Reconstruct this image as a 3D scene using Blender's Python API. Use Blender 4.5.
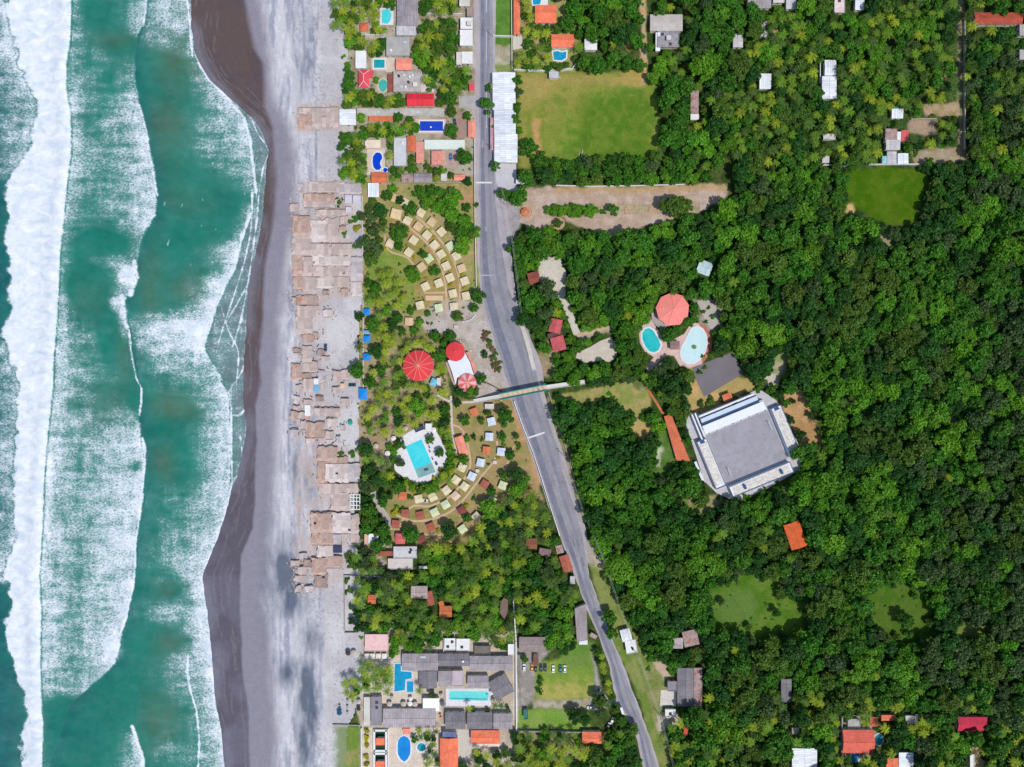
import bpy, bmesh, math, random
import numpy as np
from mathutils import Vector, Matrix

random.seed(7); RNG = np.random.RandomState(7)
for o in list(bpy.data.objects): bpy.data.objects.remove(o)
SC = bpy.context.scene; COL = SC.collection

# ------------------------------------------------------------------ camera, sky, sun, exposure
S = 0.6                      # metres on the ground for one unit of the survey grid
CAM_H = 409.6                # flying height of the drone
cam_d = bpy.data.cameras.new('drone_camera'); cam = bpy.data.objects.new('drone_camera', cam_d); COL.objects.link(cam)
cam.location = (0, 0, CAM_H); cam.rotation_euler = (0, 0, 0)
cam_d.sensor_width = 36; cam_d.lens = 24.0; cam_d.clip_start = 1; cam_d.clip_end = 20000
SC.camera = cam
SUN_EL = math.radians(62); SUN_AZ = math.atan2(-0.74, 0.67)
sdir = Vector((math.cos(SUN_EL)*math.cos(SUN_AZ), math.cos(SUN_EL)*math.sin(SUN_AZ), math.sin(SUN_EL)))
wd = bpy.data.worlds.new('World'); SC.world = wd; wd.use_nodes = True
nt = wd.node_tree; sky = nt.nodes.new('ShaderNodeTexSky'); sky.sky_type = 'NISHITA'; sky.sun_disc = False
sky.sun_elevation = SUN_EL; sky.sun_rotation = math.pi/2 - SUN_AZ; sky.air_density = 1.0; sky.dust_density = 0.8
nt.links.new(sky.outputs[0], nt.nodes['Background'].inputs[0]); nt.nodes['Background'].inputs[1].default_value = 0.145
sl = bpy.data.lights.new('sun', 'SUN'); sl.energy = 3.55; sl.angle = math.radians(0.5); sl.color = (1.0, 0.95, 0.88)
so = bpy.data.objects.new('sun', sl); COL.objects.link(so); so.rotation_euler = sdir.to_track_quat('Z', 'Y').to_euler(); so.location = (0, 0, 300)
SC.view_settings.view_transform = 'Standard'; SC.view_settings.look = 'None'; SC.view_settings.exposure = 0.0; SC.view_settings.gamma = 1.0
SC.render.engine = 'CYCLES'
try:
    SC.cycles.max_bounces = 5; SC.cycles.diffuse_bounces = 2; SC.cycles.use_denoising = True; SC.cycles.transparent_max_bounces = 4
except Exception: pass

# ------------------------------------------------------------------ survey grid -> metres
def W(x, y, z=0.0):
    k = S*(1 - z/CAM_H)                      # a roof seen at grid point (x, y) stands over this spot
    return Vector(((x-512)*k, (383.5-y)*k, z))
def lin(c):
    c = c/255.0
    return c/12.92 if c <= 0.04045 else ((c+0.055)/1.055)**2.4
GAIN = 1.32
def C(r, g, b, k=1.0):
    return tuple(min(0.82, lin(v)/GAIN*k) for v in (r, g, b))

# ------------------------------------------------------------------ materials
MATS = {}
def nodes(name):
    m = bpy.data.materials.new(name); m.use_nodes = True
    t = m.node_tree; b = t.nodes['Principled BSDF']
    return m, t, b
def N(t, typ, **kw):
    n = t.nodes.new(typ)
    for k, v in kw.items():
        if k in n.inputs.keys() if hasattr(n.inputs, 'keys') else False: n.inputs[k].default_value = v
        else: setattr(n, k, v)
    return n
def math_(t, op, a, b=None, c=None, clamp=False):
    n = t.nodes.new('ShaderNodeMath'); n.operation = op; n.use_clamp = clamp
    for i, v in enumerate((a, b, c)):
        if v is None: continue
        if isinstance(v, (int, float)): n.inputs[i].default_value = v
        else: t.links.new(v, n.inputs[i])
    return n.outputs[0]
def mix(t, fac, a, b, typ='MIX'):
    n = t.nodes.new('ShaderNodeMix'); n.data_type = 'RGBA'; n.blend_type = typ
    for s, v in ((n.inputs[0], fac), (n.inputs[6], a), (n.inputs[7], b)):
        if isinstance(v, (int, float)): s.default_value = v
        elif isinstance(v, tuple): s.default_value = (*v[:3], 1)
        else: t.links.new(v, s)
    return n.outputs[2]
def noise(t, vec, scale, detail=4, rough=.6, dist=0):
    n = t.nodes.new('ShaderNodeTexNoise'); n.inputs['Scale'].default_value = scale; n.inputs['Detail'].default_value = detail
    n.inputs['Roughness'].default_value = rough; n.inputs['Distortion'].default_value = dist
    t.links.new(vec, n.inputs['Vector']); return n.outputs[0]
def mrange(t, v, a, b, c=0., d=1.):
    n = t.nodes.new('ShaderNodeMapRange'); t.links.new(v, n.inputs[0])
    for i, k in enumerate((a, b, c, d)): n.inputs[i+1].default_value = k
    return n.outputs[0]

def mk(name, col, var=.25, stain=.18, fine=1.3, rough=.85, spec=.25, stripe=None, brick=None, metal=0., patch=None):
    """weathered surface: large stains + fine grain, optional ribs (axis, period, strength), sheets (w, h, amount) or patches (colour, amount)"""
    if name in MATS: return MATS[name]
    m, t, b = nodes(name)
    tc = t.nodes.new('ShaderNodeTexCoord').outputs['Object']
    oi = t.nodes.new('ShaderNodeObjectInfo')
    va = t.nodes.new('ShaderNodeVectorMath'); va.operation = 'ADD'; t.links.new(tc, va.inputs[0])
    vs = t.nodes.new('ShaderNodeVectorMath'); vs.operation = 'SCALE'; t.links.new(oi.outputs['Location'], vs.inputs[0]); vs.inputs['Scale'].default_value = 1.0
    t.links.new(vs.outputs[0], va.inputs[1]); vec = va.outputs[0]
    n1 = noise(t, vec, stain, 5, .65); n2 = noise(t, vec, fine, 3, .7)
    f = math_(t, 'ADD', math_(t, 'MULTIPLY', mrange(t, n1, .3, .7, -1, 1), var), math_(t, 'MULTIPLY', mrange(t, n2, .3, .7, -1, 1), var*.7))
    base = col
    if patch:
        n3 = noise(t, vec, .35, 5, .7); base = mix(t, math_(t, 'MULTIPLY', mrange(t, n3, .5, .62), patch[1]), col, patch[0])
    if brick:
        bt = t.nodes.new('ShaderNodeTexBrick'); t.links.new(tc, bt.inputs['Vector']); bt.inputs['Scale'].default_value = 1.0
        bt.inputs['Brick Width'].default_value = brick[0]; bt.inputs['Row Height'].default_value = brick[1]; bt.inputs['Mortar Size'].default_value = 0.04; bt.offset = 0
        a = brick[2]
        bt.inputs['Color1'].default_value = (1-a, 1-a, 1-a, 1); bt.inputs['Color2'].default_value = (1+a*.4, 1+a*.4, 1+a*.4, 1); bt.inputs['Mortar'].default_value = (.72, .72, .72, 1)
        base = mix(t, 1.0, base, bt.outputs[0], 'MULTIPLY')
    if stripe:
        wv = t.nodes.new('ShaderNodeTexWave'); wv.wave_type = 'BANDS'; wv.bands_direction = stripe[0]; wv.inputs['Scale'].default_value = .314/stripe[1]
        wv.inputs['Distortion'].default_value = 0.15; t.links.new(tc, wv.inputs['Vector'])
        f = math_(t, 'ADD', f, math_(t, 'MULTIPLY', mrange(t, wv.outputs[1], 0, 1, -1, 1), stripe[2]))
    f = math_(t, 'ADD', f, 1.0)
    cc = t.nodes.new('ShaderNodeCombineColor')
    for i in range(3): t.links.new(f, cc.inputs[i])
    out = mix(t, 1.0, base, cc.outputs[0], 'MULTIPLY')
    t.links.new(out, b.inputs['Base Color']); b.inputs['Roughness'].default_value = rough; b.inputs['Specular IOR Level'].default_value = spec; b.inputs['Metallic'].default_value = metal
    bp = t.nodes.new('ShaderNodeBump'); bp.inputs['Strength'].default_value = .35; bp.inputs['Distance'].default_value = .05
    t.links.new(n2, bp.inputs['Height']); t.links.new(bp.outputs[0], b.inputs['Normal'])
    MATS[name] = m; return m

# ------------------------------------------------------------------ mesh helpers
class MB:
    def __init__(s): s.v = []; s.f = []
    def add(s, vs, fs):
        k = len(s.v); s.v += [tuple(v) for v in vs]; s.f += [tuple(i+k for i in f) for f in fs]; return s
    def box(s, cx, cy, z0, w, d, h, rot=0., taper=1.):
        c, n = math.cos(rot), math.sin(rot); P = []
        for zz, kk in ((z0, 1.), (z0+h, taper)):
            for sx, sy in ((-1, -1), (1, -1), (1, 1), (-1, 1)):
                x, y = sx*w/2*kk, sy*d/2*kk; P.append((cx+x*c-y*n, cy+x*n+y*c, zz))
        return s.add(P, [(3, 2, 1, 0), (4, 5, 6, 7), (0, 1, 5, 4), (1, 2, 6, 5), (2, 3, 7, 6), (3, 0, 4, 7)])
    def tube(s, p, q, r0, r1=None, n=8):
        r1 = r0 if r1 is None else r1; p, q = Vector(p), Vector(q); ax = (q-p).normalized()
        u = ax.orthogonal().normalized(); w = ax.cross(u); P = []
        for c, r in ((p, r0), (q, r1)):
            for i in range(n):
                a = 2*math.pi*i/n; P.append(c+(u*math.cos(a)+w*math.sin(a))*r)
        return s.add(P, [(i, (i+1) % n, n+(i+1) % n, n+i) for i in range(n)] + [tuple(range(n-1, -1, -1)), tuple(range(n, 2*n))])
    def prism(s, pts, z0, z1):
        pts = [tuple(p) for p in pts]; a = sum(pts[i][0]*pts[(i+1) % len(pts)][1]-pts[(i+1) % len(pts)][0]*pts[i][1] for i in range(len(pts)))
        if a < 0: pts = pts[::-1]
        n = len(pts)
        return s.add([(x, y, z0) for x, y in pts]+[(x, y, z1) for x, y in pts], [tuple(range(n-1, -1, -1)), tuple(range(n, 2*n))]+[(i, (i+1) % n, n+(i+1) % n, n+i) for i in range(n)])
    def cone(s, cx, cy, z0, z1, r, n=8, rot=0., r1=0.):
        P = [(cx+r*math.cos(rot+2*math.pi*i/n), cy+r*math.sin(rot+2*math.pi*i/n), z0) for i in range(n)]
        if r1 <= 0: return s.add(P+[(cx, cy, z1)], [(i, (i+1) % n, n) for i in range(n)]+[tuple(range(n-1, -1, -1))])
        P += [(cx+r1*math.cos(rot+2*math.pi*i/n), cy+r1*math.sin(rot+2*math.pi*i/n), z1) for i in range(n)]
        return s.add(P, [(i, (i+1) % n, n+(i+1) % n, n+i) for i in range(n)]+[tuple(range(n-1, -1, -1)), tuple(range(n, 2*n))])
def link(o, parent=None):
    COL.objects.link(o)
    if parent is not None: o.parent = parent
    return o
def obj(name, mb, mat, parent=None, loc=None, rot=None, smooth=False):
    me = bpy.data.meshes.new(name); me.from_pydata(mb.v, [], mb.f); me.validate(); me.update()
    if mat: me.materials.append(mat)
    if smooth: me.polygons.foreach_set('use_smooth', [True]*len(me.polygons))
    o = bpy.data.objects.new(name, me); link(o, parent)
    if loc is not None: o.location = loc
    if rot is not None: o.rotation_euler = (0, 0, rot)
    return o
AUTO = []                     # things whose label is completed once everything stands
def tag(o, label, cat, group=None, kind=None, auto=False):
    o['label'] = label; o['category'] = cat
    if group: o['group'] = group
    if kind: o['kind'] = kind
    if auto: AUTO.append(o)
    return o
def thing(name, label, cat, loc=(0, 0, 0), rot=0., group=None, auto=False):
    o = bpy.data.objects.new(name, None); o.empty_display_size = 0.5; link(o); o.location = loc; o.rotation_euler = (0, 0, rot)
    return tag(o, label, cat, group, None, auto)
def copy_tree(root, loc, rot=0., scale=1., label=None, auto=False):
    r = root.copy(); COL.objects.link(r); r.location = loc; r.rotation_euler = (0, 0, rot); r.scale = (scale,)*3
    if label: r['label'] = label
    for ch in root.children:
        c = ch.copy(); COL.objects.link(c); c.parent = r
        for g in ch.children:
            d = g.copy(); COL.objects.link(d); d.parent = c
    if auto: AUTO.append(r)
    return r

# ------------------------------------------------------------------ numpy helpers: value noise, polygons on the survey grid
VT = {}
def vnoise(x, y, seed=0):
    if seed not in VT: VT[seed] = np.random.RandomState(seed).rand(256, 256)
    T = VT[seed]
    xi = np.floor(x).astype(int); yi = np.floor(y).astype(int); fx = x-xi; fy = y-yi
    fx = fx*fx*(3-2*fx); fy = fy*fy*(3-2*fy)
    a = T[yi % 256, xi % 256]; b = T[yi % 256, (xi+1) % 256]; c = T[(yi+1) % 256, xi % 256]; d = T[(yi+1) % 256, (xi+1) % 256]
    return (a*(1-fx)+b*fx)*(1-fy)+(c*(1-fx)+d*fx)*fy
def fbm(x, y, seed=0, oct=4):
    s = 0; a = .5
    for i in range(oct): s = s+a*vnoise(x*2**i, y*2**i, seed+i); a *= .5
    return s/(1-.5**oct)
def inpoly(x, y, P):
    r = np.zeros(x.shape, bool); n = len(P)
    for i in range(n):
        x0, y0 = P[i]; x1, y1 = P[(i+1) % n]
        if y0 == y1: continue
        r ^= ((y0 > y) != (y1 > y)) & (x < (x1-x0)*(y-y0)/(y1-y0)+x0)
    return r
def polydist(x, y, P):
    """signed distance, negative inside"""
    d = np.full(x.shape, 1e9); n = len(P)
    for i in range(n):
        x0, y0 = P[i]; x1, y1 = P[(i+1) % n]; ex, ey = x1-x0, y1-y0; L = ex*ex+ey*ey+1e-9
        t = np.clip(((x-x0)*ex+(y-y0)*ey)/L, 0, 1); d = np.minimum(d, np.hypot(x-x0-t*ex, y-y0-t*ey))
    return np.where(inpoly(x, y, P), -d, d)
MG = 60
OCC = np.zeros((767+2*MG, 1024+2*MG), bool)      # where no tree may root
GY, GX = np.mgrid[-MG:767+MG, -MG:1024+MG]
def mark(P, grow=0.5):
    P = [tuple(p)[:2] for p in P]
    x0 = int(max(-MG, min(p[0] for p in P)-grow-2))+MG; x1 = int(min(1024+MG-1, max(p[0] for p in P)+grow+2))+MG
    y0 = int(max(-MG, min(p[1] for p in P)-grow-2))+MG; y1 = int(min(767+MG-1, max(p[1] for p in P)+grow+2))+MG
    if x1 <= x0 or y1 <= y0: return
    OCC[y0:y1, x0:x1] |= polydist(GX[y0:y1, x0:x1].astype(float), GY[y0:y1, x0:x1].astype(float), P) <= grow
def rect(x0, y0, x1, y1): return [(x0, y0), (x1, y0), (x1, y1), (x0, y1)]
def rotrect(cx, cy, w, d, deg):
    a = math.radians(deg); c, s = math.cos(a), math.sin(a)
    return [(cx+x*c-y*s, cy+x*s+y*c) for x, y in ((-w/2, -d/2), (w/2, -d/2), (w/2, d/2), (-w/2, d/2))]
def strip(pts, w):
    """polygon (grid units) along a polyline; w is the width, or one width per point"""
    n = len(pts); ws = [w]*n if isinstance(w, (int, float)) else w; L = []; R = []
    for i, p in enumerate(pts):
        a = Vector(pts[max(i-1, 0)]); b = Vector(pts[min(i+1, n-1)]); t = (b-a).normalized(); nn = Vector((-t.y, t.x)); p = Vector(p)
        L.append(tuple(p+nn*ws[i]/2)); R.append(tuple(p-nn*ws[i]/2))
    return L+R[::-1]
def smooth_line(pts, k=5):
    out = []; n = len(pts)
    for i in range(n-1):
        p0, p1, p2, p3 = (Vector(pts[max(i-1, 0)]), Vector(pts[i]), Vector(pts[i+1]), Vector(pts[min(i+2, n-1)]))
        for j in range(k):
            t = j/k; out.append(tuple(.5*((2*p1)+(p2-p0)*t+(2*p0-5*p1+4*p2-p3)*t*t+(3*p1-p0-3*p2+p3)*t**3)))
    return out+[tuple(pts[-1])]
def sheet(name, P, z, mat, label=None, cat=None, thick=0.0, kind='structure', occ=True, grow=.5):
    """a flat surface (or a slab) laid on the ground"""
    pts = [W(x, y) for x, y in P]; cx = sum(p.x for p in pts)/len(pts); cy = sum(p.y for p in pts)/len(pts)
    mb = MB()
    if thick > 0: mb.prism([(p.x-cx, p.y-cy) for p in pts], z, z+thick)
    else:
        q = [(p.x-cx, p.y-cy, z) for p in pts]; a = sum(q[i][0]*q[(i+1) % len(q)][1]-q[(i+1) % len(q)][0]*q[i][1] for i in range(len(q)))
        mb.add(q if a > 0 else q[::-1], [tuple(range(len(q)))])
    o = obj(name, mb, mat, loc=(cx, cy, 0))
    if kind: o['kind'] = kind
    if label: o['label'] = label
    if cat: o['category'] = cat
    if occ: mark(P, grow)
    return o
def grid_mesh(name, X, Y, Z, mat, attrs):
    """regular grid object from arrays of grid coordinates; attrs: name -> array (n) or (n,3)"""
    ny, nx = X.shape; co = np.empty((ny*nx, 3)); co[:, 0] = (X.ravel()-512)*S; co[:, 1] = (383.5-Y.ravel())*S; co[:, 2] = Z.ravel()
    i = np.arange((ny-1)*nx).reshape(ny-1, nx)[:, :-1].ravel()
    F = np.stack([i, i+nx, i+nx+1, i+1], 1)
    me = bpy.data.meshes.new(name); me.vertices.add(ny*nx); me.vertices.foreach_set('co', co.ravel())
    me.loops.add(F.size); me.loops.foreach_set('vertex_index', F.ravel().astype(np.int32)); me.polygons.add(len(F))
    me.polygons.foreach_set('loop_start', np.arange(0, F.size, 4, dtype=np.int32)); me.polygons.foreach_set('use_smooth', np.ones(len(F), bool))
    me.update(calc_edges=True); me.validate()
    for k, v in attrs.items():
        if v.ndim == 3 or (v.ndim == 2 and v.shape[-1] == 3 and v.shape != X.shape):
            a = me.attributes.new(k, 'FLOAT_COLOR', 'POINT'); c = np.ones((ny*nx, 4), np.float32); c[:, :3] = v.reshape(-1, 3); a.data.foreach_set('color', c.ravel())
        else:
            a = me.attributes.new(k, 'FLOAT', 'POINT'); a.data.foreach_set('value', v.ravel().astype(np.float32))
    me.materials.append(mat); o = bpy.data.objects.new(name, me); link(o); o['kind'] = 'structure'; return o
def LC(r, g, b): return np.array(C(r, g, b))
# ================================================================== sea, beach, land
def attr(t, name):
    n = t.nodes.new('ShaderNodeAttribute'); n.attribute_name = name; return n
EDGE_Y = [-130, 0, 25, 50, 60, 80, 100, 120, 135, 150, 170, 190, 215, 250, 275, 297, 322, 345, 367, 390, 413, 425, 440, 459, 475, 486, 512, 539, 558, 576, 600, 615, 647, 692, 737, 767, 900]
EDGE_X = [192, 191, 191, 194, 198, 210, 232, 254, 263, 268, 266, 264, 263, 256, 250, 247, 246, 245, 243, 243, 244, 246, 244.5, 241, 237, 232, 226, 217, 209, 202, 205, 207, 211, 214, 222, 224, 240]
def edge(y): return np.interp(y, EDGE_Y, EDGE_X)+2.2*(fbm(y/9., y*0+3.3, 41)-.5)+1.2*(fbm(y/3., y*0+8.3, 42)-.5)
ys = np.arange(-130, 900, 1.0); tcol = np.linspace(0, 1, 400)
E = edge(ys); X = -190+(E[:, None]+190)*(1-(1-tcol[None, :])**1.25); Y = np.repeat(ys[:, None], len(tcol), 1); Ecol = E[:, None]
def smst(a, b, v): t = np.clip((v-a)/(b-a), 0, 1); return t*t*(3-2*t)
# breaker line (solid white) ------------------------------------------------
wob = 4*(fbm(X/7, Y/6, 11)-.5)
BRy = [-130, 0, 40, 65, 90, 115, 150, 190, 250, 300, 350, 384, 420, 450, 480, 530, 575, 610, 660, 700, 720, 767, 900]
BRx = [72, 72, 71, 67, 67, 71, 72, 67, 61, 59, 55, 54, 50, 47, 45, 43, 40, 42, 41, 42, 44, 43, 40]
BLy = [-130, 0, 25, 60, 90, 112, 130, 150, 165, 180, 215, 240, 260, 290, 310, 325, 335, 350, 384, 430, 480, 540, 562, 575, 590, 605, 620, 650, 680, 700, 720, 735, 767, 900]
BLx = [4, 4, 10, 17, 30, 38, 33, 28, 20, 5, 7, 3, 9, 8, 10, 5, 2, 7, 18, 15, 12, 15, 8, 3, 9, 12, 5, 8, 17, 25, 27, 20, 22, 30]
br = np.interp(Y, BRy, BRx); bl = np.interp(Y, BLy, BLx)+10*(fbm(X/9, Y/9, 5)-.5)
solid = smst(1.2, -1.2, X+wob*.35-br)*smst(-3, 4, X+wob*1.2-bl)
foam = 1.04*solid
# seaward streaks left of the breaker
lz = np.interp(Y, [0, 140, 170, 185, 335, 352, 560, 578, 590, 660, 680, 900], [.72, .62, .5, .02, .02, .55, .55, .6, .02, .02, .12, .15])
foam = np.maximum(foam, lz*smst(3, -3, X-bl)*np.exp(-np.maximum(bl-X, 0)/40))
# second wave ---------------------------------------------------------------
F2y = [-130, 0, 25, 35, 60, 80, 100, 130, 150, 170, 192, 215, 235, 250, 265, 295, 300, 328, 335, 385, 440, 455, 470, 500, 530, 560, 575, 600, 625, 650, 664, 675, 690, 705, 767, 900]
F2x = [147, 146, 143, 138, 135, 135, 139, 145, 150, 155, 157, 156, 143, 140, 137, 130, 125, 128, 130, 138, 141, 144.5, 144, 143, 136, 136, 133, 130, 124, 119, 115, 104, 86, 70, 50, 40]
f2 = np.interp(Y, F2y, F2x)+1.4*(fbm(X*0+2, Y/4, 21)-.5); d2 = f2-X+3.4*(fbm(X/2.6, Y/2.6, 22)-.5)
pk = np.interp(Y, [0, 25, 45, 60, 85, 110, 150, 200, 222, 240, 260, 275, 300, 330, 345, 400, 425, 440, 520, 560, 600, 650, 690, 705], [.62, .62, .25, .3, .4, .6, .66, .75, .7, .3, .3, .75, .6, .5, .12, .25, .62, .75, .72, .72, .68, .72, .6, .05])
wd2 = np.interp(Y, [0, 45, 85, 150, 215, 240, 330, 400, 440, 560, 650, 705], [34, 26, 40, 62, 50, 24, 14, 30, 95, 100, 95, 22])
foam = np.maximum(foam, pk*smst(-1, 1.5, d2)*np.exp(-np.maximum(d2, 0)/wd2)*smst(-1, 2, X-br))
# foam washing behind the breaker
back = np.interp(Y, [0, 60, 100, 150, 215, 235, 260, 290, 300, 350, 384, 420, 470, 560, 640, 690, 705, 767], [.36, .40, .46, .5, .44, .36, .4, .36, .5, .6, .6, .55, .62, .62, .6, .55, .16, .14])
foam = np.maximum(foam, back*smst(0, 2, X-br)*np.exp(-np.maximum(X-br-4, 0)/np.interp(Y, [0, 200, 240, 290, 330, 400, 420, 560, 690, 705], [45, 45, 14, 10, 36, 42, 60, 70, 60, 14]))*(d2 > 0))
# blobs: (cx, cy, rx, ry, density)
for cx, cy, rx, ry, v in [(112, 18, 20, 22, -.22), (85, 5, 14, 30, -.2), (125, 15, 18, 9, .2), (128, 44, 18, 9, -.35), (152, 30, 22, 22, 0), (100, 245, 24, 14, -.35), (85, 290, 22, 24, -.35), (118, 262, 14, 9, .42), (127, 275, 8, 9, .55), (114, 302, 6, 8, .5), (123, 312, 5, 8, .6), (95, 258, 12, 8, .3),
                           (90, 400, 20, 20, -.05), (137, 466, 7, 7, -.45), (114, 651, 9, 9, .55), (60, 720, 22, 22, -.3), (108, 330, 10, 25, -.35), (135, 400, 8, 20, -.35), (102, 668, 18, 6, -.1)]:
    foam = foam+v*np.exp(-((X-cx)/rx)**2-((Y-cy)/ry)**2)*(1-solid)
# small front lines
def line(pts, w, v):
    global foam
    d = np.full(X.shape, 1e9)
    for (x0, y0), (x1, y1) in zip(pts[:-1], pts[1:]):
        ex, ey = x1-x0, y1-y0; t = np.clip(((X-x0)*ex+(Y-y0)*ey)/(ex*ex+ey*ey), 0, 1); d = np.minimum(d, np.hypot(X-x0-t*ex, Y-y0-t*ey))
    foam = np.maximum(foam, v*smst(w*1.25, w*.2, d+.45*wob)*(.5+1.0*fbm(X/3.5, Y/3.5, 88)))
line([(129, 330), (131, 352), (136, 378), (141, 388), (141, 402), (139, 415)], 1.1, .8)
line([(122, 295), (124, 318), (127, 328)], 3.0, .85); line([(134, 262), (136, 278), (130, 294)], 3.5, .95)
line([(142, 438), (144.5, 450), (144, 470), (140, 510), (135, 545), (135, 565), (132, 590), (125, 620), (119, 636)], 1.6, .95)
line([(157, 195), (150, 158), (146, 130), (139, 104)], 1.5, .9); line([(143, 25), (146, 0), (147, -40)], 1.8, .8)
line([(132, 727), (139, 748), (143, 760), (143, 775)], 2.2, .95)
foam = np.maximum(foam, .75*np.exp(-np.maximum(np.interp(Y, [725, 748, 775, 900], [132, 140, 144, 150])-X, 0)/np.interp(Y, [725, 745, 775], [2, 8, 22]))*(X < np.interp(Y, [725, 748, 775, 900], [132, 140, 144, 150]))*smst(727, 735, Y))

# shore foam, third wave ----------------------------------------------------
F3y = [-130, 0, 30, 50, 60, 80, 100, 120, 150, 170, 192, 214, 225, 240, 267, 284, 317, 347, 360, 377, 395, 420, 459, 486, 539, 576, 615, 647, 692, 737, 767, 900]
F3x = [188, 187, 190, 191, 197, 209, 229, 245, 252, 254, 256, 250, 245, 241, 235, 225, 212, 204, 210, 220, 228, 230, 231, 230, 217, 201, 207, 211, 214, 222, 224, 240]
f3 = np.interp(Y, F3y, F3x); d3 = f3-X+4*(fbm(X/3, Y/3, 23)-.5)
pk3 = np.interp(Y, [0, 45, 60, 75, 110, 150, 180, 205, 235, 250, 300, 340, 350, 380, 400, 440, 500, 560, 590, 640, 700, 767], [.5, .48, .3, .5, .62, .6, .4, .45, .62, .85, .85, .85, .62, .62, .85, .68, .72, .78, .8, .85, .72, .72])
wd3 = np.interp(Y, [0, 45, 75, 130, 160, 200, 235, 250, 300, 320, 345, 384, 420, 480, 560, 590, 615, 650, 700, 767], [36, 34, 26, 40, 26, 9, 9, 22, 22, 46, 60, 50, 26, 36, 40, 24, 40, 30, 36, 32])
foam = np.maximum(foam, pk3*smst(-.8, 1.0, d3)*np.exp(-np.maximum(d3, 0)/wd3)*(X > f2+2))
for cx, cy, rx, ry, v in [(160, 20, 16, 26, .30), (172, 80, 22, 26, -.3), (150, 330, 22, 12, .35), (185, 328, 22, 12, .25), (165, 352, 26, 12, .3), (205, 345, 10, 8, .2), (176, 408, 26, 12, -.35), (165, 445, 14, 20, -.4), (185, 470, 12, 22, -.15), (165, 500, 30, 10, .1), (175, 590, 12, 10, -.3),
                           (215, 150, 26, 30, .15), (175, 540, 18, 22, .12), (160, 612, 22, 8, .22), (170, 640, 22, 16, -.3), (182, 660, 14, 8, .25), (150, 720, 26, 24, -.25), (130, 735, 16, 20, .2), (165, 745, 14, 24, .2), (185, 735, 8, 26, -.12), (205, 90, 14, 12, .12)]:
    foam = foam+v*np.exp(-((X-cx)/rx)**2-((Y-cy)/ry)**2)*smst(0, 4, X-f2)*smst(-1, 2, d3)
line([(250, 214), (241, 240)], 2.6, 1.0); line([(241, 240), (235, 267), (225, 284), (212, 317), (204, 345)], 1.6, .95); line([(204, 352), (215, 368), (222, 380)], 1.2, .6)
line([(198, 62), (209, 80), (229, 100), (243, 116), (250, 140), (252, 160), (256, 192)], 2.0, .9); line([(215, 72), (240, 100), (255, 130), (262, 152)], 1.0, .6)
line([(230, 395), (227, 405), (216, 414)], 1.4, .7); line([(188, 655), (187, 672), (190, 690), (196, 710), (199, 740), (198, 770)], 1.5, .9)
line([(187, 0), (190, 30), (192, 55)], 1.6, .9); line([(231, 384), (231, 440), (232, 486)], 1.5, .8)
for k in range(10):   # flecks in the trough
    x = random.uniform(150, 245); y = random.uniform(195, 280); L = random.uniform(1, 6); line([(x, y), (x+L*.35, y-L)], random.uniform(.45, .7), .42)
dE = Ecol-X
foam = np.maximum(foam, .9*smst(np.interp(Y, [0, 440, 500, 767], [3.2, 3.2, 8, 8]), .2, dE+1.2*wob*.4)*(.6+.7*fbm(X/3, Y/3, 89))*np.interp(Y, [0, 50, 80, 190, 230, 400, 460, 500, 767], [.8, .8, .9, .7, .55, .5, .7, 1., 1.]))
for k in range(9):    # old swash lines lying in the thin film
    o_ = 4+k*3.4; foam = np.maximum(foam, .62*smst(1.0, .2, np.abs(dE-o_-5*(fbm(X/14+k, Y/22, 60+k)-.5)))*(X > f3)*smst(.45, .6, fbm(X/20, Y/26+k, 80+k)))
foam = np.where((X > f3-1), np.maximum(foam*np.where(X > f3+2, .6, 1), .24*smst(-1, 2, X-f3)), foam)
for pts_ in ([(238, 98), (250, 116), (258, 134), (268, 150), (263, 168), (259, 190), (257, 215), (252, 255), (246, 292), (240, 322), (232, 347)], [(252, 190), (251, 225), (244, 262), (232, 300), (222, 330), (216, 352)], [(226, 395), (236, 380), (243, 368), (245, 350), (246, 320)], [(244, 384), (247, 400), (241, 414), (232, 415)], [(240, 437), (242, 460), (237, 478), (231, 488)], [(219, 300), (228, 330), (238, 352), (236, 384)], [(247, 285), (236, 305), (226, 322)]): line(smooth_line(pts_, 4) if 'smooth_line' in globals() else pts_, 1.0, .72)
film = smst(-2, 7, X-f3)*np.interp(Y, [0, 60, 80, 195, 220, 470, 560, 600], [.3, .6, .95, .95, .95, .95, .4, .3])
streak = fbm(X/26, Y/5, 31); clump = fbm(X/11, Y/9, 33, 5); thin = fbm(X/5, Y/26, 34, 4)
foam = np.clip(foam+((streak-.5)*.35+(clump-.5)*.42+(thin-.5)*.25)*smst(.03, .3, foam)*(foam < .93), 0, 1.15)
foam = np.where(solid > .5, foam, np.minimum(foam*1.0, .96)); foam = np.maximum(foam, .12*fbm(X/12, Y/7, 91))
mk_ = [(105, 410, 26, 30, .45), (175, 405, 28, 14, .9), (162, 462, 14, 20, .8), (175, 55, 26, 45, .75), (165, 130, 26, 40, .7), (115, 40, 26, 10, .45), (150, 280, 18, 40, .6), (125, 360, 12, 30, .55), (190, 290, 24, 14, .75), (165, 590, 14, 12, .5), (170, 645, 18, 18, .65), (160, 720, 20, 26, .7), (10, 720, 12, 50, .35), (90, 300, 24, 20, .3), (180, 200, 30, 20, .3)]
murk = np.zeros(X.shape)
for cx, cy, rx, ry, v in mk_: murk = np.maximum(murk, v*np.exp(-((X-cx)/rx)**2-((Y-cy)/ry)**2))
murk = np.clip(1.2*murk+smst(25, 2, dE)*.6+(fbm(X/30, Y/30, 17)-.5)*.3, 0, 1)
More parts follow.
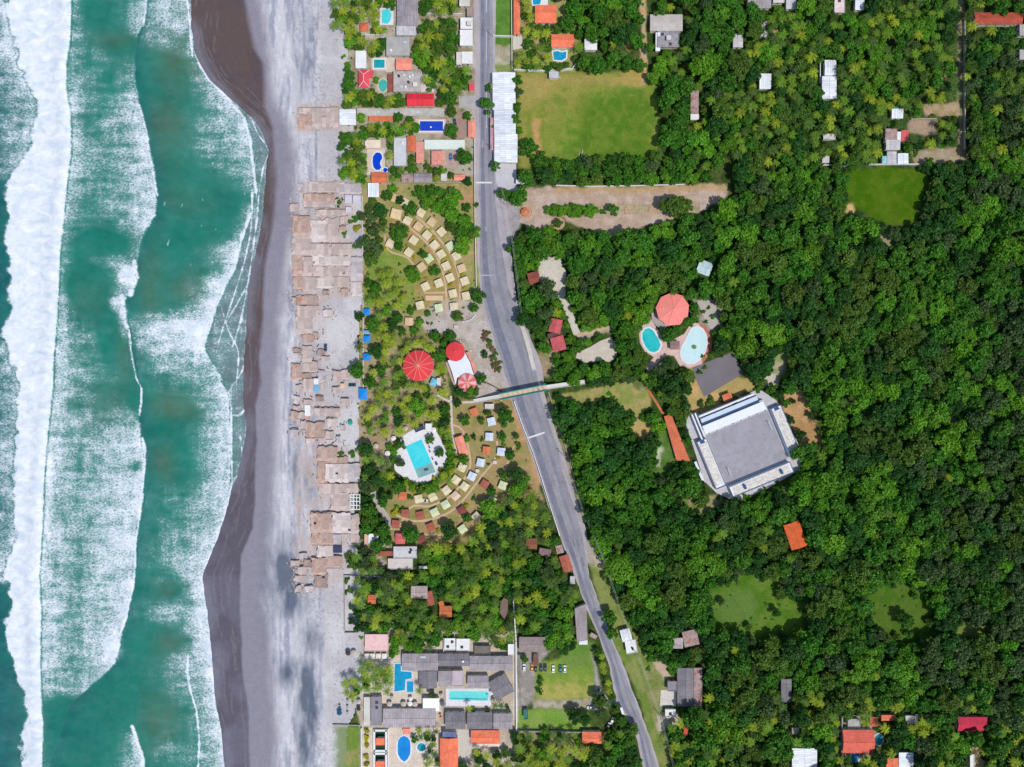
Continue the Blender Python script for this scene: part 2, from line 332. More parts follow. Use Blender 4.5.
front_shade = .75*np.exp(-np.maximum(X-f2, 0)/9)*(X > f2)+.25*np.exp(-np.maximum(X-br, 0)/6)*(X > br)  # shade ahead of the wave fronts, painted as darker water
deep = np.clip(front_shade+smst(60, 0, X)*.9+(fbm(X/40, Y/40, 19)-.5)*.4+.25*np.exp(-((X-88)/20)**2-((Y-735)/22)**2), 0, 1)  # deep water tint, including the shade painted ahead of the fronts
# surface height: a breaker with a crest, two lower bores, chop
sandz = lambda x, y: -1.2*np.clip((edge(y)+22-x)/60, 0, 1)
off = smst(2, 40, dE)
Z = sandz(X, Y)+.03; Z = np.maximum(Z, -.37)*1.0
Z = Z+off*(1.6*np.exp(-((X-br+6)/9)**2)+.35*np.exp(-np.abs(d2-2)/6)*(d2 > -2)+.25*(fbm(X/6, Y/10, 51)-.5)+.10*(fbm(X/2.5, Y/2.5, 52)-.5)+.25*solid*fbm(X/3, Y/3, 53))
m_sea, t, b = nodes('sea_water_with_foam')
geo = t.nodes.new('ShaderNodeNewGeometry').outputs['Position']
mp = t.nodes.new('ShaderNodeMapping'); mp.inputs['Scale'].default_value = (.85, 1.25, 1); t.links.new(geo, mp.inputs[0])
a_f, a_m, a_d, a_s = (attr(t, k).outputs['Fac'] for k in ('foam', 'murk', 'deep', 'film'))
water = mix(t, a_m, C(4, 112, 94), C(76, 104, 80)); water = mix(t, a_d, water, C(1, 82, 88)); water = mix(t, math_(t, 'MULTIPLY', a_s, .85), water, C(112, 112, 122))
water = mix(t, mrange(t, noise(t, geo, .06, 5, .6), .35, .7, 0, .35), water, C(40, 150, 130))
n1 = noise(t, mp.outputs[0], .85, 5, .74, .5); n2 = noise(t, mp.outputs[0], .16, 4, .6, .6)
vo = t.nodes.new('ShaderNodeTexVoronoi'); vo.feature = 'DISTANCE_TO_EDGE'; vo.inputs['Scale'].default_value = .62; vd = t.nodes.new('ShaderNodeMix'); vd.data_type = 'VECTOR'; vd.inputs[0].default_value = .35
tn = t.nodes.new('ShaderNodeTexNoise'); tn.inputs['Scale'].default_value = .5; tn.inputs['Detail'].default_value = 3; t.links.new(mp.outputs[0], tn.inputs['Vector']); vs_ = t.nodes.new('ShaderNodeVectorMath'); vs_.operation = 'MULTIPLY_ADD'; t.links.new(tn.outputs['Color'], vs_.inputs[0]); vs_.inputs[1].default_value = (3.0, 3.0, 0); t.links.new(mp.outputs[0], vs_.inputs[2]); t.links.new(vs_.outputs[0], vo.inputs['Vector'])
t.nodes.remove(vd); web = mrange(t, vo.outputs['Distance'], .0, .34, 1, 0)
nn = math_(t, 'ADD', math_(t, 'MULTIPLY', mrange(t, n1, .28, .72), .64), math_(t, 'MULTIPLY', web, .36))
fac = math_(t, 'ADD', math_(t, 'MULTIPLY', math_(t, 'SUBTRACT', math_(t, 'ADD', nn, math_(t, 'MULTIPLY', a_f, 1.08)), 1.0), 2.0), .22, clamp=True)
fac = math_(t, 'MULTIPLY', fac, mrange(t, a_f, .03, .20))
foamc = mix(t, mrange(t, n2, .3, .7), C(206, 220, 232), C(250, 252, 255))
milky = mix(t, math_(t, 'MULTIPLY', math_(t, 'MULTIPLY', a_f, 1.15, clamp=True), mrange(t, n2, .3, .7, .35, .95)), water, C(158, 202, 204))
t.links.new(mix(t, fac, milky, foamc), b.inputs['Base Color'])
t.links.new(mrange(t, fac, 0, 1, .35, .9), b.inputs['Roughness']); b.inputs['Specular IOR Level'].default_value = .16
bp = t.nodes.new('ShaderNodeBump'); bp.inputs['Strength'].default_value = .5; bp.inputs['Distance'].default_value = .25
t.links.new(math_(t, 'ADD', n1, fac), bp.inputs['Height']); t.links.new(bp.outputs[0], b.inputs['Normal'])
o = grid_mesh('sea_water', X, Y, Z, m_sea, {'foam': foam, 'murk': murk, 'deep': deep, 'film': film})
o['label'] = 'green surf water with lines of white breaking foam'; o['category'] = 'sea'

# ---------------------------------------------------------------- beach
X, Y = np.meshgrid(np.arange(176, 376, 1.0), np.arange(-130, 900, 1.0))
WETy = [-130, 0, 27, 48, 64, 85, 107, 127, 168, 200, 227, 268, 305, 314, 355, 382, 405, 441, 505, 527, 555, 605, 676, 710, 767, 900]
WETx = [240, 245, 250, 254, 263, 263.5, 264, 272, 276, 275, 272, 264, 263, 263, 259, 261, 256, 256, 254.6, 253, 241, 239.6, 243, 248, 250.5, 252]
DMPy = [-130, 0, 60, 100, 127, 155, 227, 268, 305, 350, 400, 500, 550, 600, 676, 767, 900]
DMPx = [252, 256, 264, 268, 284, 289, 289, 281, 278, 274, 272, 270, 263, 260, 268, 273, 275]
jx = 5*(fbm(X/12, Y/20, 3)-.5)
wx = np.interp(Y, WETy, WETx); dx = np.interp(Y, DMPy, DMPx)
tc_ = .55*fbm(X/7., Y/60., 5, 5)+.45*fbm(X/2.6, Y/26., 55, 4); tf = fbm(X/2.2, Y/9., 6, 3); tg = fbm(X/30, Y/30, 8)
def lerp(a, b, f): return a+(b-a)*f[..., None]
col = lerp(np.broadcast_to(LC(97, 83, 82), X.shape+(3,)), LC(110, 106, 120), smst(250, 620, Y))
col = lerp(col, LC(84, 78, 86), smst(.45, .7, tg)*.5)
sheen = smst(14, 2, X-edge(Y)+6*(fbm(X/14, Y/14, 66)-.5))*smst(.35, .6, fbm(X/22, Y/40, 67)); col = lerp(col, LC(132, 132, 146), sheen*.55)  # greyish wet sheen beside the water, painted into the sand colour
for k in range(5): col = lerp(col, LC(138, 132, 138), .4*smst(1.1, .2, np.abs(X-edge(Y)-5-5*k-12*(fbm(X/30+k, Y/34, 160+k)-.4)))*smst(.45, .6, fbm(X/20, Y/20+k, 170+k)))
sw_ = np.interp(Y, [0, 260, 420], [4.0, 3.0, 1.4]); col = lerp(col, LC(146, 142, 154), smst(-1, 1, (X+jx*.5-wx)/sw_)*.94)
light = lerp(np.broadcast_to(LC(206, 205, 210), X.shape+(3,)), LC(158, 160, 176), smst(.44, .66, tc_)*.9)
light = lerp(light, LC(232, 228, 232), smst(.52, .7, tf)*.5)
col = lerp(col, light, smst(-8, 12, X+jx*2-dx-4))
dry = lerp(np.broadcast_to(LC(209, 206, 207), X.shape+(3,)), LC(184, 180, 184), smst(.4, .65, tg)*.7)
col = lerp(col, dry, smst(-9, 7, X+jx-np.interp(Y, [0, 200, 767], [322, 316, 326])))
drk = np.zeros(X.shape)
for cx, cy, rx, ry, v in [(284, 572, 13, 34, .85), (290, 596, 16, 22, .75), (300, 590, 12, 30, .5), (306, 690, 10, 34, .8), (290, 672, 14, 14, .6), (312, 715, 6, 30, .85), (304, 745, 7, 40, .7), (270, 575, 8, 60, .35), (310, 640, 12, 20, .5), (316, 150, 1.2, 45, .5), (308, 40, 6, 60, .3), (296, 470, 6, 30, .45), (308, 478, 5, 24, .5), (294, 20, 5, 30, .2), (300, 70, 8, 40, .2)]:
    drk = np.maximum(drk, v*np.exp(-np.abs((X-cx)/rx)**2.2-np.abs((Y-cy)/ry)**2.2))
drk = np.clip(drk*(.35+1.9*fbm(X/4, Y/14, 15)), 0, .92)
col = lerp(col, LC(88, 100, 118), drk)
spk = smst(.66, .78, fbm(X/1.3, Y/1.3, 179, 2))*smst(.45, .6, fbm(X/14, Y/30, 180))*smst(275, 300, X); col = lerp(col, LC(140, 136, 142), spk*.6)
deb = np.exp(-((X-316-4*fbm(X*0, Y/30, 77))/7)**2)*smst(.5, .75, fbm(X/1.6, Y/1.9, 78))*np.interp(Y, [0, 100, 140, 200, 560, 600, 660, 767], [.5, .5, .15, .1, .2, .5, .2, .6])
col = lerp(col, LC(120, 112, 116), np.clip(deb, 0, .7))
ram = smst(293, 297, X+jx)*smst(356, 344, X+jx)*np.interp(Y, [100, 106, 130, 136, 178, 184, 300, 306, 395, 404, 442, 448, 576, 590], [0, .6, .6, 0, 0, .7, .7, .4, .4, .5, .5, .7, .7, 0])*np.where(X > np.interp(Y, [290, 300, 396, 402, 444, 450], [400, 326, 326, 344, 330, 400]), .15, 1.); col = lerp(col, LC(196, 178, 170), ram*smst(.25, .6, fbm(X/5, Y/5, 190)))
gr = smst(330, 340, X+6*(fbm(X/5, Y/5, 9)-.5))*smst(722, 730, Y)*.8*smst(.12, .35, fbm(X/6, Y/6, 13)); col = lerp(col, LC(110, 135, 62), gr)
ter = np.interp(Y, [480, 510, 600, 640], [0, .2, .2, 0])
m_bch, t, b = nodes('volcanic_beach_sand')
a = attr(t, 'tint').outputs['Color']; geo = t.nodes.new('ShaderNodeNewGeometry').outputs['Position']
n1 = noise(t, geo, 1.0, 4, .75); n2 = noise(t, geo, .25, 4, .6)
f = math_(t, 'ADD', mrange(t, n1, .25, .75, .88, 1.12), mrange(t, n2, .3, .7, -.07, .07)); cc = t.nodes.new('ShaderNodeCombineColor')
for i in range(3): t.links.new(f, cc.inputs[i])
t.links.new(mix(t, 1., a, cc.outputs[0], 'MULTIPLY'), b.inputs['Base Color']); b.inputs['Roughness'].default_value = .9; b.inputs['Specular IOR Level'].default_value = .15
bp = t.nodes.new('ShaderNodeBump'); bp.inputs['Strength'].default_value = .4; bp.inputs['Distance'].default_value = .15; t.links.new(n1, bp.inputs['Height']); t.links.new(bp.outputs[0], b.inputs['Normal'])
o = grid_mesh('beach_sand', X, Y, sandz(X, Y)+.02*(tf-.5)-.006, m_bch, {'tint': col}); o['label'] = 'grey volcanic sand beach, dark and wet beside the surf'; o['category'] = 'beach'

# ---------------------------------------------------------------- land
X, Y = np.meshgrid(np.arange(338, 1150, 1.4), np.arange(-125, 895, 1.4))
LX = np.interp(Y, [-125, 0, 30, 60, 108, 180, 215, 290, 350, 400, 420, 470, 540, 570, 640, 690, 730, 767, 895], [338, 338, 344, 348, 352, 358, 363, 361, 357, 360, 356, 358, 352, 361, 362, 362, 346, 344, 344])
jx = X+7*(fbm(X/9, Y/9, 101)-.5); jy = Y+7*(fbm(X/9, Y/9, 102)-.5); big = fbm(X/24, Y/24, 103); med = fbm(X/6, Y/6, 104); fin = fbm(X/2.4, Y/2.4, 105, 3)
def zone(P, c0, c1=None, feather=2.0, amt=1.0, brk=None):
    global col
    x0, x1 = min(p[0] for p in P)-12, max(p[0] for p in P)+12; y0, y1 = min(p[1] for p in P)-12, max(p[1] for p in P)+12
    i0, i1 = np.searchsorted(Y[:, 0], [y0, y1]); j0, j1 = np.searchsorted(X[0], [x0, x1]); sl_ = (slice(i0, i1), slice(j0, j1))
    if i1 <= i0 or j1 <= j0: return
    d = polydist(jx[sl_], jy[sl_], P); a = smst(feather, -feather, d)*amt
    if brk: a = a*smst(brk[0]-.1, brk[0]+.1, fbm(X[sl_]/brk[1], Y[sl_]/brk[1], 130))
    c = np.broadcast_to(LC(*c0), d.shape+(3,))
    if c1: c = lerp(c, LC(*c1), smst(.36, .62, .6*med[sl_]+.4*big[sl_]))
    col[sl_] = lerp(col[sl_], c, a)
col = np.broadcast_to(LC(58, 82, 34), X.shape+(3,)).copy(); col = lerp(col, LC(84, 98, 48), smst(.4, .65, med)); col = lerp(col, LC(40, 56, 28), smst(.5, .7, fin)*.6)
zone([(330, -130), (480, -130), (480, 180), (330, 190)], (186, 176, 158), (150, 140, 112))
zone([(330, 176), (478, 176), (482, 320), (440, 330), (330, 300)], (146, 150, 84), (176, 160, 112))
zone([(384, 250), (425, 262), (420, 300), (400, 318), (364, 300), (366, 262)], (124, 150, 62), (146, 152, 78))
zone([(400, 212), (440, 236), (466, 290), (462, 312), (415, 312), (412, 270), (386, 226)], (176, 150, 98), (150, 146, 82))
zone([(455, 188), (474, 186), (475, 206), (458, 202)], (190, 150, 112), (160, 150, 90))
zone([(440, 300), (480, 300), (516, 400), (500, 396), (478, 402), (448, 330), (395, 352), (393, 340)], (196, 186, 178), (180, 168, 156), 2.0)
zone([(330, 290), (400, 310), (440, 340), (452, 400), (440, 440), (330, 480)], (140, 138, 84), (172, 156, 120))
zone([(345, 420), (400, 415), (398, 455), (384, 470), (350, 462)], (184, 164, 140), (160, 142, 108))
zone([(445, 400), (515, 400), (545, 500), (540, 530), (470, 545), (390, 545), (385, 500), (440, 470)], (172, 148, 104), (146, 142, 84))
zone([(345, 540), (400, 540), (400, 650), (345, 650)], (180, 168, 146), (120, 122, 74))
zone([(355, 630), (516, 630), (520, 740), (520, 790), (360, 790)], (208, 194, 174), (186, 172, 152))
zone([(330, 728), (361, 728), (361, 900), (330, 900)], (98, 140, 52), (118, 142, 62)); zone([(332, 750), (361, 750), (361, 900), (330, 900)], (138, 148, 80), (165, 152, 100), amt=.8)
zone([(518, 640), (545, 636), (560, 640), (536, 668), (534, 700), (520, 712)], (172, 164, 160), (150, 142, 134))
zone([(534, 664), (592, 650), (594, 700), (534, 700)], (146, 158, 74), (122, 150, 58)); zone([(562, 640), (592, 642), (590, 668), (560, 664)], (96, 136, 54), (116, 142, 66), 4)
zone([(540, 683), (592, 683), (592, 699), (540, 699)], (178, 168, 92), (140, 156, 72), amt=.8)
zone([(534, 700), (606, 700), (606, 709), (534, 709)], (184, 174, 156), (150, 140, 104)); zone([(592, 650), (600, 690), (618, 704), (600, 712), (588, 706), (594, 690)], (176, 168, 166))
zone([(518, 710), (586, 708), (590, 728), (518, 730)], (120, 156, 62), (140, 160, 80)); zone([(516, 730), (608, 732), (610, 790), (516, 790)], (150, 146, 100), (96, 110, 50))
# roadside and avenue
zone([(474, -130), (500, -130), (502, 175), (474, 175)], (192, 186, 186), (172, 166, 164), 1.2)
zone([(494, -130), (513, -130), (513, 50), (494, 50)], (100, 142, 58), (84, 122, 46), 1.2); zone([(494, 46), (512, 46), (512, 66), (494, 66)], (192, 186, 172), (166, 160, 130)); zone([(494, 64), (512, 64), (512, 72), (494, 72)], (140, 150, 84))
zone([(513, -130), (552, -130), (580, 40), (575, 72), (515, 72)], (150, 160, 84), (172, 152, 104))
zone([(517, 72), (560, 74), (644, 68), (656, 84), (660, 130), (654, 168), (590, 172), (520, 166)], (104, 136, 48), (140, 150, 64), 1.5)
zone([(519, 76), (600, 76), (585, 110), (560, 120), (540, 160), (520, 164)], (158, 148, 76), (118, 136, 52), 12., .8)
zone([(533, 118), (541, 118), (542, 162), (535, 164)], (200, 156, 104), None, 3, .9); zone([(519, 76), (650, 72), (640, 84), (560, 84), (530, 110), (519, 110)], (186, 158, 98), None, 7, .55)
zone([(580, 100), (650, 90), (655, 165), (570, 165)], (74, 116, 24), (92, 124, 34), 10., .7); zone([(520, 120), (527, 118), (528, 165), (520, 165)], (158, 150, 80), None, 3, .7)
zone([(641, -60), (646.5, -60), (647, 84), (641, 84)], (204, 166, 118), (186, 170, 140), 1.2); zone([(625, 46), (643, 36), (645, 42), (628, 50)], (200, 162, 108), None, 2); zone([(628, 70), (646, 70), (646, 86), (610, 84)], (188, 158, 92), None, 4, .6)
zone([(512, 186), (560, 188), (725, 184), (728, 196), (708, 208), (660, 224), (640, 228), (610, 236), (590, 230), (560, 216), (540, 232), (520, 224), (512, 204)], (200, 180, 166), (184, 160, 140), 1.6)
zone([(556, 186), (727, 184), (727, 191), (556, 193)], (196, 160, 112), (178, 152, 110), 2, .8)
zone([(495, 175), (515, 175), (522, 215), (515, 240), (498, 240)], (178, 170, 172), (160, 152, 154), 1.2)
zone([(588, 560), (598, 556), (622, 610), (640, 640), (672, 767), (680, 800), (660, 790), (640, 700), (612, 640), (596, 590)], (108, 132, 56), (140, 146, 84), 2.0)
zone([(580, 530), (596, 548), (592, 566), (580, 562), (576, 545)], (176, 166, 158)); zone([(592, 556), (606, 552), (608, 566), (596, 568)], (196, 180, 160), None, 2)
zone([(624, 500), (640, 500), (644, 560), (626, 566)], (66, 96, 36), None)
zone([(640, 655), (676, 655), (676, 735), (656, 730)], (150, 146, 96), (110, 132, 60)); zone([(652, 660), (664, 662), (672, 676), (664, 680)], (198, 176, 152), None, 1.5); zone([(656, 715), (684, 712), (686, 724), (670, 728), (658, 732)], (206, 194, 170), None, 2)
# clearings
zone([(845, 172), (868, 166), (908, 168), (929, 176), (922, 196), (916, 222), (890, 226), (868, 214), (850, 205)], (66, 104, 8), (84, 112, 20), 1.8); zone([(846, 205), (853, 205), (855, 214), (845, 214)], (212, 180, 120), None, 2)
zone([(956, -130), (963, -130), (964, 150), (957, 150)], (120, 124, 84), (150, 138, 110), 1.2)
zone([(910, 150), (966, 146), (966, 162), (916, 166)], (182, 166, 146), (164, 146, 116)); zone([(924, 104), (960, 102), (960, 116), (924, 116)], (184, 158, 128), (150, 140, 90)); zone([(910, 119), (936, 119), (936, 135), (910, 135)], (178, 152, 128), (160, 140, 120)); zone([(936, 70), (944, 58), (946, 76), (938, 82)], (172, 148, 110), None, 3)
zone([(876, 232), (890, 232), (900, 250), (880, 250)], (164, 160, 120), None, 3, .8)
zone([(710, 588), (742, 574), (800, 580), (816, 600), (806, 634), (760, 642), (712, 632)], (78, 116, 30), (100, 128, 46)); zone([(712, 596), (750, 588), (760, 620), (720, 622)], (98, 126, 62), None, 5, .7)
zone([(868, 590), (900, 580), (928, 594), (938, 638), (905, 646), (872, 628)], (72, 108, 26), (86, 112, 40)); zone([(955, 625), (990, 622), (984, 640), (955, 640)], (112, 128, 60), None, 3)
zone([(778, 396), (800, 388), (818, 420), (824, 444), (812, 458), (798, 440)], (196, 158, 112), (176, 140, 92)); zone([(776, 352), (790, 350), (786, 380), (766, 384), (762, 372)], (128, 150, 70), (180, 170, 140)); zone([(764, 374), (778, 374), (780, 384), (766, 386)], (206, 196, 180), None, 1.5)
zone([(684, 390), (700, 376), (745, 378), (758, 386), (742, 396), (705, 416), (690, 412)], (204, 168, 112), (176, 156, 96)); zone([(676, 368), (694, 364), (692, 378), (690, 396), (676, 384)], (196, 162, 92), (150, 150, 80))
zone([(610, 384), (640, 378), (650, 400), (640, 440), (600, 420), (555, 410), (552, 398)], (140, 150, 76), (176, 158, 104)); zone([(628, 420), (648, 418), (654, 434), (640, 442), (628, 436)], (190, 166, 106), None, 4)
zone([(648, 440), (664, 420), (676, 462), (670, 480), (650, 470)], (76, 112, 44), (100, 130, 60)); zone([(656, 448), (662, 446), (660, 466), (655, 466)], (190, 190, 168), None, 2); zone([(680, 498), (720, 494), (726, 512), (700, 526), (680, 510)], (160, 150, 110), (110, 124, 60))
zone([(712, 515), (724, 514), (726, 524), (712, 526)], (200, 172, 140), None, 2); zone([(675, 385), (686, 388), (690, 420), (680, 420)], (140, 150, 100), None, 3)
zone([(690, 300), (722, 296), (722, 330), (706, 336), (694, 318)], (168, 158, 152), (120, 124, 84)); zone([(624, 380), (634, 380), (650, 370), (660, 350), (670, 352), (656, 380), (640, 392)], (170, 160, 130), (110, 120, 70))
zone([(726, 308), (738, 316), (742, 326), (732, 330)], (176, 166, 110), None, 2)
zone([(576, 334), (612, 322), (614, 330), (582, 340)], (178, 168, 146), None, 2.0)
zone([(505, 320), (524, 318), (540, 372), (532, 384), (522, 374), (514, 350)], (190, 182, 170), (150, 150, 110)); zone([(546, 340), (560, 350), (556, 372), (536, 384), (532, 362)], (170, 150, 120), (120, 124, 70))
zone([(500, 385), (520, 410), (545, 480), (538, 486), (512, 420), (500, 405)], (196, 152, 110), (150, 140, 84), 2.)
zone([(548, 392), (566, 440), (580, 480), (592, 520), (584, 524), (560, 470), (544, 410)], (170, 150, 130), (120, 126, 74), 2.)
zone([(966, 745), (978, 744), (984, 756), (984, 790), (966, 790)], (206, 180, 130), None, 1.5); zone([(840, 716), (876, 714), (878, 790), (840, 790)], (170, 160, 140), (120, 130, 74))
zone([(690, 615), (706, 626), (704, 650), (690, 655)], (150, 136, 118), None, 4, .7); zone([(757, 24), (768, 24), (768, 38), (757, 38)], (212, 208, 196), None, 1.2); zone([(772, 28), (784, 30), (782, 40), (772, 38)], (190, 160, 120), None, 2)
zone([(921, 416), (960, 416), (960, 421), (921, 421)], (190, 178, 150), None, 1.5); zone([(985, 419), (1000, 419), (1000, 422), (985, 422)], (190, 178, 150), None, 1.2); zone([(710, 86), (726, 86), (724, 98), (712, 98)], (176, 156, 96), None, 2)
zone([(540, 256), (562, 258), (566, 290), (560, 300), (548, 286), (540, 280)], (214, 204, 190), None, 1.5)
m_land, t, b = nodes('soil_and_grass')
a = attr(t, 'tint').outputs['Color']; geo = t.nodes.new('ShaderNodeNewGeometry').outputs['Position']
n1 = noise(t, geo, 1.1, 4, .8); n2 = noise(t, geo, .22, 5, .65)
f = math_(t, 'ADD', mrange(t, n1, .25, .75, .66, 1.34), mrange(t, n2, .3, .7, -.12, .12)); cc = t.nodes.new('ShaderNodeCombineColor')
for i in range(3): t.links.new(f, cc.inputs[i])
t.links.new(mix(t, 1., a, cc.outputs[0], 'MULTIPLY'), b.inputs['Base Color']); b.inputs['Roughness'].default_value = .95; b.inputs['Specular IOR Level'].default_value = .1
bp = t.nodes.new('ShaderNodeBump'); bp.inputs['Strength'].default_value = .6; bp.inputs['Distance'].default_value = .25; t.links.new(n1, bp.inputs['Height']); t.links.new(bp.outputs[0], b.inputs['Normal'])
Zl = np.where(jx < LX, -.12, .01+.02*(fin-.5)); Zl = .012+(Zl-.012)*(jx < LX)
o = grid_mesh('ground', X, Y, np.where(jx < LX, -.15, 0.0), m_land, {'tint': col}); o['label'] = 'land with lawns, bare earth and leaf litter'; o['category'] = 'ground'
# far land and far sea, out to the horizon
o = obj('terrain', MB().add([(480*.6-256+0, -6000, -.5), (9000, -6000, -.5), (9000, 6000, -.5), (480*.6-256, 6000, -.5)], [(0, 1, 2, 3)]), m_far if False else mk('far_land', C(58, 84, 36), .3, .02, .3)); o['kind'] = 'structure'; o['label'] = 'green land running on beyond the village'; o['category'] = 'terrain'
o = obj('open_sea', MB().add([(-9000, -6000, -2.2), (480*.6-260, -6000, -2.2), (480*.6-260, 6000, -2.2), (-9000, 6000, -2.2)], [(0, 1, 2, 3)]), mk('far_sea', C(4, 112, 112), .15, .02, .2, rough=.3)); o['kind'] = 'structure'; o['label'] = 'open teal sea beyond the breakers'; o['category'] = 'sea'
# ================================================================== materials of the buildings
def tile(name, rgb, ax): return mk('%s_tiles_%s' % (name, ax), C(*rgb), .18, .25, 1.6, stripe=(ax, .9, .07), brick=((1.1, .45, .14) if ax == 'X' else (.45, 1.1, .14)))
def metal(name, rgb, ax, v=.16): return mk('%s_sheet_%s' % (name, ax), C(*rgb), v, .16, 1.1, rough=.6, stripe=(ax, 1.1, .07), brick=((1.1, 3.4, .17) if ax == 'X' else (3.4, 1.1, .17)))
def conc(name, rgb, v=.18, st=.22): return mk(name+'_concrete', C(*rgb), v, st, 1.4)
RED = lambda ax='Y': tile('red', (240, 88, 98), ax)
ORANGE = lambda ax='Y': tile('orange', (255, 134, 98), ax)
SALMON = lambda ax='Y': tile('salmon', (255, 158, 134), ax)
TERRA = lambda ax='Y': tile('terracotta', (222, 122, 84), ax)
BROWNT = lambda ax='Y': tile('brown', (156, 88, 74), ax)
GREYM = lambda ax='X': metal('grey', (164, 156, 160), ax)
LIGHTM = lambda ax='X': metal('pale', (206, 202, 204), ax)
WHITEM = lambda ax='Y': metal('white', (240, 244, 250), ax, .07)
DARKM = lambda ax='X': metal('dark', (128, 124, 130), ax)
RUST = lambda ax='X': mk('rusty_sheet_'+ax, C(172, 150, 146), .25, .3, 1.1, stripe=(ax, 1.1, .08), patch=(C(150, 92, 72), .8))
CONC = conc('grey', (178, 176, 172)); CONCL = conc('light', (214, 208, 200)); CONCW = conc('white', (236, 236, 234), .08)
WALLW = mk('cream_plaster', C(232, 226, 212), .10, .3, 1.); WALLP = mk('pink_plaster', C(226, 180, 164), .12, .3, 1.); WALLG = mk('grey_plaster', C(180, 176, 170), .15, .3, 1.)
GLASS = mk('window_glass', C(60, 74, 86), .1, .3, 1., rough=.12, spec=.6); DOORM = mk('brown_door', C(112, 78, 54), .15, .3, 2.); TRIMW = mk('white_trim', C(240, 240, 238), .05)
THATCH = mk('straw_thatch', C(232, 206, 160), .16, .5, 2.2, stripe=('X', .5, .06)); WOODP = mk('grey_wood_post', C(140, 118, 100), .2)
DIRTM = mk('bare_earth', C(184, 160, 130), .2)
BLUEP = mk('blue_plastic_sheet', C(20, 140, 226), .10, .5, 1.3, rough=.5)

def windows_doors(t, w, d, h, rnd):
    """a door and windows set in the walls"""
    for side in range(4):
        L = w if side % 2 == 0 else d; q = d if side % 2 == 0 else w; n = max(1, int(L/5))
        for i in range(n):
            u = (i+.5)/n*L-L/2; isdoor = side == rnd % 4 and i == 0
            ww, hh, z0 = (1.0, 2.1, .05) if isdoor else (1.3, 1.1, 1.0)
            if z0+hh > h-.2: continue
            mb = MB(); a = side*math.pi/2; c, s_ = math.cos(a), math.sin(a); r = -q/2-.012
            x, y = (u*c-r*s_, u*s_+r*c); mb.box(x, y, z0, ww, .05, hh, a)
            f = obj('door' if isdoor else 'window', mb, DOORM if isdoor else TRIMW, t)
            if not isdoor:
                r2 = r-.03; p = MB(); p.box(u*c-r2*s_, u*s_+r2*c, z0+.1, ww-.2, .03, hh-.2, a); obj('pane', p, GLASS, f)
HN = [0]
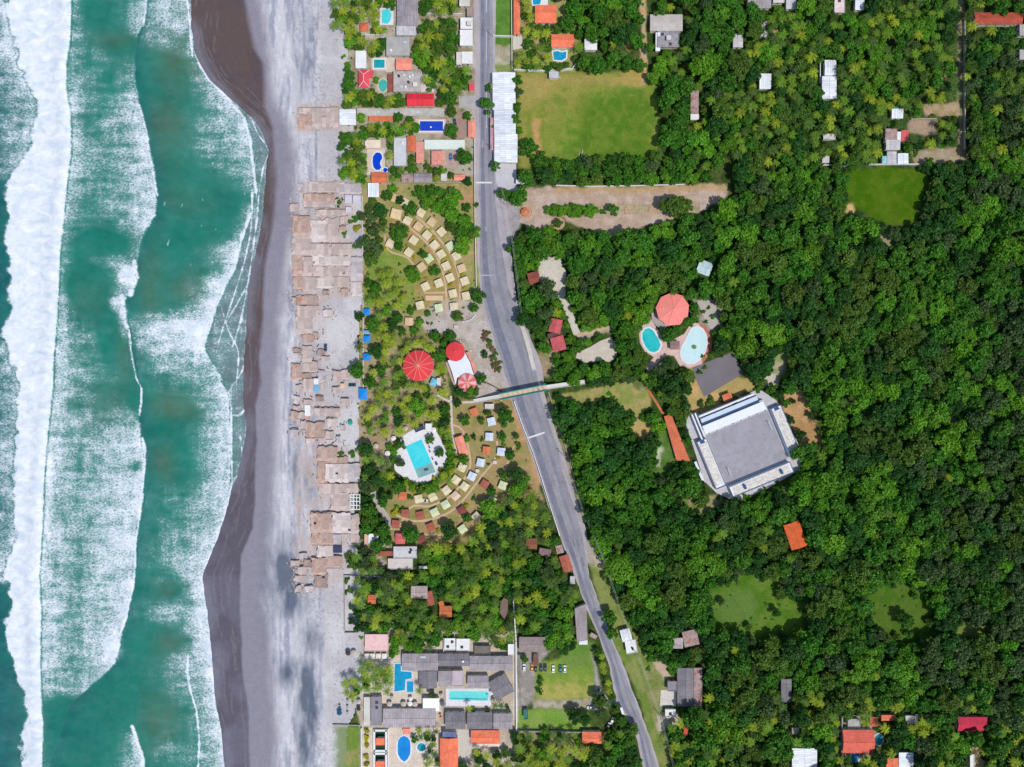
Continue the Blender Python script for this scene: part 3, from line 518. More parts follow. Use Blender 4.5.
def house(label, x0, y0, x1, y1, h=3.2, roof='flat', mat=None, wall=None, rot=0., rise=None, name='house', cat='house', over=.5, extras=None, group=None, par=.35, openings=True, ridge=None, auto=False):
    """footprint given by what the roof covers, in grid units"""
    HN[0] += 1; cx, cy = (x0+x1)/2, (y0+y1)/2; ww, dd = abs(x1-x0)*S*(1-h/CAM_H), abs(y1-y0)*S*(1-h/CAM_H)
    p = W(cx, cy, h); t = thing(name, label, cat, (p.x, p.y, 0), math.radians(-rot), group, auto)
    mark(rotrect(cx, cy, abs(x1-x0), abs(y1-y0), rot), .8)
    wall = wall or WALLW; w, d = max(ww-2*over, ww*.6), max(dd-2*over, dd*.6)
    hw = h-(.0 if roof != 'flat' else .02); mb = MB().box(0, 0, 0, w, d, hw-.003)
    mat = mat or CONC; r = MB()
    rise = rise if rise is not None else {'flat': .25, 'gable_x': .16*dd, 'gable_y': .16*ww, 'hip': .16*min(ww, dd), 'shed': .5, 'pyramid': .22*min(ww, dd)}[roof]
    if roof == 'flat':
        r.box(0, 0, h, ww, dd, .22)
    elif roof == 'shed':
        r.add([(-ww/2, -dd/2, h), (ww/2, -dd/2, h), (ww/2, dd/2, h), (-ww/2, dd/2, h), (-ww/2, -dd/2, h+.12), (ww/2, -dd/2, h+.12), (ww/2, dd/2, h+.12+rise), (-ww/2, dd/2, h+.12+rise)],
              [(3, 2, 1, 0), (4, 5, 6, 7), (0, 1, 5, 4), (1, 2, 6, 5), (2, 3, 7, 6), (3, 0, 4, 7)])
    else:
        if roof == 'gable_x': e1, e2 = (-ww/2, 0), (ww/2, 0)
        elif roof == 'gable_y': e1, e2 = (0, -dd/2), (0, dd/2)
        elif roof == 'hip':
            k = abs(ww-dd)/2; e1, e2 = ((-k, 0), (k, 0)) if ww > dd else ((0, -k), (0, k))
        else: e1 = e2 = (0, 0)
        z = h; b_ = [(-ww/2, -dd/2), (ww/2, -dd/2), (ww/2, dd/2), (-ww/2, dd/2)]
        V = [(x, y, z) for x, y in b_]+[(x, y, z+.12) for x, y in b_]+[(e1[0], e1[1], z+.12+rise), (e2[0], e2[1], z+.12+rise)]
        F = [(3, 2, 1, 0)]+[(i, (i+1) % 4, 4+(i+1) % 4, 4+i) for i in range(4)]
        if roof == 'pyramid': V = V[:-1]; F += [(4, 5, 8), (5, 6, 8), (6, 7, 8), (7, 4, 8)]
        elif (roof == 'hip' and ww > dd) or roof == 'gable_x': F += [(4, 5, 9, 8), (5, 6, 9), (6, 7, 8, 9), (7, 4, 8)]
        else: F += [(4, 5, 8), (5, 6, 9, 8), (6, 7, 9), (7, 4, 8, 9)]
        r.add(V, F)
    obj('wall', mb, wall, t); ro = obj('roof', r, mat, t)
    if roof == 'flat' and par > 0:
        q = MB()
        for sx, sy, a, b2 in ((0, -1, ww, .2), (0, 1, ww, .2), (-1, 0, .2, dd-.41), (1, 0, .2, dd-.41)):
            q.box(sx*(ww/2-.1), sy*(dd/2-.1), h+.22, a, b2, par)
        obj('parapet', q, CONCW if mat in (CONCW, CONCL) else mat, ro)
    elif roof in ('gable_x', 'gable_y', 'hip') and ridge is not False:
        q = MB(); z = h+.12+rise-.02; q.tube((e1[0], e1[1], z), (e2[0], e2[1], z), .14)
        if roof == 'hip':
            for i, e in (((0, e1), (1, e2), (2, e2), (3, e1)) if ww > dd else ((0, e1), (1, e1), (2, e2), (3, e2))):
                q.tube((b_[i][0], b_[i][1], h+.10), (e[0], e[1], z), .13)
        obj('ridge_cap', q, ridge or mat, ro)
    if openings: windows_doors(t, w, d, hw, HN[0])
    rr = random.Random(HN[0])
    for k, px, py in (extras or []):          # fittings fixed to the roof: (kind, x, y) as fractions of the roof
        x, y = px*ww, -py*dd; z = h+.22
        if k == 'tank': q = MB().cone(x, y, z+.3, z+1.5, .6, 12, 0, .6).cone(x, y, z+1.5, z+1.75, .62, 12, 0, .15); q.box(x, y, z, 1.2, 1.2, .3); obj('water_tank', q, mk('black_tank', C(52, 52, 58), .1, rough=.5), ro)
        if k == 'wtank': q = MB().cone(x, y, z+.3, z+1.5, .7, 12, 0, .7).cone(x, y, z+1.5, z+1.7, .7, 12, 0, .15); q.box(x, y, z, 1.2, 1.2, .3); obj('water_tank', q, TRIMW, ro)
        if k == 'ac': q = MB().box(x, y, z, 1.2, .8, .8); q.cone(x, y, z+.8, z+.86, .32, 10, 0, .3); obj('cooling_unit', q, TRIMW, ro)
        if k == 'sky': q = MB().box(x, y, z-.05, 1.6, 1.1, .3); obj('skylight', q, mk('milky_skylight', C(200, 214, 226), .1, rough=.3), ro)
        if k == 'dark': q = MB().box(x, y, z-.06, 1.6, 1.6, .28); obj('roof_hatch', q, mk('dark_hatch', C(70, 66, 70), .2), ro)
        if k == 'box': q = MB().box(x, y, z-.05, 2.4, 2.2, 1.9); q.box(x, y, z+1.85, 2.7, 2.5, .14); obj('stair_head', q, CONCL, ro)
    return t
def polybuilding(label, P, h, mat, wall=None, name='house', cat='house', thick=.25, parapet=False, inset=.4, group=None):
    """a flat roofed building of any plan"""
    q = [W(x, y, h) for x, y in P]; cx = sum(p.x for p in q)/len(q); cy = sum(p.y for p in q)/len(q); mark(P, .8)
    t = thing(name, label, cat, (cx, cy, 0), 0, group); L = [(p.x-cx, p.y-cy) for p in q]
    k = 1-inset/max(2., max(math.hypot(*l) for l in L)); obj('wall', MB().prism([(x*k, y*k) for x, y in L], 0, h-.003), wall or WALLW, t)
    r = obj('roof', MB().prism(L, h, h+thick), mat, t)
    if parapet:
        m = MB(); n = len(L)
        for i in range(n):
            a, b_ = Vector(L[i]), Vector(L[(i+1) % n]); a2, b2 = a*.985, b_*.985; c = (a2+b2)/2; e = b2-a2; m.box(c.x, c.y, h+thick, max(.3, e.length-.25), .2, .35, math.atan2(e.y, e.x))
        obj('parapet', m, CONCW, r)
    return t
def ngon_roof(label, cx, cy, r, n, h, rise, mat, ribm, rot=0., name='pavilion', cat='pavilion', rib=True, cap=None, posts=8, fade=None):
    p = W(cx, cy, h); R_ = r*S*(1-h/CAM_H); t = thing(name, label, cat, (p.x, p.y, 0)); mark([(cx+r*math.cos(a*.5), cy+r*math.sin(a*.5)) for a in range(13)], 1)
    ro = obj('roof', MB().cone(0, 0, h, h+rise, R_, n, rot).cone(0, 0, h-.25, h-.003, R_*.995, n, rot, R_*.995), mat, t)
    if rib:
        for i in range(n):
            a = rot+2*math.pi*i/n; obj('roof_rib', MB().tube((R_*math.cos(a), R_*math.sin(a), h+.06), (R_*.03*math.cos(a), R_*.03*math.sin(a), h+rise+.02), .13, n=6), ribm, ro)
    if fade:
        for i in fade:      # single faded segments
            a0, a1 = rot+2*math.pi*i/n, rot+2*math.pi*(i+1)/n; f = lambda a, k: (R_*k*math.cos(a), R_*k*math.sin(a), h+rise*(1-k)+.045)
            obj('faded_panel', MB().add([f(a0+.04, .97), f(a1-.04, .97), f(a1-.04, .12), f(a0+.04, .12)], [(0, 1, 2, 3)]), mk('faded_pink_cloth', C(240, 178, 176), .15), ro)
    obj('roof_cap', MB().cone(0, 0, h+rise-.25, h+rise+.5, max(.5, R_*.07), 10), cap or ribm, ro)
    for i in range(posts):
        a = rot+2*math.pi*i/posts; obj('post', MB().tube((R_*.9*math.cos(a), R_*.9*math.sin(a), 0), (R_*.9*math.cos(a), R_*.9*math.sin(a), h-.1), .15), TRIMW, t)
    obj('floor', MB().cone(0, 0, 0, .12, R_*.96, n, rot, R_*.96), CONCL, t)
    return t
def wall(label, pts, h=2.2, th=.25, mat=None, name='boundary_wall', cat='wall', close=False):
    q = [W(x, y) for x, y in pts]; o = q[0]; m = MB(); cp = MB()
    for a, b_ in zip(q[:-1], q[1:]):
        e = b_-a; c = (a+b_)/2-o; m.box(c.x, c.y, 0, e.length+th*.6, th, h, math.atan2(e.y, e.x)); cp.box(c.x, c.y, h+.003, e.length+th*.6, th+.12, .08, math.atan2(e.y, e.x))
    for a, b_ in zip(pts[:-1], pts[1:]): mark(strip([a, b_], 1.0), .6)
    t = thing(name, label, cat, (o.x, o.y, 0)); obj('wall', m, mat or CONCW, t); obj('coping', cp, mat or CONCW, t); return t
def water_mat(name, rgb, rgb2):
    if name in MATS: return MATS[name]
    m, t, b = nodes(name); geo = t.nodes.new('ShaderNodeNewGeometry').outputs['Position']
    n1 = noise(t, geo, .55, 3, .6, 1.2); n2 = noise(t, geo, .12, 3, .6)
    t.links.new(mix(t, mrange(t, math_(t, 'ADD', math_(t, 'MULTIPLY', n1, .6), math_(t, 'MULTIPLY', n2, .4)), .38, .62), C(*rgb), C(*rgb2)), b.inputs['Base Color'])  # paler caustic ripples of light painted into the water colour by noise
    b.inputs['Roughness'].default_value = .12; b.inputs['Specular IOR Level'].default_value = .4
    bp = t.nodes.new('ShaderNodeBump'); bp.inputs['Strength'].default_value = .25; bp.inputs['Distance'].default_value = .1; t.links.new(n1, bp.inputs['Height']); t.links.new(bp.outputs[0], b.inputs['Normal'])
    MATS[name] = m; return m
AQUA = water_mat('turquoise_water', (46, 212, 226), (92, 228, 232)); TEAL = water_mat('teal_water', (14, 150, 166), (40, 172, 182)); GREENW = water_mat('green_water', (60, 176, 166), (110, 206, 190))
BLUEW = water_mat('blue_water', (18, 130, 212), (30, 150, 224)); MIDW = water_mat('sky_blue_water', (10, 146, 196), (30, 166, 208)); PALEW = water_mat('pale_water', (196, 234, 238), (214, 240, 240)); SHALW = water_mat('shallow_grey_water', (120, 168, 166), (146, 184, 178))
DECKW = mk('white_pool_paving', C(236, 234, 238), .06, .3, 1.2, brick=(1.2, 1.2, .05)); DECKP = mk('pink_pool_paving', C(222, 190, 180), .1, .3, 1.2, brick=(1.2, 1.2, .06)); DECKB = mk('beige_paving', C(222, 206, 188), .12, .3, 1.2, brick=(1.4, 1.4, .07)); DECKR = mk('red_brick_paving', C(196, 124, 100), .16, .3, 1.2, brick=(.9, .45, .15))
def ell(cx, cy, rx, ry, n=28, rot=0.):
    a = math.radians(rot); return [(cx+rx*math.cos(i*2*math.pi/n)*math.cos(a)-ry*math.sin(i*2*math.pi/n)*math.sin(a), cy+rx*math.cos(i*2*math.pi/n)*math.sin(a)+ry*math.sin(i*2*math.pi/n)*math.cos(a)) for i in range(n)]
def pool(label, P, mat, rim=.8, rimmat=None, deep=None, parts=()):
    """water inside a raised coping"""
    q = [W(x, y) for x, y in P]; n = len(q); cx = sum(p.x for p in q)/n; cy = sum(p.y for p in q)/n; L = [Vector((p.x-cx, p.y-cy)) for p in q]
    if sum(L[i].x*L[(i+1) % n].y-L[(i+1) % n].x*L[i].y for i in range(n)) < 0: L = L[::-1]
    t = thing('swimming_pool', label, 'pool', (cx, cy, 0)); mark(P, rim/S+.6); O = []
    for i in range(n):
        a = (L[i]-L[i-1]).normalized(); b_ = (L[(i+1) % n]-L[i]).normalized(); na, nb = Vector((a.y, -a.x)), Vector((b_.y, -b_.x)); m = (na+nb); m = m.normalized() if m.length > .1 else na
        O.append(L[i]+m*rim/max(.45, m.dot(na)))
    z0, z1 = .0, .22; V = [(p.x, p.y, z1) for p in L]+[(p.x, p.y, z1) for p in O]+[(p.x, p.y, z0) for p in O]+[(p.x, p.y, .05) for p in L]
    F = []
    for i in range(n):
        j = (i+1) % n; F += [(i, n+i, n+j, j), (n+i, 2*n+i, 2*n+j, n+j), (j, 3*n+j, 3*n+i, i)]
    obj('coping', MB().add(V, F), rimmat or DECKW, t); obj('water', MB().add([(p.x, p.y, .16) for p in L], [tuple(range(n))]), mat, t)
    for nm, PP, mm, z in parts:
        qq = [W(x, y) for x, y in PP]; obj(nm, MB().prism([(p.x-cx, p.y-cy) for p in qq], .1, z), mm, t)
    return t

# ================================================================== road, paths, yards
ASPH = mk('worn_asphalt', C(150, 148, 156), .2, .08, .9, stripe=None); ASPHD = mk('asphalt_wheel_track', C(124, 126, 142), .2, .12, 1.); GRAV = mk('road_gravel', C(178, 170, 174), .14, .12, 1.1); PATHM = mk('tan_path_paving', C(206, 178, 144), .12, .3, 1.3); PATHC = mk('concrete_path', C(208, 202, 190), .12, .3, 1.3); WHITEP = mk('white_road_paint', C(226, 226, 224), .12, .6, 2.)
RL = [(479.5, -130), (479.5, 0), (479.5, 140), (479.5, 215), (481, 280), (488, 319), (501, 360), (513.5, 400), (531.8, 450), (544.5, 489), (562, 538), (574, 567), (584.5, 600), (608.4, 658.8), (619, 702), (636.7, 730.6), (645, 767), (676, 900)]
RR = [(493, -130), (493, 0), (493, 140), (497, 215), (507, 280), (520, 319), (534, 360), (541.7, 400), (558, 450), (568, 489), (581.7, 532), (587, 567), (596.4, 600), (618, 656.6), (635, 702), (645, 730), (657, 767), (690, 900)]
GR = [(496, -130), (496, 0), (496, 150), (505, 200), (510, 235), (514, 280), (522, 319), (540, 360), (546, 400), (562, 450), (573, 489), (586, 532), (588, 567), (598, 600), (619.5, 656.6), (637, 702), (647, 730), (659, 767), (692, 900)]
GL = [(473, -130), (474, 0), (475, 140), (476, 215), (479, 280), (486, 319), (498, 360), (511, 400), (529.5, 450), (542.5, 489), (560, 538), (572, 567), (583, 600), (607, 658.8), (617, 702), (634, 730.6), (643, 767), (674, 900)]
sl_, sr_ = [smooth_line(p, 6) for p in (RL, RR)]; gl_, gr_ = [smooth_line(p, 6) for p in (GL, GR)]
rag = lambda L_, k: [(x+2.8*(float(fbm(np.array([y/4.]), np.array([k*1.]), 61)[0])-.5), y) for x, y in L_]
sheet('road_shoulder', rag(gl_, 1)+rag(gr_, 5)[::-1], .006, GRAV, 'gravel shoulder along both edges of the road', 'road')
sheet('road', rag(sl_, 2)+rag(sr_, 3)[::-1], .012, ASPH, 'long worn grey asphalt road curving down past the beach village', 'road')
tr = lambda f, w, k: [(a[0]+(b_[0]-a[0])*f+w*(float(fbm(np.array([a[1]/11.]), np.array([k*3.]), 71)[0])-.2), a[1]+(b_[1]-a[1])*f) for a, b_ in zip(sl_, sr_)]
sheet('road_wheel_track', tr(.10, .4, 1)+tr(.33, 1.2, 2)[::-1], .0165, ASPHD, 'darker wheel track on the seaward lane of the road', 'road', occ=False)
sheet('road_wheel_track', tr(.60, .3, 4)+tr(.74, .8, 5)[::-1], .0165, mk('asphalt_faint_track', C(138, 138, 150), .18, .1, 1.), 'fainter wheel track on the inland lane of the road', 'road', occ=False)
for i, (y0, y1) in enumerate([(-10, 12), (30, 62), (86, 128)]): sheet('road_marking', [(486.3, y0), (486.7, y0), (486.7, y1), (486.3, y1)], .019, WHITEP, 'faded white centre line dash on the straight top of the road', 'road marking', occ=False)
rp_ = random.Random(3)
for i in range(16):
    k = rp_.randrange(len(sl_)-6); f = rp_.uniform(.15, .8); x = sl_[k][0]+(sr_[k][0]-sl_[k][0])*f; y = sl_[k][1]; hgt = rp_.uniform(3, 12)
    if not 0 < y < 760: continue
    k2 = min(range(len(sl_)), key=lambda q: abs(sl_[q][1]-y-hgt)); x2 = sl_[k2][0]+(sr_[k2][0]-sl_[k2][0])*f; w = rp_.uniform(1.2, 3.2)
    sheet('road_patch', [(x, y), (x+w, y-.4), (x2+w*.8, y+hgt), (x2-.2, y+hgt+.5)], .0185+.0004*i, mk('asphalt_patch_%d' % (i % 3), C(*((126, 126, 138), (160, 158, 168), (138, 136, 148))[i % 3]), .14, .2, 1.2), 'irregular repair patch in the worn road', 'road patch', occ=False)
YC = [(495, 164), (516, 164), (517, 190), (508, 196), (496, 184)]; sheet('yard', YC, .022, mk('pale_yard_concrete', C(200, 198, 204), .12, .1), 'pale concrete yard below the long white warehouse', 'yard')
sheet('parking_lot', [(692, 368), (733, 352), (743, 374), (704, 397), (697, 382)], .016, mk('dark_lot_asphalt', C(122, 116, 120), .10, .1, .7), 'plain dark asphalt lot between the pale pool and the arena', 'parking lot', grow=1.5)
sheet('yard', [(577, 353), (590, 347), (600, 341), (611, 337), (616, 345), (617, 355), (611, 362), (596, 361), (584, 363), (576, 358)], .016, mk('pale_gravel', C(208, 198, 182), .12, .3), 'small pale gravel clearing among trees right of the road', 'yard', grow=1)
path1 = [('path', [(541, 262), (560, 268), (563, 282), (561, 292), (568, 310), (577, 334)], 7, PATHC), ('path', [(400, 220), (429.5, 245.6), (442, 269), (446, 290), (446.5, 312)], 2.2, PATHM), ('path', [(416, 216), (435, 234), (451, 255), (459, 277), (460, 290), (459.5, 309)], 2.2, PATHM),
         ('path', [(384.5, 230), (388, 249.5), (406, 257), (414, 265)], 1.6, PATHM), ('path', [(424, 293), (446, 292.5)], 1.6, PATHM), ('path', [(394, 540), (410, 508), (430, 506), (453, 494), (468.6, 470.4), (469.6, 454.7), (463, 431), (453, 425)], 2., PATHM),
         ('path', [(396, 515), (414, 521), (435, 518.3), (457, 506.5), (482, 476), (496, 457), (497, 441)], 2., PATHM), ('path', [(394, 529), (406, 533), (441, 535)], 1.8, PATHM), ('path', [(451, 396), (452, 425), (455, 447), (457, 453)], 2.2, PATHC), ('path', [(437, 395), (452, 402), (474, 402)], 2., PATHC),
         ('path', [(514, 446), (505, 470), (500, 480)], 1.4, PATHM), ('path', [(373, 492), (379, 506), (388, 520), (390, 530)], 6, mk('grey_path', C(182, 172, 160), .15)), ('path', [(575, 336), (596, 331), (611, 325)], 3, PATHM),
         ('path', [(522, 326), (528, 345), (534, 370)], 4, PATHC), ('path', [(515, 655), (515, 720)], 3.2, CONCL), ('path', [(355, 656), (362, 655), (372, 659), (396, 660)], 4, PATHC)]
for i, (nm, pts, w, m) in enumerate(path1): sheet(nm, strip(smooth_line(pts, 6), w), .014+.0006*i, m, 'narrow footpath through the grounds', 'path', grow=.3)
sheet('avenue_median', [(545, 206), (597, 206), (612, 204), (640, 205), (700, 203), (700, 213), (640, 214), (597, 214), (545, 215)], .02, mk('median_soil', C(176, 160, 130), .2, .3, 1.2, patch=(C(120, 130, 70), .6)), 'planted strip down the middle of the dirt avenue', 'median', occ=False, thick=.1)
# ================================================================== northern seaside lots
house('white flat roofed beach kiosk beside the red hip roof', 355.6, 51, 366.5, 68.5, 3, 'flat', CONCW, par=.2)
house('red hip roofed cottage with white ridges beside two small pools', 358.6, 70, 369.5, 87.5, 3.4, 'hip', RED('X'), ridge=TRIMW, rise=1.6)
house('little red roofed annexe of the red cottage', 369.3, 70, 373, 77.5, 2.8, 'shed', RED('Y'))
sheet('pool_deck', rect(380, 8, 393.5, 25), .024, DECKW, 'white deck round the turquoise pool at the top', 'deck', thick=.05)
pool('turquoise pool with a rounded right side at the top edge', [(382, 10), (388, 9.2), (390.6, 12), (391.4, 16), (390.4, 21), (387.5, 24), (382, 23.4)], AQUA)
house('long grey corrugated roof beside the turquoise pool at the top', 397, -4, 418, 26, 3.6, 'gable_y', GREYM('X'), rise=.9)
house('pale grey low roof just below the long corrugated roof', 396.5, 26.2, 416, 35.5, 3.1, 'shed', LIGHTM('X'))
house('wide grey concrete slab roof between trees', 386.5, 37, 410, 56, 3.4, 'flat', CONC, extras=[('sky', .3, -.2), ('wtank', -.3, .25)])
sheet('pool_deck', rect(371.5, 57.5, 388, 70.5), .024, DECKB, 'beige deck round the dark teal pool', 'deck', thick=.05)
pool('small dark teal rectangular pool near the red cottage', rect(374, 59.8, 384.6, 68), TEAL)
house('salmon tiled square roof right of the dark teal pool', 396, 58.2, 412, 70, 3.4, 'gable_x', SALMON('X'), rise=.8)
house('flat roof cluttered with tanks and cooling units below the salmon roof', 393.6, 71.5, 421, 92, 3.8, 'flat', conc('stained', (186, 178, 174), .25, .3), extras=[('tank', -.3, -.25), ('ac', -.1, -.3), ('wtank', .1, -.2), ('ac', .2, -.28), ('sky', -.2, .25), ('box', .3, .2), ('wtank', -.05, .3), ('tank', .05, .05)])
house('thin brick red lean-to left of the cluttered flat roof', 388, 74, 393, 92, 2.6, 'shed', BROWNT('Y'), openings=False)
pool('small oval green pool in a beige surround', ell(383, 85.6, 4.3, 6.4), GREENW, rimmat=DECKB)
house('bright red ribbed roof above the long grey sheds', 407, 93.5, 434, 106.3, 4.0, 'gable_x', metal('bright_red', (232, 54, 66), 'X', .06), rise=1.0, ridge=False)
house('long low grey concrete shed running inland from the white beach roof', 357, 108.4, 444, 116, 2.8, 'flat', conc('patchy', (190, 184, 176), .25, .25), extras=[('sky', -.25, 0), ('sky', -.05, 0), ('sky', .2, 0)], par=.1)
house('white corrugated roof standing on the beach beside a thatched canopy', 339.5, 109.5, 356, 125, 3, 'shed', WHITEM('Y'), rise=.4, name='beach_bar', cat='beach bar')
house('narrow terracotta roof below the long grey shed', 369, 116.3, 393, 121.3, 2.6, 'shed', TERRA('X'), openings=False)
sheet('pool_deck', rect(415.5, 119, 446, 133.5), .024, DECKP, 'pink deck round the covered blue pool', 'deck', thick=.05)
pool('rectangular pool under a deep blue cover on a pink deck', rect(420, 121.3, 443, 131), mk('deep_blue_cover', C(22, 66, 196), .08, .5, 1., rough=.5), parts=[('cover_patch', ell(431, 127.2, .9, .9, 8), TRIMW, .2)])
house('long white veranda roof divided into bays', 424.5, 140, 465, 149.5, 3.2, 'flat', conc('mint', (222, 230, 220), .07), par=.15)
for i in range(6): pass
house('terracotta roof running down left of the pink roofs', 407, 136, 416, 152, 3, 'gable_y', TERRA('Y'), rise=.7)
house('narrow pink roof right of the terracotta roof', 416.2, 142, 424, 163, 3, 'shed', tile('pink', (236, 158, 142), 'Y'))
house('square pink tiled roof below the white veranda', 431.5, 151, 444.5, 165, 3.2, 'gable_y', tile('pink', (236, 158, 142), 'Y'), rise=.7)
house('cream flat roof above the kidney shaped blue pool', 365, 140, 381, 148.5, 3.2, 'flat', conc('cream', (238, 220, 196), .1))
house('long pale concrete roof right of the kidney shaped blue pool', 394, 138, 406.5, 166, 3.3, 'flat', conc('bluish', (206, 208, 212), .12), extras=[('wtank', .2, -.3), ('sky', -.2, .2)])
house('small salmon gatehouse roof beside the road', 468, 121, 475.2, 137.3, 3, 'gable_y', SALMON('Y'), rise=.6)
house('small rusty red kiosk roof beside the road near the bright red roof', 469.3, 84, 474.3, 91, 2.8, 'shed', RED('X'), openings=False, name='kiosk', cat='kiosk')
house('white flat roof by the road, topmost of the white roofs', 460.5, 18, 473, 29.3, 3.4, 'flat', CONCW, extras=[('box', .2, .1)])
house('largest white flat roof in the row beside the road', 460, 30.2, 473, 46, 3.6, 'flat', CONCW)
house('white flat roof with a stepped corner, lowest of the white roadside row', 462, 52, 473, 64, 3.4, 'flat', CONCW, extras=[('ac', .3, .3)])
house('pale side wing left of the lowest white roadside roof', 456.5, 52.5, 461.8, 65, 3, 'flat', CONCL)
house('brown flat roof at the top beside the road', 467, 8, 473.5, 17, 3, 'flat', conc('brownish', (170, 150, 140)))
house('pinkish small roof above the brown flat roof at the road', 459.5, -4, 470, 6.5, 3, 'flat', CONCL)
sheet('pool_deck', rect(367, 148.5, 385, 175), .024, DECKB, 'beige deck round the kidney shaped pool', 'deck', thick=.05)
pool('kidney shaped deep blue pool on a beige deck', [(376, 152.6), (379.5, 152.6), (382, 155), (382.3, 158.5), (380.6, 161), (380, 164), (381.5, 167.5), (379.5, 170), (376, 170), (373.4, 167), (372.6, 162), (373, 156.5)], mk('vivid_blue_pool', C(10, 70, 206), .08, .4, 1., rough=.2))
pool('tiny blue pool beside the kidney shaped pool', ell(385.3, 170, 2.2, 2.2, 14), mk('vivid_blue_pool', C(10, 70, 206)), rim=.5)
house('orange brown gable roof below the kidney shaped blue pool', 371.5, 172.5, 387, 183, 3.1, 'gable_x', TERRA('X'), rise=.8)
house('white ribbed shed roof at the corner of the cabana grounds', 368, 183.3, 379, 197, 3, 'shed', WHITEM('X'))
house('grey sheet roof in the row above the cabana grounds', 414, 173.5, 432, 182.2, 3, 'gable_x', GREYM('X'), rise=.5)
house('brownish yard roof left of the grey sheet roof', 401.5, 174.5, 413.5, 182.5, 2.7, 'shed', RUST('X'))
house('small salmon roof near the road above the cabana grounds', 454, 174.6, 465, 180.4, 2.8, 'gable_x', SALMON('X'), rise=.5)
house('little pale roof between the grey sheet roof and the salmon roof', 441, 174, 447, 181, 2.6, 'flat', CONCL)
house('small round terracotta gazebo roof near the beach at the top', 360, 22.5, 368.5, 31, 2.8, 'pyramid', TERRA('X'), openings=False, name='gazebo', cat='gazebo')
sheet('yard', rect(459, 96, 475, 108), .02, CONC, 'grey concrete yard beside the road', 'yard', thick=.03); sheet('yard', rect(446, 152, 458, 168), .02, mk('reddish_yard', C(186, 160, 150), .15), 'reddish yard left of the roadside trees', 'yard', thick=.03)
sheet('yard', rect(366, 126, 406, 139), .018, mk('grey_patio', C(190, 182, 172), .15), 'grey patio with planters below the long shed', 'yard', occ=False); sheet('yard', rect(457, 112, 466, 138), .018, mk('brown_yard', C(170, 140, 128), .15), 'brown yard left of the salmon gatehouse', 'yard')
sheet('path', rect(386, 57.5, 395, 72), .017, DECKB, 'beige paving left of the salmon roof', 'path', grow=.2); sheet('yard', rect(421, 72, 434, 92), .017, CONCL, 'pale paving right of the cluttered flat roof', 'yard', occ=False)
wall('cream wall between the gatehouse row and the road', [(474.8, 140), (475, 215), (476.5, 288)], 2.0)
wall('white wall across the top lots from the corrugated roof to the road', [(418, 14.6), (462, 15.6)], 2.0); wall('cream wall above the concrete slab roof', [(366, 36), (386, 36)], 1.8); wall('grey wall along the top of the cabana grounds', [(381, 183), (472, 183.5)], 1.8, mat=WALLG)
wall('long white sea wall in front of the palm grove', [(362.6, 196), (362.8, 250), (363.4, 262)], 1.6); wall('thin white fence line with the blue shades', [(363.4, 300), (363.6, 340), (363.6, 392)], 1.2, .2)

# ================================================================== roadside warehouse, field, houses above the field
WH = 'white corrugated warehouse roof along the road, '
house(WH+'upper section with the plain gable', 492.6, 72.5, 515.5, 110, 4.6, 'gable_y', WHITEM('Y'), rise=.8, name='warehouse', cat='warehouse', rot=-.5, ridge=False)
house(WH+'middle section with two dark vents', 494, 110.2, 515.8, 134, 4.4, 'gable_y', metal('white_grey', (226, 232, 240), 'Y', .08), rise=.7, name='warehouse', cat='warehouse', extras=[('dark', 0, -.2)], ridge=False)
house(WH+'lower section ending at the concrete yard', 494.3, 134.2, 517.5, 162.5, 4.6, 'gable_y', WHITEM('Y'), rise=.8, name='warehouse', cat='warehouse', extras=[('sky', .05, .2), ('sky', .05, .32)], ridge=False)
house('small pink shop front beside the white warehouse', 490.2, 118, 493.6, 150, 2.8, 'shed', metal('pinkish', (206, 150, 160), 'Y'), openings=False, name='shop', cat='shop')
house('small white roof at the foot of the concrete yard', 516, 179.5, 524.5, 184, 3, 'flat', CONCW)
wall('white wall across the narrow grass lot beside the road', [(493, 37), (512.5, 37.6)], 2); wall('white side wall of the narrow grass lot', [(511.5, -5), (512, 70)], 2)
house('long thin orange roof at the top beside the grass lot', 513.6, -4, 520, 34.5, 3.2, 'gable_y', ORANGE('Y'), rise=.5)
house('orange tiled roof next to the blue pool at the top of the lots', 535, 5, 556.5, 23, 3.6, 'gable_x', ORANGE('X'), rise=1.2)
house('orange tiled roof above the small blue pool near the field', 551.2, 34.3, 574, 47.3, 3.4, 'gable_x', ORANGE('X'), rise=1.1)
house('square bright white roof standing alone above the field', 584.5, 38.7, 597, 50, 3.6, 'pyramid', CONCW, rise=.5)
pool('small blue pool below the orange roof near the field', [(553, 52), (557, 51), (562, 52.5), (566.3, 51.5), (566, 58), (562, 60.6), (554, 60)], MIDW); pool('blue pool cut by the top edge beside the orange roof', [(532, -8), (543, -8), (540, 4.5), (533, 4.8)], MIDW)
sheet('yard', [(513, 34), (522, 34), (522, 48), (513, 50)], .02, PATHC, 'pale paving below the thin orange roof', 'yard'); sheet('yard', rect(541, -10, 548, 5), .02, DECKW, 'white deck beside the cut off blue pool', 'yard')
wall('white wall between the palm garden and the field', [(514, 71), (548, 72.3), (572, 70), (576, 64.5)], 2.2); wall('white wall along the foot of the field above the avenue', [(556, 186), (590, 187), (640, 186.2), (684, 185)], 1.8)
house('grey and white goal hut at the top of the field', 549, 71.5, 558.8, 78.5, 2.6, 'flat', conc('greyish', (196, 196, 204)), name='hut', cat='hut', openings=False)
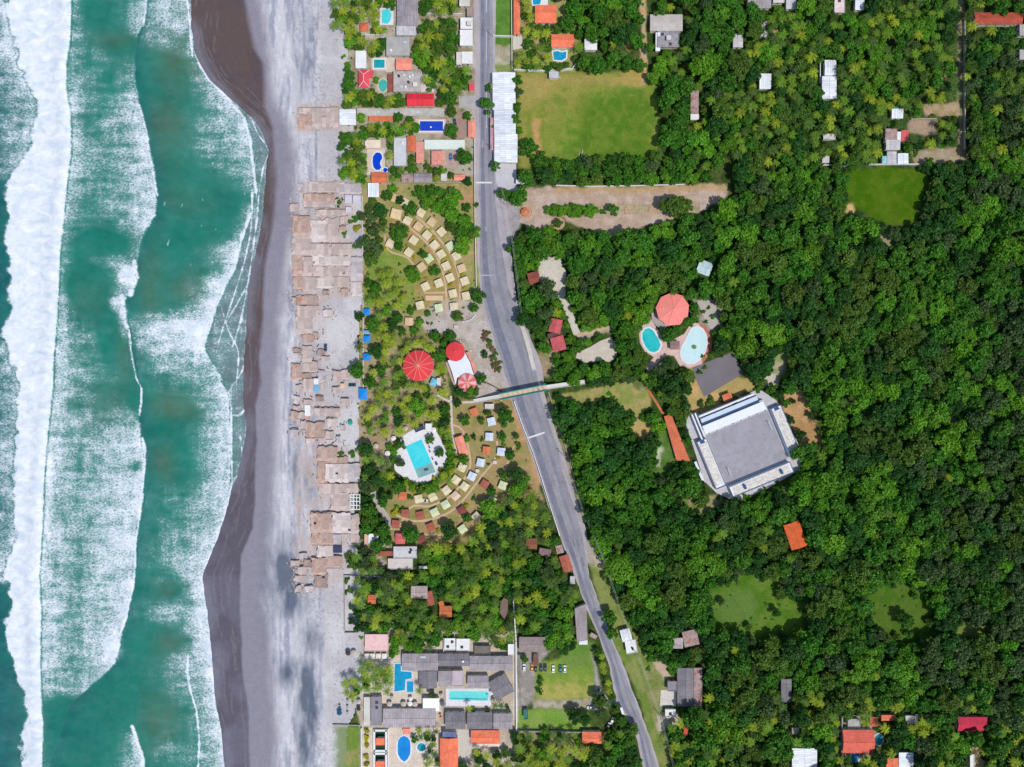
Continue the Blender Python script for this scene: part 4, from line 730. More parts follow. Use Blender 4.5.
for i, (x, y, lb) in enumerate([(581.5, 155.7, 'white football goal at the foot of the field'), (556, 79.5, 'white football goal at the top of the field by the hut')]):
    p = W(x, y); t = thing('football_goal', lb, 'goal', (p.x, p.y, 0), 0 if i else 1.35); m = MB()
    for sx in (-2.6, 2.6): obj('post', MB().tube((sx, 0, 0), (sx, 0, 2.2), .12), TRIMW, t)
    obj('crossbar', MB().tube((-2.6, 0, 2.2), (2.6, 0, 2.2), .12), TRIMW, t); obj('back_frame', MB().tube((-2.6, 0, 2.2), (-2.6, 1.4, .1), .07).tube((2.6, 0, 2.2), (2.6, 1.4, .1), .07).tube((-2.6, 1.4, .1), (2.6, 1.4, .1), .07), TRIMW, t)
# ------------------------------------------------------------------ houses right of the field, top right
house('grey concrete roof house right of the dirt lane', 650, 14.5, 682.5, 31, 3.6, 'gable_x', conc('lightgrey', (196, 188, 182), .15), rise=.6, ridge=False)
house('lower wing with dark patches of the grey house right of the lane', 657, 31.2, 679, 47.5, 3.0, 'flat', conc('dim', (156, 152, 158), .3, .5), extras=[('box', 0, 0), ('dark', -.25, -.3), ('dark', .1, .3)])
house('white lean-to at the left corner of the grey lane house', 655.5, 33, 660, 51, 2.7, 'shed', WHITEM('Y'), openings=False)
house('small grey corrugated roof alone in the trees below the top edge', 733, 33.5, 742.8, 47.5, 3, 'gable_y', LIGHTM('Y'), rise=.4)
house('grey roof cut by the top edge above the concrete path', 747.5, -9, 771, 8.3, 3.2, 'gable_x', GREYM('X'), rise=.5)
house('white hut roof at the top edge right of the grey cut off roof', 786, -6, 796, 9.2, 3, 'shed', LIGHTM('Y'))
house('beige small roof between two roofs at the top edge', 773, -8, 784, 3, 3, 'flat', CONCL); house('pink and white hut at the top edge', 834, -4, 844.5, 13, 3, 'flat', conc('pinkwhite', (226, 208, 206)), extras=[('dark', 0, -.2)])
house('pale blue white roof at the top edge', 855, -4, 864, 10, 3.2, 'shed', WHITEM('Y'))
house('bright white square hut in the trees right of the field', 759.3, 74, 771, 89, 3, 'shed', WHITEM('X'), rise=.5)
house('narrow brown and grey shack between dense trees right of the field', 690.5, 91, 698.5, 114, 2.8, 'shed', RUST('Y')); house('small white porch of the narrow brown shack', 690.5, 114.2, 698.8, 119.8, 2.5, 'flat', CONCW, openings=False, par=0)
house('white L shaped house upper half', 824.5, 60, 836, 75.5, 3.2, 'gable_x', WHITEM('X'), rise=.5); house('white L shaped house lower half with the patio', 822, 76.3, 836.5, 99, 3.3, 'gable_y', WHITEM('Y'), rise=.5)
house('little grey white hut on the wall line left of the lawn', 823, 134, 835, 140, 2.8, 'flat', CONCL); house('small grey hut tucked under the wall left of the lawn', 822, 156, 829, 163, 2.6, 'shed', LIGHTM('X'))
house('long brown red roof at the top right corner', 974, 12.5, 1022, 24.5, 3.6, 'gable_x', mk('brown_red_roof', C(172, 78, 58), .2, .2, 1., stripe=('X', 1., .06), patch=(C(206, 110, 86), .5)), rise=.9)
house('pale grey hut at the right edge below the brown red roof', 1019, 24.6, 1030, 36, 3, 'flat', CONC); house('grey hut at the right edge', 1019, 50, 1030, 60, 3, 'flat', CONC)
house('patchwork shack with rusty and grey sheets', 885, 129, 897, 143, 2.8, 'shed', RUST('Y')); house('small shack with a red sheet roof', 901, 130.5, 908, 141, 2.7, 'shed', metal('coral', (222, 96, 92), 'X')); house('white shack roof below the rusty patchwork', 886, 140, 900, 150, 2.9, 'shed', LIGHTM('X'), rise=.3); house('narrow pale roof squeezed between the rusty and red shacks', 896.6, 132, 900.6, 141, 2.6, 'shed', WHITEM('Y'), openings=False)
house('white hut with a green tarp beside it', 891.5, 109, 903, 118.5, 2.8, 'shed', WHITEM('X')); house('green tarpaulin shelter against the white hut', 892, 106.8, 898, 113, 2.9, 'shed', mk('green_tarp', C(30, 130, 92), .12), openings=False, name='shelter', cat='shelter')
house('white shed left one of the pair at the top of the green clearing', 887, 151.5, 896.5, 164, 3, 'gable_y', LIGHTM('Y'), rise=.4); house('white shed right one of the pair at the top of the green clearing', 897.6, 153.5, 908.3, 164, 3, 'gable_y', WHITEM('Y'), rise=.4); house('round aqua tank hut beside the white sheds', 882, 156, 887, 163.5, 2.6, 'pyramid', mk('aqua_tank', C(150, 214, 220), .1), openings=False, name='tank_hut', cat='tank')
wall('white wall along the top of the green clearing', [(822, 165.8), (846, 166.6)], 2); wall('white wall running from the white sheds inland', [(868, 165.2), (917, 165)], 2); wall('grey block wall of the lane at the top right', [(963.4, 20), (963.6, 150)], 1.5, mat=CONCL); wall('pale wall at the right edge above the woods', [(1009, 160.5), (1040, 160)], 2); wall('low ruined wall beside the dirt yard at the top right', [(910, 120), (935, 119.5)], 1.6, mat=WALLG)
wall('white wall of the white L shaped house', [(819, 62), (819, 84)], 1.8)

# ================================================================== avenue ornaments, resort right of the road
ngon_roof('small orange octagonal kiosk on a brick ring at the avenue mouth', 525.5, 212, 4.4, 8, 2.8, .9, TERRA('X'), mk('tan_rib', C(232, 176, 130), .1), .39, 'kiosk', 'kiosk', posts=8)
for x, y, r, lb in ((628.6, 210.4, 4, 'round tan brick planter on the avenue, the left one of the near pair'), (653, 210.4, 4, 'round tan brick planter on the avenue beside the big bush'), (558.6, 223.5, 6.2, 'wide round planter ring around a shrub at the start of the avenue'), (526, 212, 6.6, 'brick ring around the orange kiosk')):
    p = W(x, y); t = thing('round_planter', lb, 'planter', (p.x, p.y, 0)); m = MB(); n = 24; R_ = r*S
    V = [(k*math.cos(2*math.pi*i/n), k*math.sin(2*math.pi*i/n), z) for k, z in ((R_, 0), (R_, .5), (R_-.4, .5), (R_-.4, .1)) for i in range(n)]
    m.add(V, [(a*n+i, a*n+(i+1) % n, (a+1)*n+(i+1) % n, (a+1)*n+i) for a in range(3) for i in range(n)]); obj('rim', m, mk('tan_brick', C(222, 170, 124), .12), t)
    obj('soil', MB().cone(0, 0, .0, .2, R_-.42, n, 0, R_-.42), mk('planter_soil', C(186, 162, 140), .2), t); mark(ell(x, y, r, r, 12), .3)
house('dark red roof tucked in the trees right of the road', 528, 272, 539.8, 284, 3.2, 'gable_x', BROWNT('X'), rise=.7, rot=-14)
house('pinkish red tiled roof above its twin right of the road', 549.5, 319, 561.5, 333, 3.4, 'gable_y', tile('dusty_red', (208, 100, 104), 'X'), rise=.8, rot=12)
house('pinkish red tiled roof below its twin right of the road', 551.5, 336.5, 565, 351, 3.4, 'gable_y', tile('dusty_red', (208, 100, 104), 'X'), rise=.8, rot=-14)
house('dark passage roof between the two pinkish red roofs', 547.5, 332.5, 562, 337, 2.8, 'shed', mk('dark_passage', C(92, 72, 70), .2), rot=-13, openings=False)
house('square brown shed roof beside the kidney pool', 670, 341, 679.5, 349.5, 2.8, 'gable_x', mk('mauve_brown_roof', C(150, 122, 116), .12), rise=.5, name='kiosk', cat='kiosk')
house('pale blue roof hidden in the wood above the octagon', 697.5, 261, 711.5, 274.5, 3.2, 'gable_x', metal('pale_blue', (196, 222, 226), 'X', .12), rise=.5, rot=20)
sheet('pool_deck', [(644, 322), (649, 316), (654, 324), (661, 334), (668, 344), (676, 338), (684, 334), (690, 325), (697, 320), (706, 326), (712, 338), (710, 352), (702, 364), (690, 368), (680, 366), (674, 356), (668, 355), (662, 358), (655, 366), (648, 372), (646, 366), (654, 357), (645, 352), (640, 343), (639, 334)], .018, DECKP, 'pinkish pool terrace joining the kidney pool and the pale pool', 'deck', grow=.3)
sheet('pool_deck', [(697, 320.5), (706, 326), (712.6, 338), (711, 352), (702.5, 363.5), (701, 358), (707, 348), (706, 335)], .022, DECKR, 'red brick border right of the pale pool', 'deck', grow=.3, thick=.02); sheet('path', [(697, 301), (706, 299), (716, 306), (718, 324), (711, 330), (704, 318)], .019, mk('greyish_terrace', C(186, 178, 170), .15, .3, 1.2), 'grey terrace with planters right of the octagon', 'path', grow=-5)
sheet('pool_deck', [(651, 306), (657, 302), (661, 316), (668, 326), (662, 330), (652, 322)], .02, mk('grey_pavers', C(176, 166, 160), .12, .3, 1.2), 'grey paving left of the octagon', 'deck', grow=.2)
ngon_roof('large salmon pink octagonal roof beside two pools', 672.6, 309.3, 16.9, 9, 4.4, 2.2, mk('salmon_octagon', C(250, 146, 134), .08, .12, .8), mk('salmon_rib', C(255, 160, 150), .06), .25, rib=True, cap=mk('salmon_rib', C(236, 136, 120)), posts=9)
pool('turquoise kidney pool left of the salmon octagon', [(645, 329), (649, 328), (653, 330.5), (655.5, 334.5), (658.5, 339.5), (660.5, 345), (658.5, 350), (654, 352.5), (649, 351), (645, 346), (642.3, 339), (642.2, 333)], water_mat('rich_turquoise', (10, 184, 188), (60, 208, 206)), rim=1.0)
pool('large pale almost white pool with a small island', [(692, 329), (697, 327), (702, 329.5), (705.5, 335.5), (706.2, 343), (704.5, 351), (700, 358), (694, 362.5), (688, 363), (683, 360), (681, 354), (682.5, 347), (687, 339), (690, 333)], PALEW, rim=.9, parts=[('island', ell(694, 347, 2.3, 2.1, 14), mk('island_plants', C(110, 140, 70), .3, 1., 3.), .7)])
ngon = None
sheet('path', strip([(648, 389.5), (656, 402), (665, 417)], 2.4), .02, mk('ramp_wood', C(196, 120, 74), .15), 'narrow orange footbridge leading to the terracotta ramp', 'path', grow=2.5)
polybuilding('broad terracotta roofed walkway left of the arena', [(664, 416.5), (671, 414), (690, 461), (676.5, 460.5)], 2.6, TERRA('Y'), name='covered_walkway', cat='walkway', inset=1)
house('bright orange tiled house roof alone in the wood below the arena', 787, 522, 803.5, 548.5, 3.8, 'gable_y', tile('vivid_orange', (228, 108, 56), 'Y'), rise=1.1, rot=-19)
house('small orange patch roof between the dark lot and the arena', 722.5, 393.5, 732, 401, 2.6, 'shed', TERRA('X'), rot=-20, openings=False)

# ------------------------------------------------------------------ arena
AX = Vector((706, 435.7)); UX = Vector((.925, -.381)); VX = Vector((.381, .925)); AROT = math.atan2(.381, .925)
def A(u, v): p = AX+UX*u+VX*v; return (p.x, p.y)
pc = W(*A(33, 26)); ar = thing('sports_arena', 'square open air arena with a grey court and white stands on every side', 'arena', (pc.x, pc.y, 0), AROT)
def UA(u, v, h=.5):
    p = W(*A(u, v), h)-pc; c, s_ = math.cos(AROT), math.sin(AROT); return (p.x*c+p.y*s_, -p.x*s_+p.y*c)
APOLY = [(-14, -20), (-6, -27), (1, -25), (2, -22), (62, -23), (68.6, -20.5), (78.5, -6), (83, 53), (74, 66.5), (62, 69), (30, 73), (2, 72), (-12, 57), (-19, 41), (-16, 6)]
mark([A(*p) for p in APOLY], 1)
PLAT = mk('arena_platform', C(200, 198, 202), .12, .2, 1.2); COURT = mk('arena_court', C(164, 162, 170), .10, .12, 1.5, patch=(C(130, 128, 136), .35)); WHT = mk('arena_white', C(238, 242, 248), .05, .3, 1.); SEAT = mk('arena_terrace', C(232, 226, 218), .12, .6, 2.2, brick=(1.6, .8, .2)); NAVY = mk('arena_blue_rail', C(48, 92, 140), .12)
obj('platform', MB().prism([UA(*p) for p in APOLY], 0, .5), PLAT, ar)
obj('court', MB().prism([UA(*p) for p in ((0, 0), (66.5, 0), (66.5, 52), (0, 52))], .5, .56), COURT, ar)
def stand(nm, u0, v0, u1, v1, h, inner):
    x0, y0 = UA(u0, v1, h); x1, y1 = UA(u1, v0, h); cx, cy = (x0+x1)/2, (y0+y1)/2; w, d = x1-x0, y1-y0
    st = obj(nm, MB().box(cx, cy, .5, w, d, h-.5), WHT, ar); m = MB(); n = 4
    for i in range(n):
        f0 = .10+.8*i/n; f1 = .10+.8*(i+1)/n; zz = h+.003
        if inner in 'ew':
            a, b_ = (x0+w*f0, x0+w*f1) if inner == 'w' else (x1-w*f1, x1-w*f0); m.box((a+b_)/2, cy, zz, b_-a-.03, d-3.2, .10+.08*i)
        else: m.box(cx, y1-d*(f0+f1)/2, zz, w-3.2, d*(f1-f0)-.03, .10+.08*i)
    obj('terrace', m, SEAT, st); r = MB(); t_ = .22
    for sx, sy, a, b_ in ((0, -1, w, t_), (0, 1, w, t_), (-1, 0, t_, d-2*t_-.01), (1, 0, t_, d-2*t_-.01)): r.box(cx+sx*(w/2-t_/2), cy+sy*(d/2-t_/2), h+.003, a, b_, .7)
    obj('parapet', r, WHT, st); r = MB()
    for sx, sy, a, b_ in ((0, -1, w, .16), (0, 1, w, .16), (-1, 0, .16, d-.34), (1, 0, .16, d-.34)): r.box(cx+sx*(w/2-.11), cy+sy*(d/2-.11), h+.706, a, b_, .12)
    obj('blue_rail', r, NAVY, st); return st, (x0, y0, x1, y1)
st, e = stand('stand', -11, 2.5, -.6, 53.5, 3.6, 'e'); obj('stair_opening', MB().box((e[0]+e[2])/2, e[3]-1.2, 3.7, 2.6, 1.4, .5), NAVY, st)
st, e = stand('stand', 70, 0, 80.8, 52.4, 3.6, 'w'); obj('stair_opening', MB().box((e[0]+e[2])/2, e[3]-1.2, 3.7, 2.6, 1.4, .5), NAVY, st)
st, e = stand('stand', 1.6, 56, 67.4, 67.2, 3.4, 'n')
for k in (.22, .82): obj('stair_opening', MB().box(e[0]+(e[2]-e[0])*k, (e[1]+e[3])/2, 4.3, 1.4, 2.8, .5), NAVY, st)
for nm, u0, v0, u1, v1, z, h, m in (('stage_roof', 0, -10.2, 66, -1.6, 4.8, .25, WHT), ('upper_roof', 1, -17.6, 62, -13.4, 6.0, .25, mk('arena_pale_blue', C(206, 220, 236), .08)), ('back_wall', 1, -21, 60, -19.4, .5, 6.4, WHT), ('side_wall', -5.6, -25, -4.2, 2, .5, 3.6, WHT), ('side_wall', -2.2, -25, -.8, 0, .5, 4.2, WHT), ('ramp_wall', -21, 20, -18.6, 44, 0, 2.2, WHT), ('stage_back', 0, -13, 66, -12, .5, 5.4, NAVY)):
    x0, y0 = UA(u0, v1, z+h*(z < 3)); x1, y1 = UA(u1, v0, z+h*(z < 3)); obj(nm, MB().box((x0+x1)/2, (y0+y1)/2, z, x1-x0, y1-y0, h), m, ar)
for i in range(8):
    x, y = UA(3+i*8.6, -1.4); obj('column', MB().tube((x, y, .5), (x, y, 4.78), .25), WHT, ar)
for u, v, lb in ((62, 14, 'far goal'), (7, 42, 'near goal')):
    p = W(*A(u, v)); t = thing('court_goal', 'white goal frame at the %s side of the arena court' % ('right' if u > 30 else 'left'), 'goal', (p.x, p.y, .56), AROT+math.pi/2)
    for sx in (-2.6, 2.6): obj('post', MB().tube((sx, 0, 0), (sx, 0, 2.2), .13), TRIMW, t)
    obj('crossbar', MB().tube((-2.6, 0, 2.2), (2.6, 0, 2.2), .13), TRIMW, t)

# ================================================================== footbridge over the road
pA, pB = W(499.5, 396.8, 4.1), W(546.4, 387.4, 4.1); pm = (pA+pB)/2; br_ = thing('pedestrian_bridge', 'teal railed pedestrian bridge crossing the road on white ramps', 'footbridge', (pm.x, pm.y, 0), math.atan2(pB.y-pA.y, pB.x-pA.x)); L = (pB-pA).length
PLANK = mk('bridge_planks', C(210, 190, 160), .14, .4, 1.6, stripe=('X', 3.0, .10)); TEALP = mk('teal_paint', C(20, 140, 140), .12, .4, 1.5)
obj('deck', MB().box(0, 0, 3.9, L, 3.2, .25), PLANK, br_)
for sy in (-1, 1):
    m = MB(); m.box(0, sy*1.75, 3.9, L, .3, .3); m.box(0, sy*1.75, 5.15, L, .6, .16); n = 14
    for i in range(n+1): m.box(-L/2+L*i/n, sy*1.75, 4.2, .1, .1, 1.0)
    for i in range(n): m.tube((-L/2+L*i/n, sy*1.75, 4.2), (-L/2+L*(i+1)/n, sy*1.75, 5.2), .05, n=5)
    obj('railing', m, TEALP, br_); obj('mesh_screen', MB().box(0, sy*1.86, 4.1, L, .05, 1.0), mk('teal_screen', C(14, 92, 104), .15), br_) if sy else None
mark([(499, 393), (547, 384), (547, 391), (499, 400)], 1)
for sx in (-1, 1):
    q = W(*((473.6, 401.5) if sx < 0 else (584.7, 382))); q2 = (q-pm); c, s_ = math.cos(-br_.rotation_euler.z), math.sin(-br_.rotation_euler.z); lx, ly = q2.x*c-q2.y*s_, q2.x*s_+q2.y*c
    a = Vector((sx*L/2, 0, 4.15)); b_ = Vector((lx, ly, .1)); e = b_-a; nn = Vector((-e.y, e.x, 0)).normalized(); w = 1.2
    def slab_(o0, o1, z0, z1, k0=0., k1=1.):
        P = [a+e*k0+nn*o0, a+e*k1+nn*o0, a+e*k1+nn*o1, a+e*k0+nn*o1]; return MB().add([(p.x, p.y, p.z+z0) for p in P]+[(p.x, p.y, p.z+z1) for p in P], [(0, 1, 2, 3), (7, 6, 5, 4), (4, 5, 1, 0), (5, 6, 2, 1), (6, 7, 3, 2), (7, 4, 0, 3)])
    r = obj('ramp', slab_(-w, w, -.25, 0), conc('ramp', (216, 212, 206), .1), br_)
    for o0, o1 in ((-w-.15, -w), (w, w+.15)): obj('parapet', slab_(o0, o1, -.25, .75), CONCW, r)
    for k in (.08, .45, .75): obj('pier', MB().box((a+e*k).x, (a+e*k).y, 0, .6, 1.6, (a+e*k).z-.26), CONCL, br_)
    mark(strip([(499.5, 396.8), (473.6, 401.5)] if sx < 0 else [(546.4, 388), (584.7, 382)], 7), 2)
    obj('stair_tower', MB().box(sx*(L/2-.6), 1.2*sx, 0, 1.0, 2.6, 3.88), CONCL, br_)
t = sheet('speed_bump', strip([(528.5, 437.8), (544.5, 432.5)], 1.8), .02, WHITEP, 'white painted speed bump across the road below the footbridge', 'speed bump', thick=.1); del t['kind']
t = sheet('speed_bump', rect(476, 181.8, 492, 183.4), .02, WHITEP, 'white painted speed bump across the straight upper road', 'speed bump', thick=.1); del t['kind']
t = sheet('speed_bump', rect(480, 274.8, 495, 275.6), .02, mk('faded_paint', C(190, 190, 196), .2), 'faded pale stripe across the road above the red pavilions', 'speed bump', thick=.06); del t['kind']

# ================================================================== red pavilions and the cabanas
REDC = mk('red_tent_cloth', C(226, 68, 74), .09, .2, .8); RIBC = mk('pink_rib', C(250, 170, 150), .08)
ngon_roof('largest red twelve sided pavilion roof, in the middle of the palm grove', 418.3, 365.6, 15.6, 12, 4.6, 2.6, REDC, RIBC, .2, posts=12)
ngon_roof('smaller plain red round pavilion roof at the upper end of the white hall', 455.3, 351.6, 9.9, 12, 4.6, 1.4, REDC, mk('red_rib', C(232, 84, 86), .05), .1, cap=RIBC, posts=8)
ngon_roof('faded pink and red round pavilion roof at the lower end of the white hall', 467, 382.6, 9.4, 12, 4.6, 1.5, mk('faded_red_cloth', C(220, 108, 112), .2, .3, .9), RIBC, .2, posts=8, fade=(1, 3, 5, 7, 9, 11))
polybuilding('flat white hall roof between the two smaller red pavilions', [(447.6, 360.5), (451, 359.5), (465, 353.5), (470, 362), (473.8, 375), (466, 373), (457, 378), (455.6, 384.5), (452, 372)], 3.8, conc('hall', (232, 236, 242), .05), name='hall', cat='hall')
polybuilding('narrow pink side roof along the white hall', [(465.8, 352.5), (468.6, 352), (472.5, 360), (477, 368), (474.5, 374.5), (470.6, 362)], 3.0, tile('pink', (236, 158, 142), 'Y'), name='side_roof', cat='side roof', inset=.3)
sheet('path', strip([(446.6, 362), (452, 378), (456, 387)], 2.4), .02, mk('rose_path', C(206, 170, 160), .12), 'rose paved path left of the white hall', 'path')
wall('curved cream wall round the upper red pavilion', smooth_line([(457, 340.5), (463, 340.5), (468, 345), (471, 351)], 4), .9, .8, mk('cream_wall', C(232, 220, 190), .1)); wall('dark kerb curve below the pavilions near the bridge', smooth_line([(487, 383), (495, 387), (501, 391)], 4), .5, .4, mk('dark_kerb', C(70, 66, 62), .1))
house('small pale blue canopy beside the largest red pavilion', 430.5, 378.5, 437, 386, 2.6, 'pyramid', mk('light_blue_canopy', C(120, 200, 224), .1), rot=25, openings=False, name='canopy', cat='canopy'); house('small white roof corner right of the pale blue canopy', 437, 378, 441, 386, 2.6, 'flat', CONCL, openings=False)
wall('white wall along the road below the footbridge', [(514, 401), (522, 424), (533, 452), (541.6, 478), (549, 502), (559.5, 535)], 2., .3); wall('low wall between the avenue wood and the road', [(548.5, 392), (558, 424), (570, 462), (577, 492)], 1.0, .25, WALLG)
wall('cream roadside wall beside the parked kerb near the pavilions', smooth_line([(463, 322), (470, 320), (475, 315)], 4), .8, .6)
hutN = [(383, 297), (435, 320), (517, 373), (573, 420), (622, 470), (503, 443), (548, 487), (480, 513), (587, 538), (360, 530), (455, 575), (620, 585), (667, 543), (520, 650), (645, 645), (698, 593), (725, 657), (665, 705), (740, 722), (608, 733), (540, 750), (557, 607), (448, 412)]
hutN = [(320+x/5.115, 140+y/5.115, 8.2) for x, y in hutN]+[(320+x/5.115, 280+y/5.115, 8.2) for x, y in ((680, 70), (747, 82), (685, 137), (608, 143), (512, 130), (455, 213))]
hutS = [(877, 110, 'w'), (866, 188, 'w'), (852, 258, 'o'), (927, 265, 'w'), (822, 320, 'w'), (777, 390, 'w'), (842, 430, 'b'), (695, 408, 't'), (740, 442, 't'), (647, 462, 't'), (693, 490, 'p'), (505, 506, 't'), (578, 496, 't'), (643, 535, 'g'), (587, 575, 'g'), (437, 580, 'b'), (514, 590, 'b'), (387, 635, 'b'), (565, 650, 'b'), (725, 565, 'd'), (800, 597, 't'), (730, 660, 'g'), (878, 515, 'g'), (935, 437, 'g'), (520, 712, 'd'), (424, 490, 'o'), (788, 62, 'o'), (727, 345, 't')]
HM = {'t': ('cream', (226, 212, 176)), 'w': ('bluish white', (212, 222, 236)), 'o': ('orange', (214, 124, 86)), 'b': ('brick red', (172, 98, 82)), 'p': ('pale pink', (226, 196, 174)), 'g': ('pale green', (214, 222, 180)), 'd': ('dark red', (136, 76, 72)), 's': ('sand', (218, 192, 152))}
CABW = mk('cabana_wall', C(206, 190, 164), .12); protos = {}
def cabana(x, y, k, deg, size=7.9):
    nm, rgb = HM[k]; h = 2.2; p = W(x, y, h)
    if k not in protos:
        t = thing('cabana', '', 'cabana', (p.x, p.y, 0), 0, 'cabanas set out in arcs round the resort'); w = size*S
        obj('wall', MB().box(0, 0, 0, w-.9, w-.9, h-.003), CABW, t)
        r = MB(); r.add([(-w/2, -w/2, h), (w/2, -w/2, h), (w/2, w/2, h), (-w/2, w/2, h), (-w/2, -w/2, h+.1), (w/2, -w/2, h+.1), (w/2, w/2, h+.1), (-w/2, w/2, h+.1), (-w/2, 0, h+.62), (w/2, 0, h+.62)], [(3, 2, 1, 0), (0, 1, 5, 4), (1, 2, 6, 5), (2, 3, 7, 6), (3, 0, 4, 7), (4, 5, 9, 8), (6, 7, 8, 9), (5, 6, 9), (7, 4, 8)])
        ro = obj('roof', r, mk('cabana_roof_'+k, C(*rgb), .13, .5, 1.5, stripe=('X', .8, .05)), t); obj('ridge_cap', MB().tube((-w/2, 0, h+.60), (w/2, 0, h+.60), .10), mk('cabana_roof_'+k, C(*rgb)), ro)
        obj('door', MB().box(0, -(w-.9)/2-.02, .02, 1.0, .05, 2.0), DOORM, t)
        for sx in (-1, 1): obj('post', MB().box(sx*(w/2-.2), -w/2+.2, 0, .16, .16, h-.004), WOODP, t)
        protos[k] = t
    else: t = copy_tree(protos[k], (p.x, p.y, 0))
    t.rotation_euler = (0, 0, deg); t['label'] = nm+' square cabana roof'; AUTO.append(t); mark(rotrect(x, y, size, size, 0), .6); return t
for i, (x, y, s_) in enumerate(hutN):
    a = math.atan2(-(y-318), x-352); cabana(x, y, 's' if i in (0, 3, 5, 13, 28, 16) else 'g' if i in (21, 12, 26) else 't', a+math.pi/2+random.uniform(-.08, .08))
for x, y, k in hutS:
    gx, gy = 320+x/5.115, 400+y/5.115; a = math.atan2(-(gy-440), gx-402); cabana(gx, gy, k, a+math.pi/2+random.uniform(-.08, .08))
house('large tan square roof at the inner end of the upper cabana arcs', 391, 209, 401.5, 219, 3, 'gable_x', THATCH, rise=.5, rot=14, openings=False, name='pavilion', cat='pavilion'); house('long sandy slab between the cabanas', 425.5, 295.5, 443, 300.5, .6, 'flat', mk('sand_slab', C(222, 192, 156), .1), openings=False, par=0, name='terrace', cat='terrace')
house('long salmon roof between the arc path and the pool hedge', 457, 436, 465.8, 456, 3.2, 'gable_y', SALMON('Y'), rise=.7, rot=-17); house('pink roof beside a round tree at the foot of the cabana arcs', 395.5, 533.5, 405, 544, 3.2, 'gable_x', tile('pinkred', (226, 112, 112), 'X'), rise=.6)
house('little pale annexe roof below the salmon roof', 458.5, 465, 466, 470, 2.4, 'flat', conc('greencream', (226, 226, 196)), openings=False); house('small grey white roof below the bridge ramp', 485, 404, 494, 409, 2.5, 'flat', CONCL, openings=False)
for x, y in ((424.5, 500), (426.5, 500.5), (477.5, 470.5), (495, 462), (456, 327)): 
    p = W(x, y); o = obj('small_tank', MB().box(0, 0, 0, 2, 1.8, 1.2).box(0, 0, 1.203, 2.2, 2, .1), CONCL, loc=(p.x, p.y, 0)); tag(o, 'small cream service box', 'service box', 'service boxes among the cabanas', auto=True)

# ------------------------------------------------------------------ big pool
DK = [(394.5, 462), (400, 440), (409, 432), (420, 427), (428, 424.5), (434, 428), (440, 438), (445.5, 448), (447, 459), (444, 470), (436, 478), (427, 482), (418, 483.5), (408, 480), (401, 475), (395, 470)]
sheet('pool_deck', smooth_line(DK+[DK[0]], 4)[:-1], .03, DECKW, 'white rounded pool deck inside a hedge', 'deck', thick=.12, grow=-1)
def rp(x, y): return (320+x/5.115, 400+y/5.115)
pool('large rectangular turquoise pool on the white rounded deck', [rp(437, 237), rp(520, 200), rp(592, 368), rp(503, 400)], AQUA, rim=.5, parts=[('shallow_end', [rp(489, 352), rp(574, 322), rp(592, 368), rp(503, 400)], SHALW, .166), ('water_slide', [rp(530, 352), rp(552, 346), rp(556, 358), rp(536, 364)], NAVY, .5)])
house('white flat roofed pool bar at the upper tip of the white deck', 425.5, 423.5, 432, 432, 2.8, 'flat', CONCW, name='pool_bar', cat='pool bar', openings=False); house('dark flat canopy on the upper left edge of the white deck', 414.5, 427, 424.5, 431, 2.6, 'flat', mk('navy_canopy', C(70, 72, 104), .15), rot=-22, openings=False, par=0, name='canopy', cat='canopy')

# ================================================================== lots below the cabanas
house('white and grey flat roof with clutter, upper half of the seaside house', 393.6, 546.3, 417, 558, 3.6, 'flat', conc('whitegrey', (206, 204, 206), .16), extras=[('dark', .2, 0), ('tank', .25, -.2), ('sky', -.25, -.1)])
house('pale flat roof, lower half of the seaside house', 388, 558.3, 413, 569, 3.2, 'flat', conc('palebeige', (214, 204, 196), .1))
house('red lean-to left of the seaside house', 377.5, 551, 392.8, 556, 2.6, 'shed', tile('rust', (172, 98, 80), 'X'), openings=False); house('small white cube house beside the beach canopies', 368.5, 533.5, 378.5, 543.5, 3, 'flat', CONCW, extras=[('dark', .3, .2), ('tank', .2, -.3)]); house('pink wing left of the small white cube house', 364.5, 534, 368.3, 545, 2.8, 'flat', WALLP, openings=False)
house('little orange red gable roof near the beach path', 367.8, 594.8, 375.8, 604, 2.8, 'gable_x', TERRA('X'), rise=.6); house('brownish grey corrugated roof deep in the palms', 411, 586, 427.5, 598.5, 3.2, 'gable_x', metal('brownish', (184, 168, 162), 'X'), rise=.6); house('rusty red lean-to right of the brownish corrugated roof', 426.5, 591, 433.5, 605.5, 2.8, 'shed', tile('rust', (172, 98, 80), 'Y'), rot=-12, openings=False)
house('orange tiled roof deep in the palms', 439.5, 606, 452, 617, 3, 'gable_x', tile('soft_orange', (214, 122, 78), 'X'), rise=.8); house('narrow tail of the orange roof in the palms', 439, 601, 444, 607, 2.7, 'shed', tile('soft_orange', (214, 122, 78), 'Y'), rot=-15, openings=False)
house('thin white blue strip roof right of the seaside house', 419, 566, 429, 568.6, 2.6, 'flat', CONCW, openings=False, par=0)
polybuilding('dark brown boat shaped roof beside the white lane wall', [(500.5, 602), (504, 597.5), (508, 600), (507.5, 612), (504.5, 620), (500, 613)], 3, mk('dark_brown_roof', C(128, 106, 98), .22, .5, 1.3), name='shed', cat='shed')
house('brown tile roof hidden in trees left of the road', 526, 538.5, 537, 549, 3, 'gable_x', tile('dull_brown', (150, 98, 74), 'X'), rise=.7); house('mauve brown roof below the hidden tile roof', 539, 548.5, 551, 556, 2.8, 'shed', mk('mauve_roof', C(136, 116, 112), .2), rot=10)
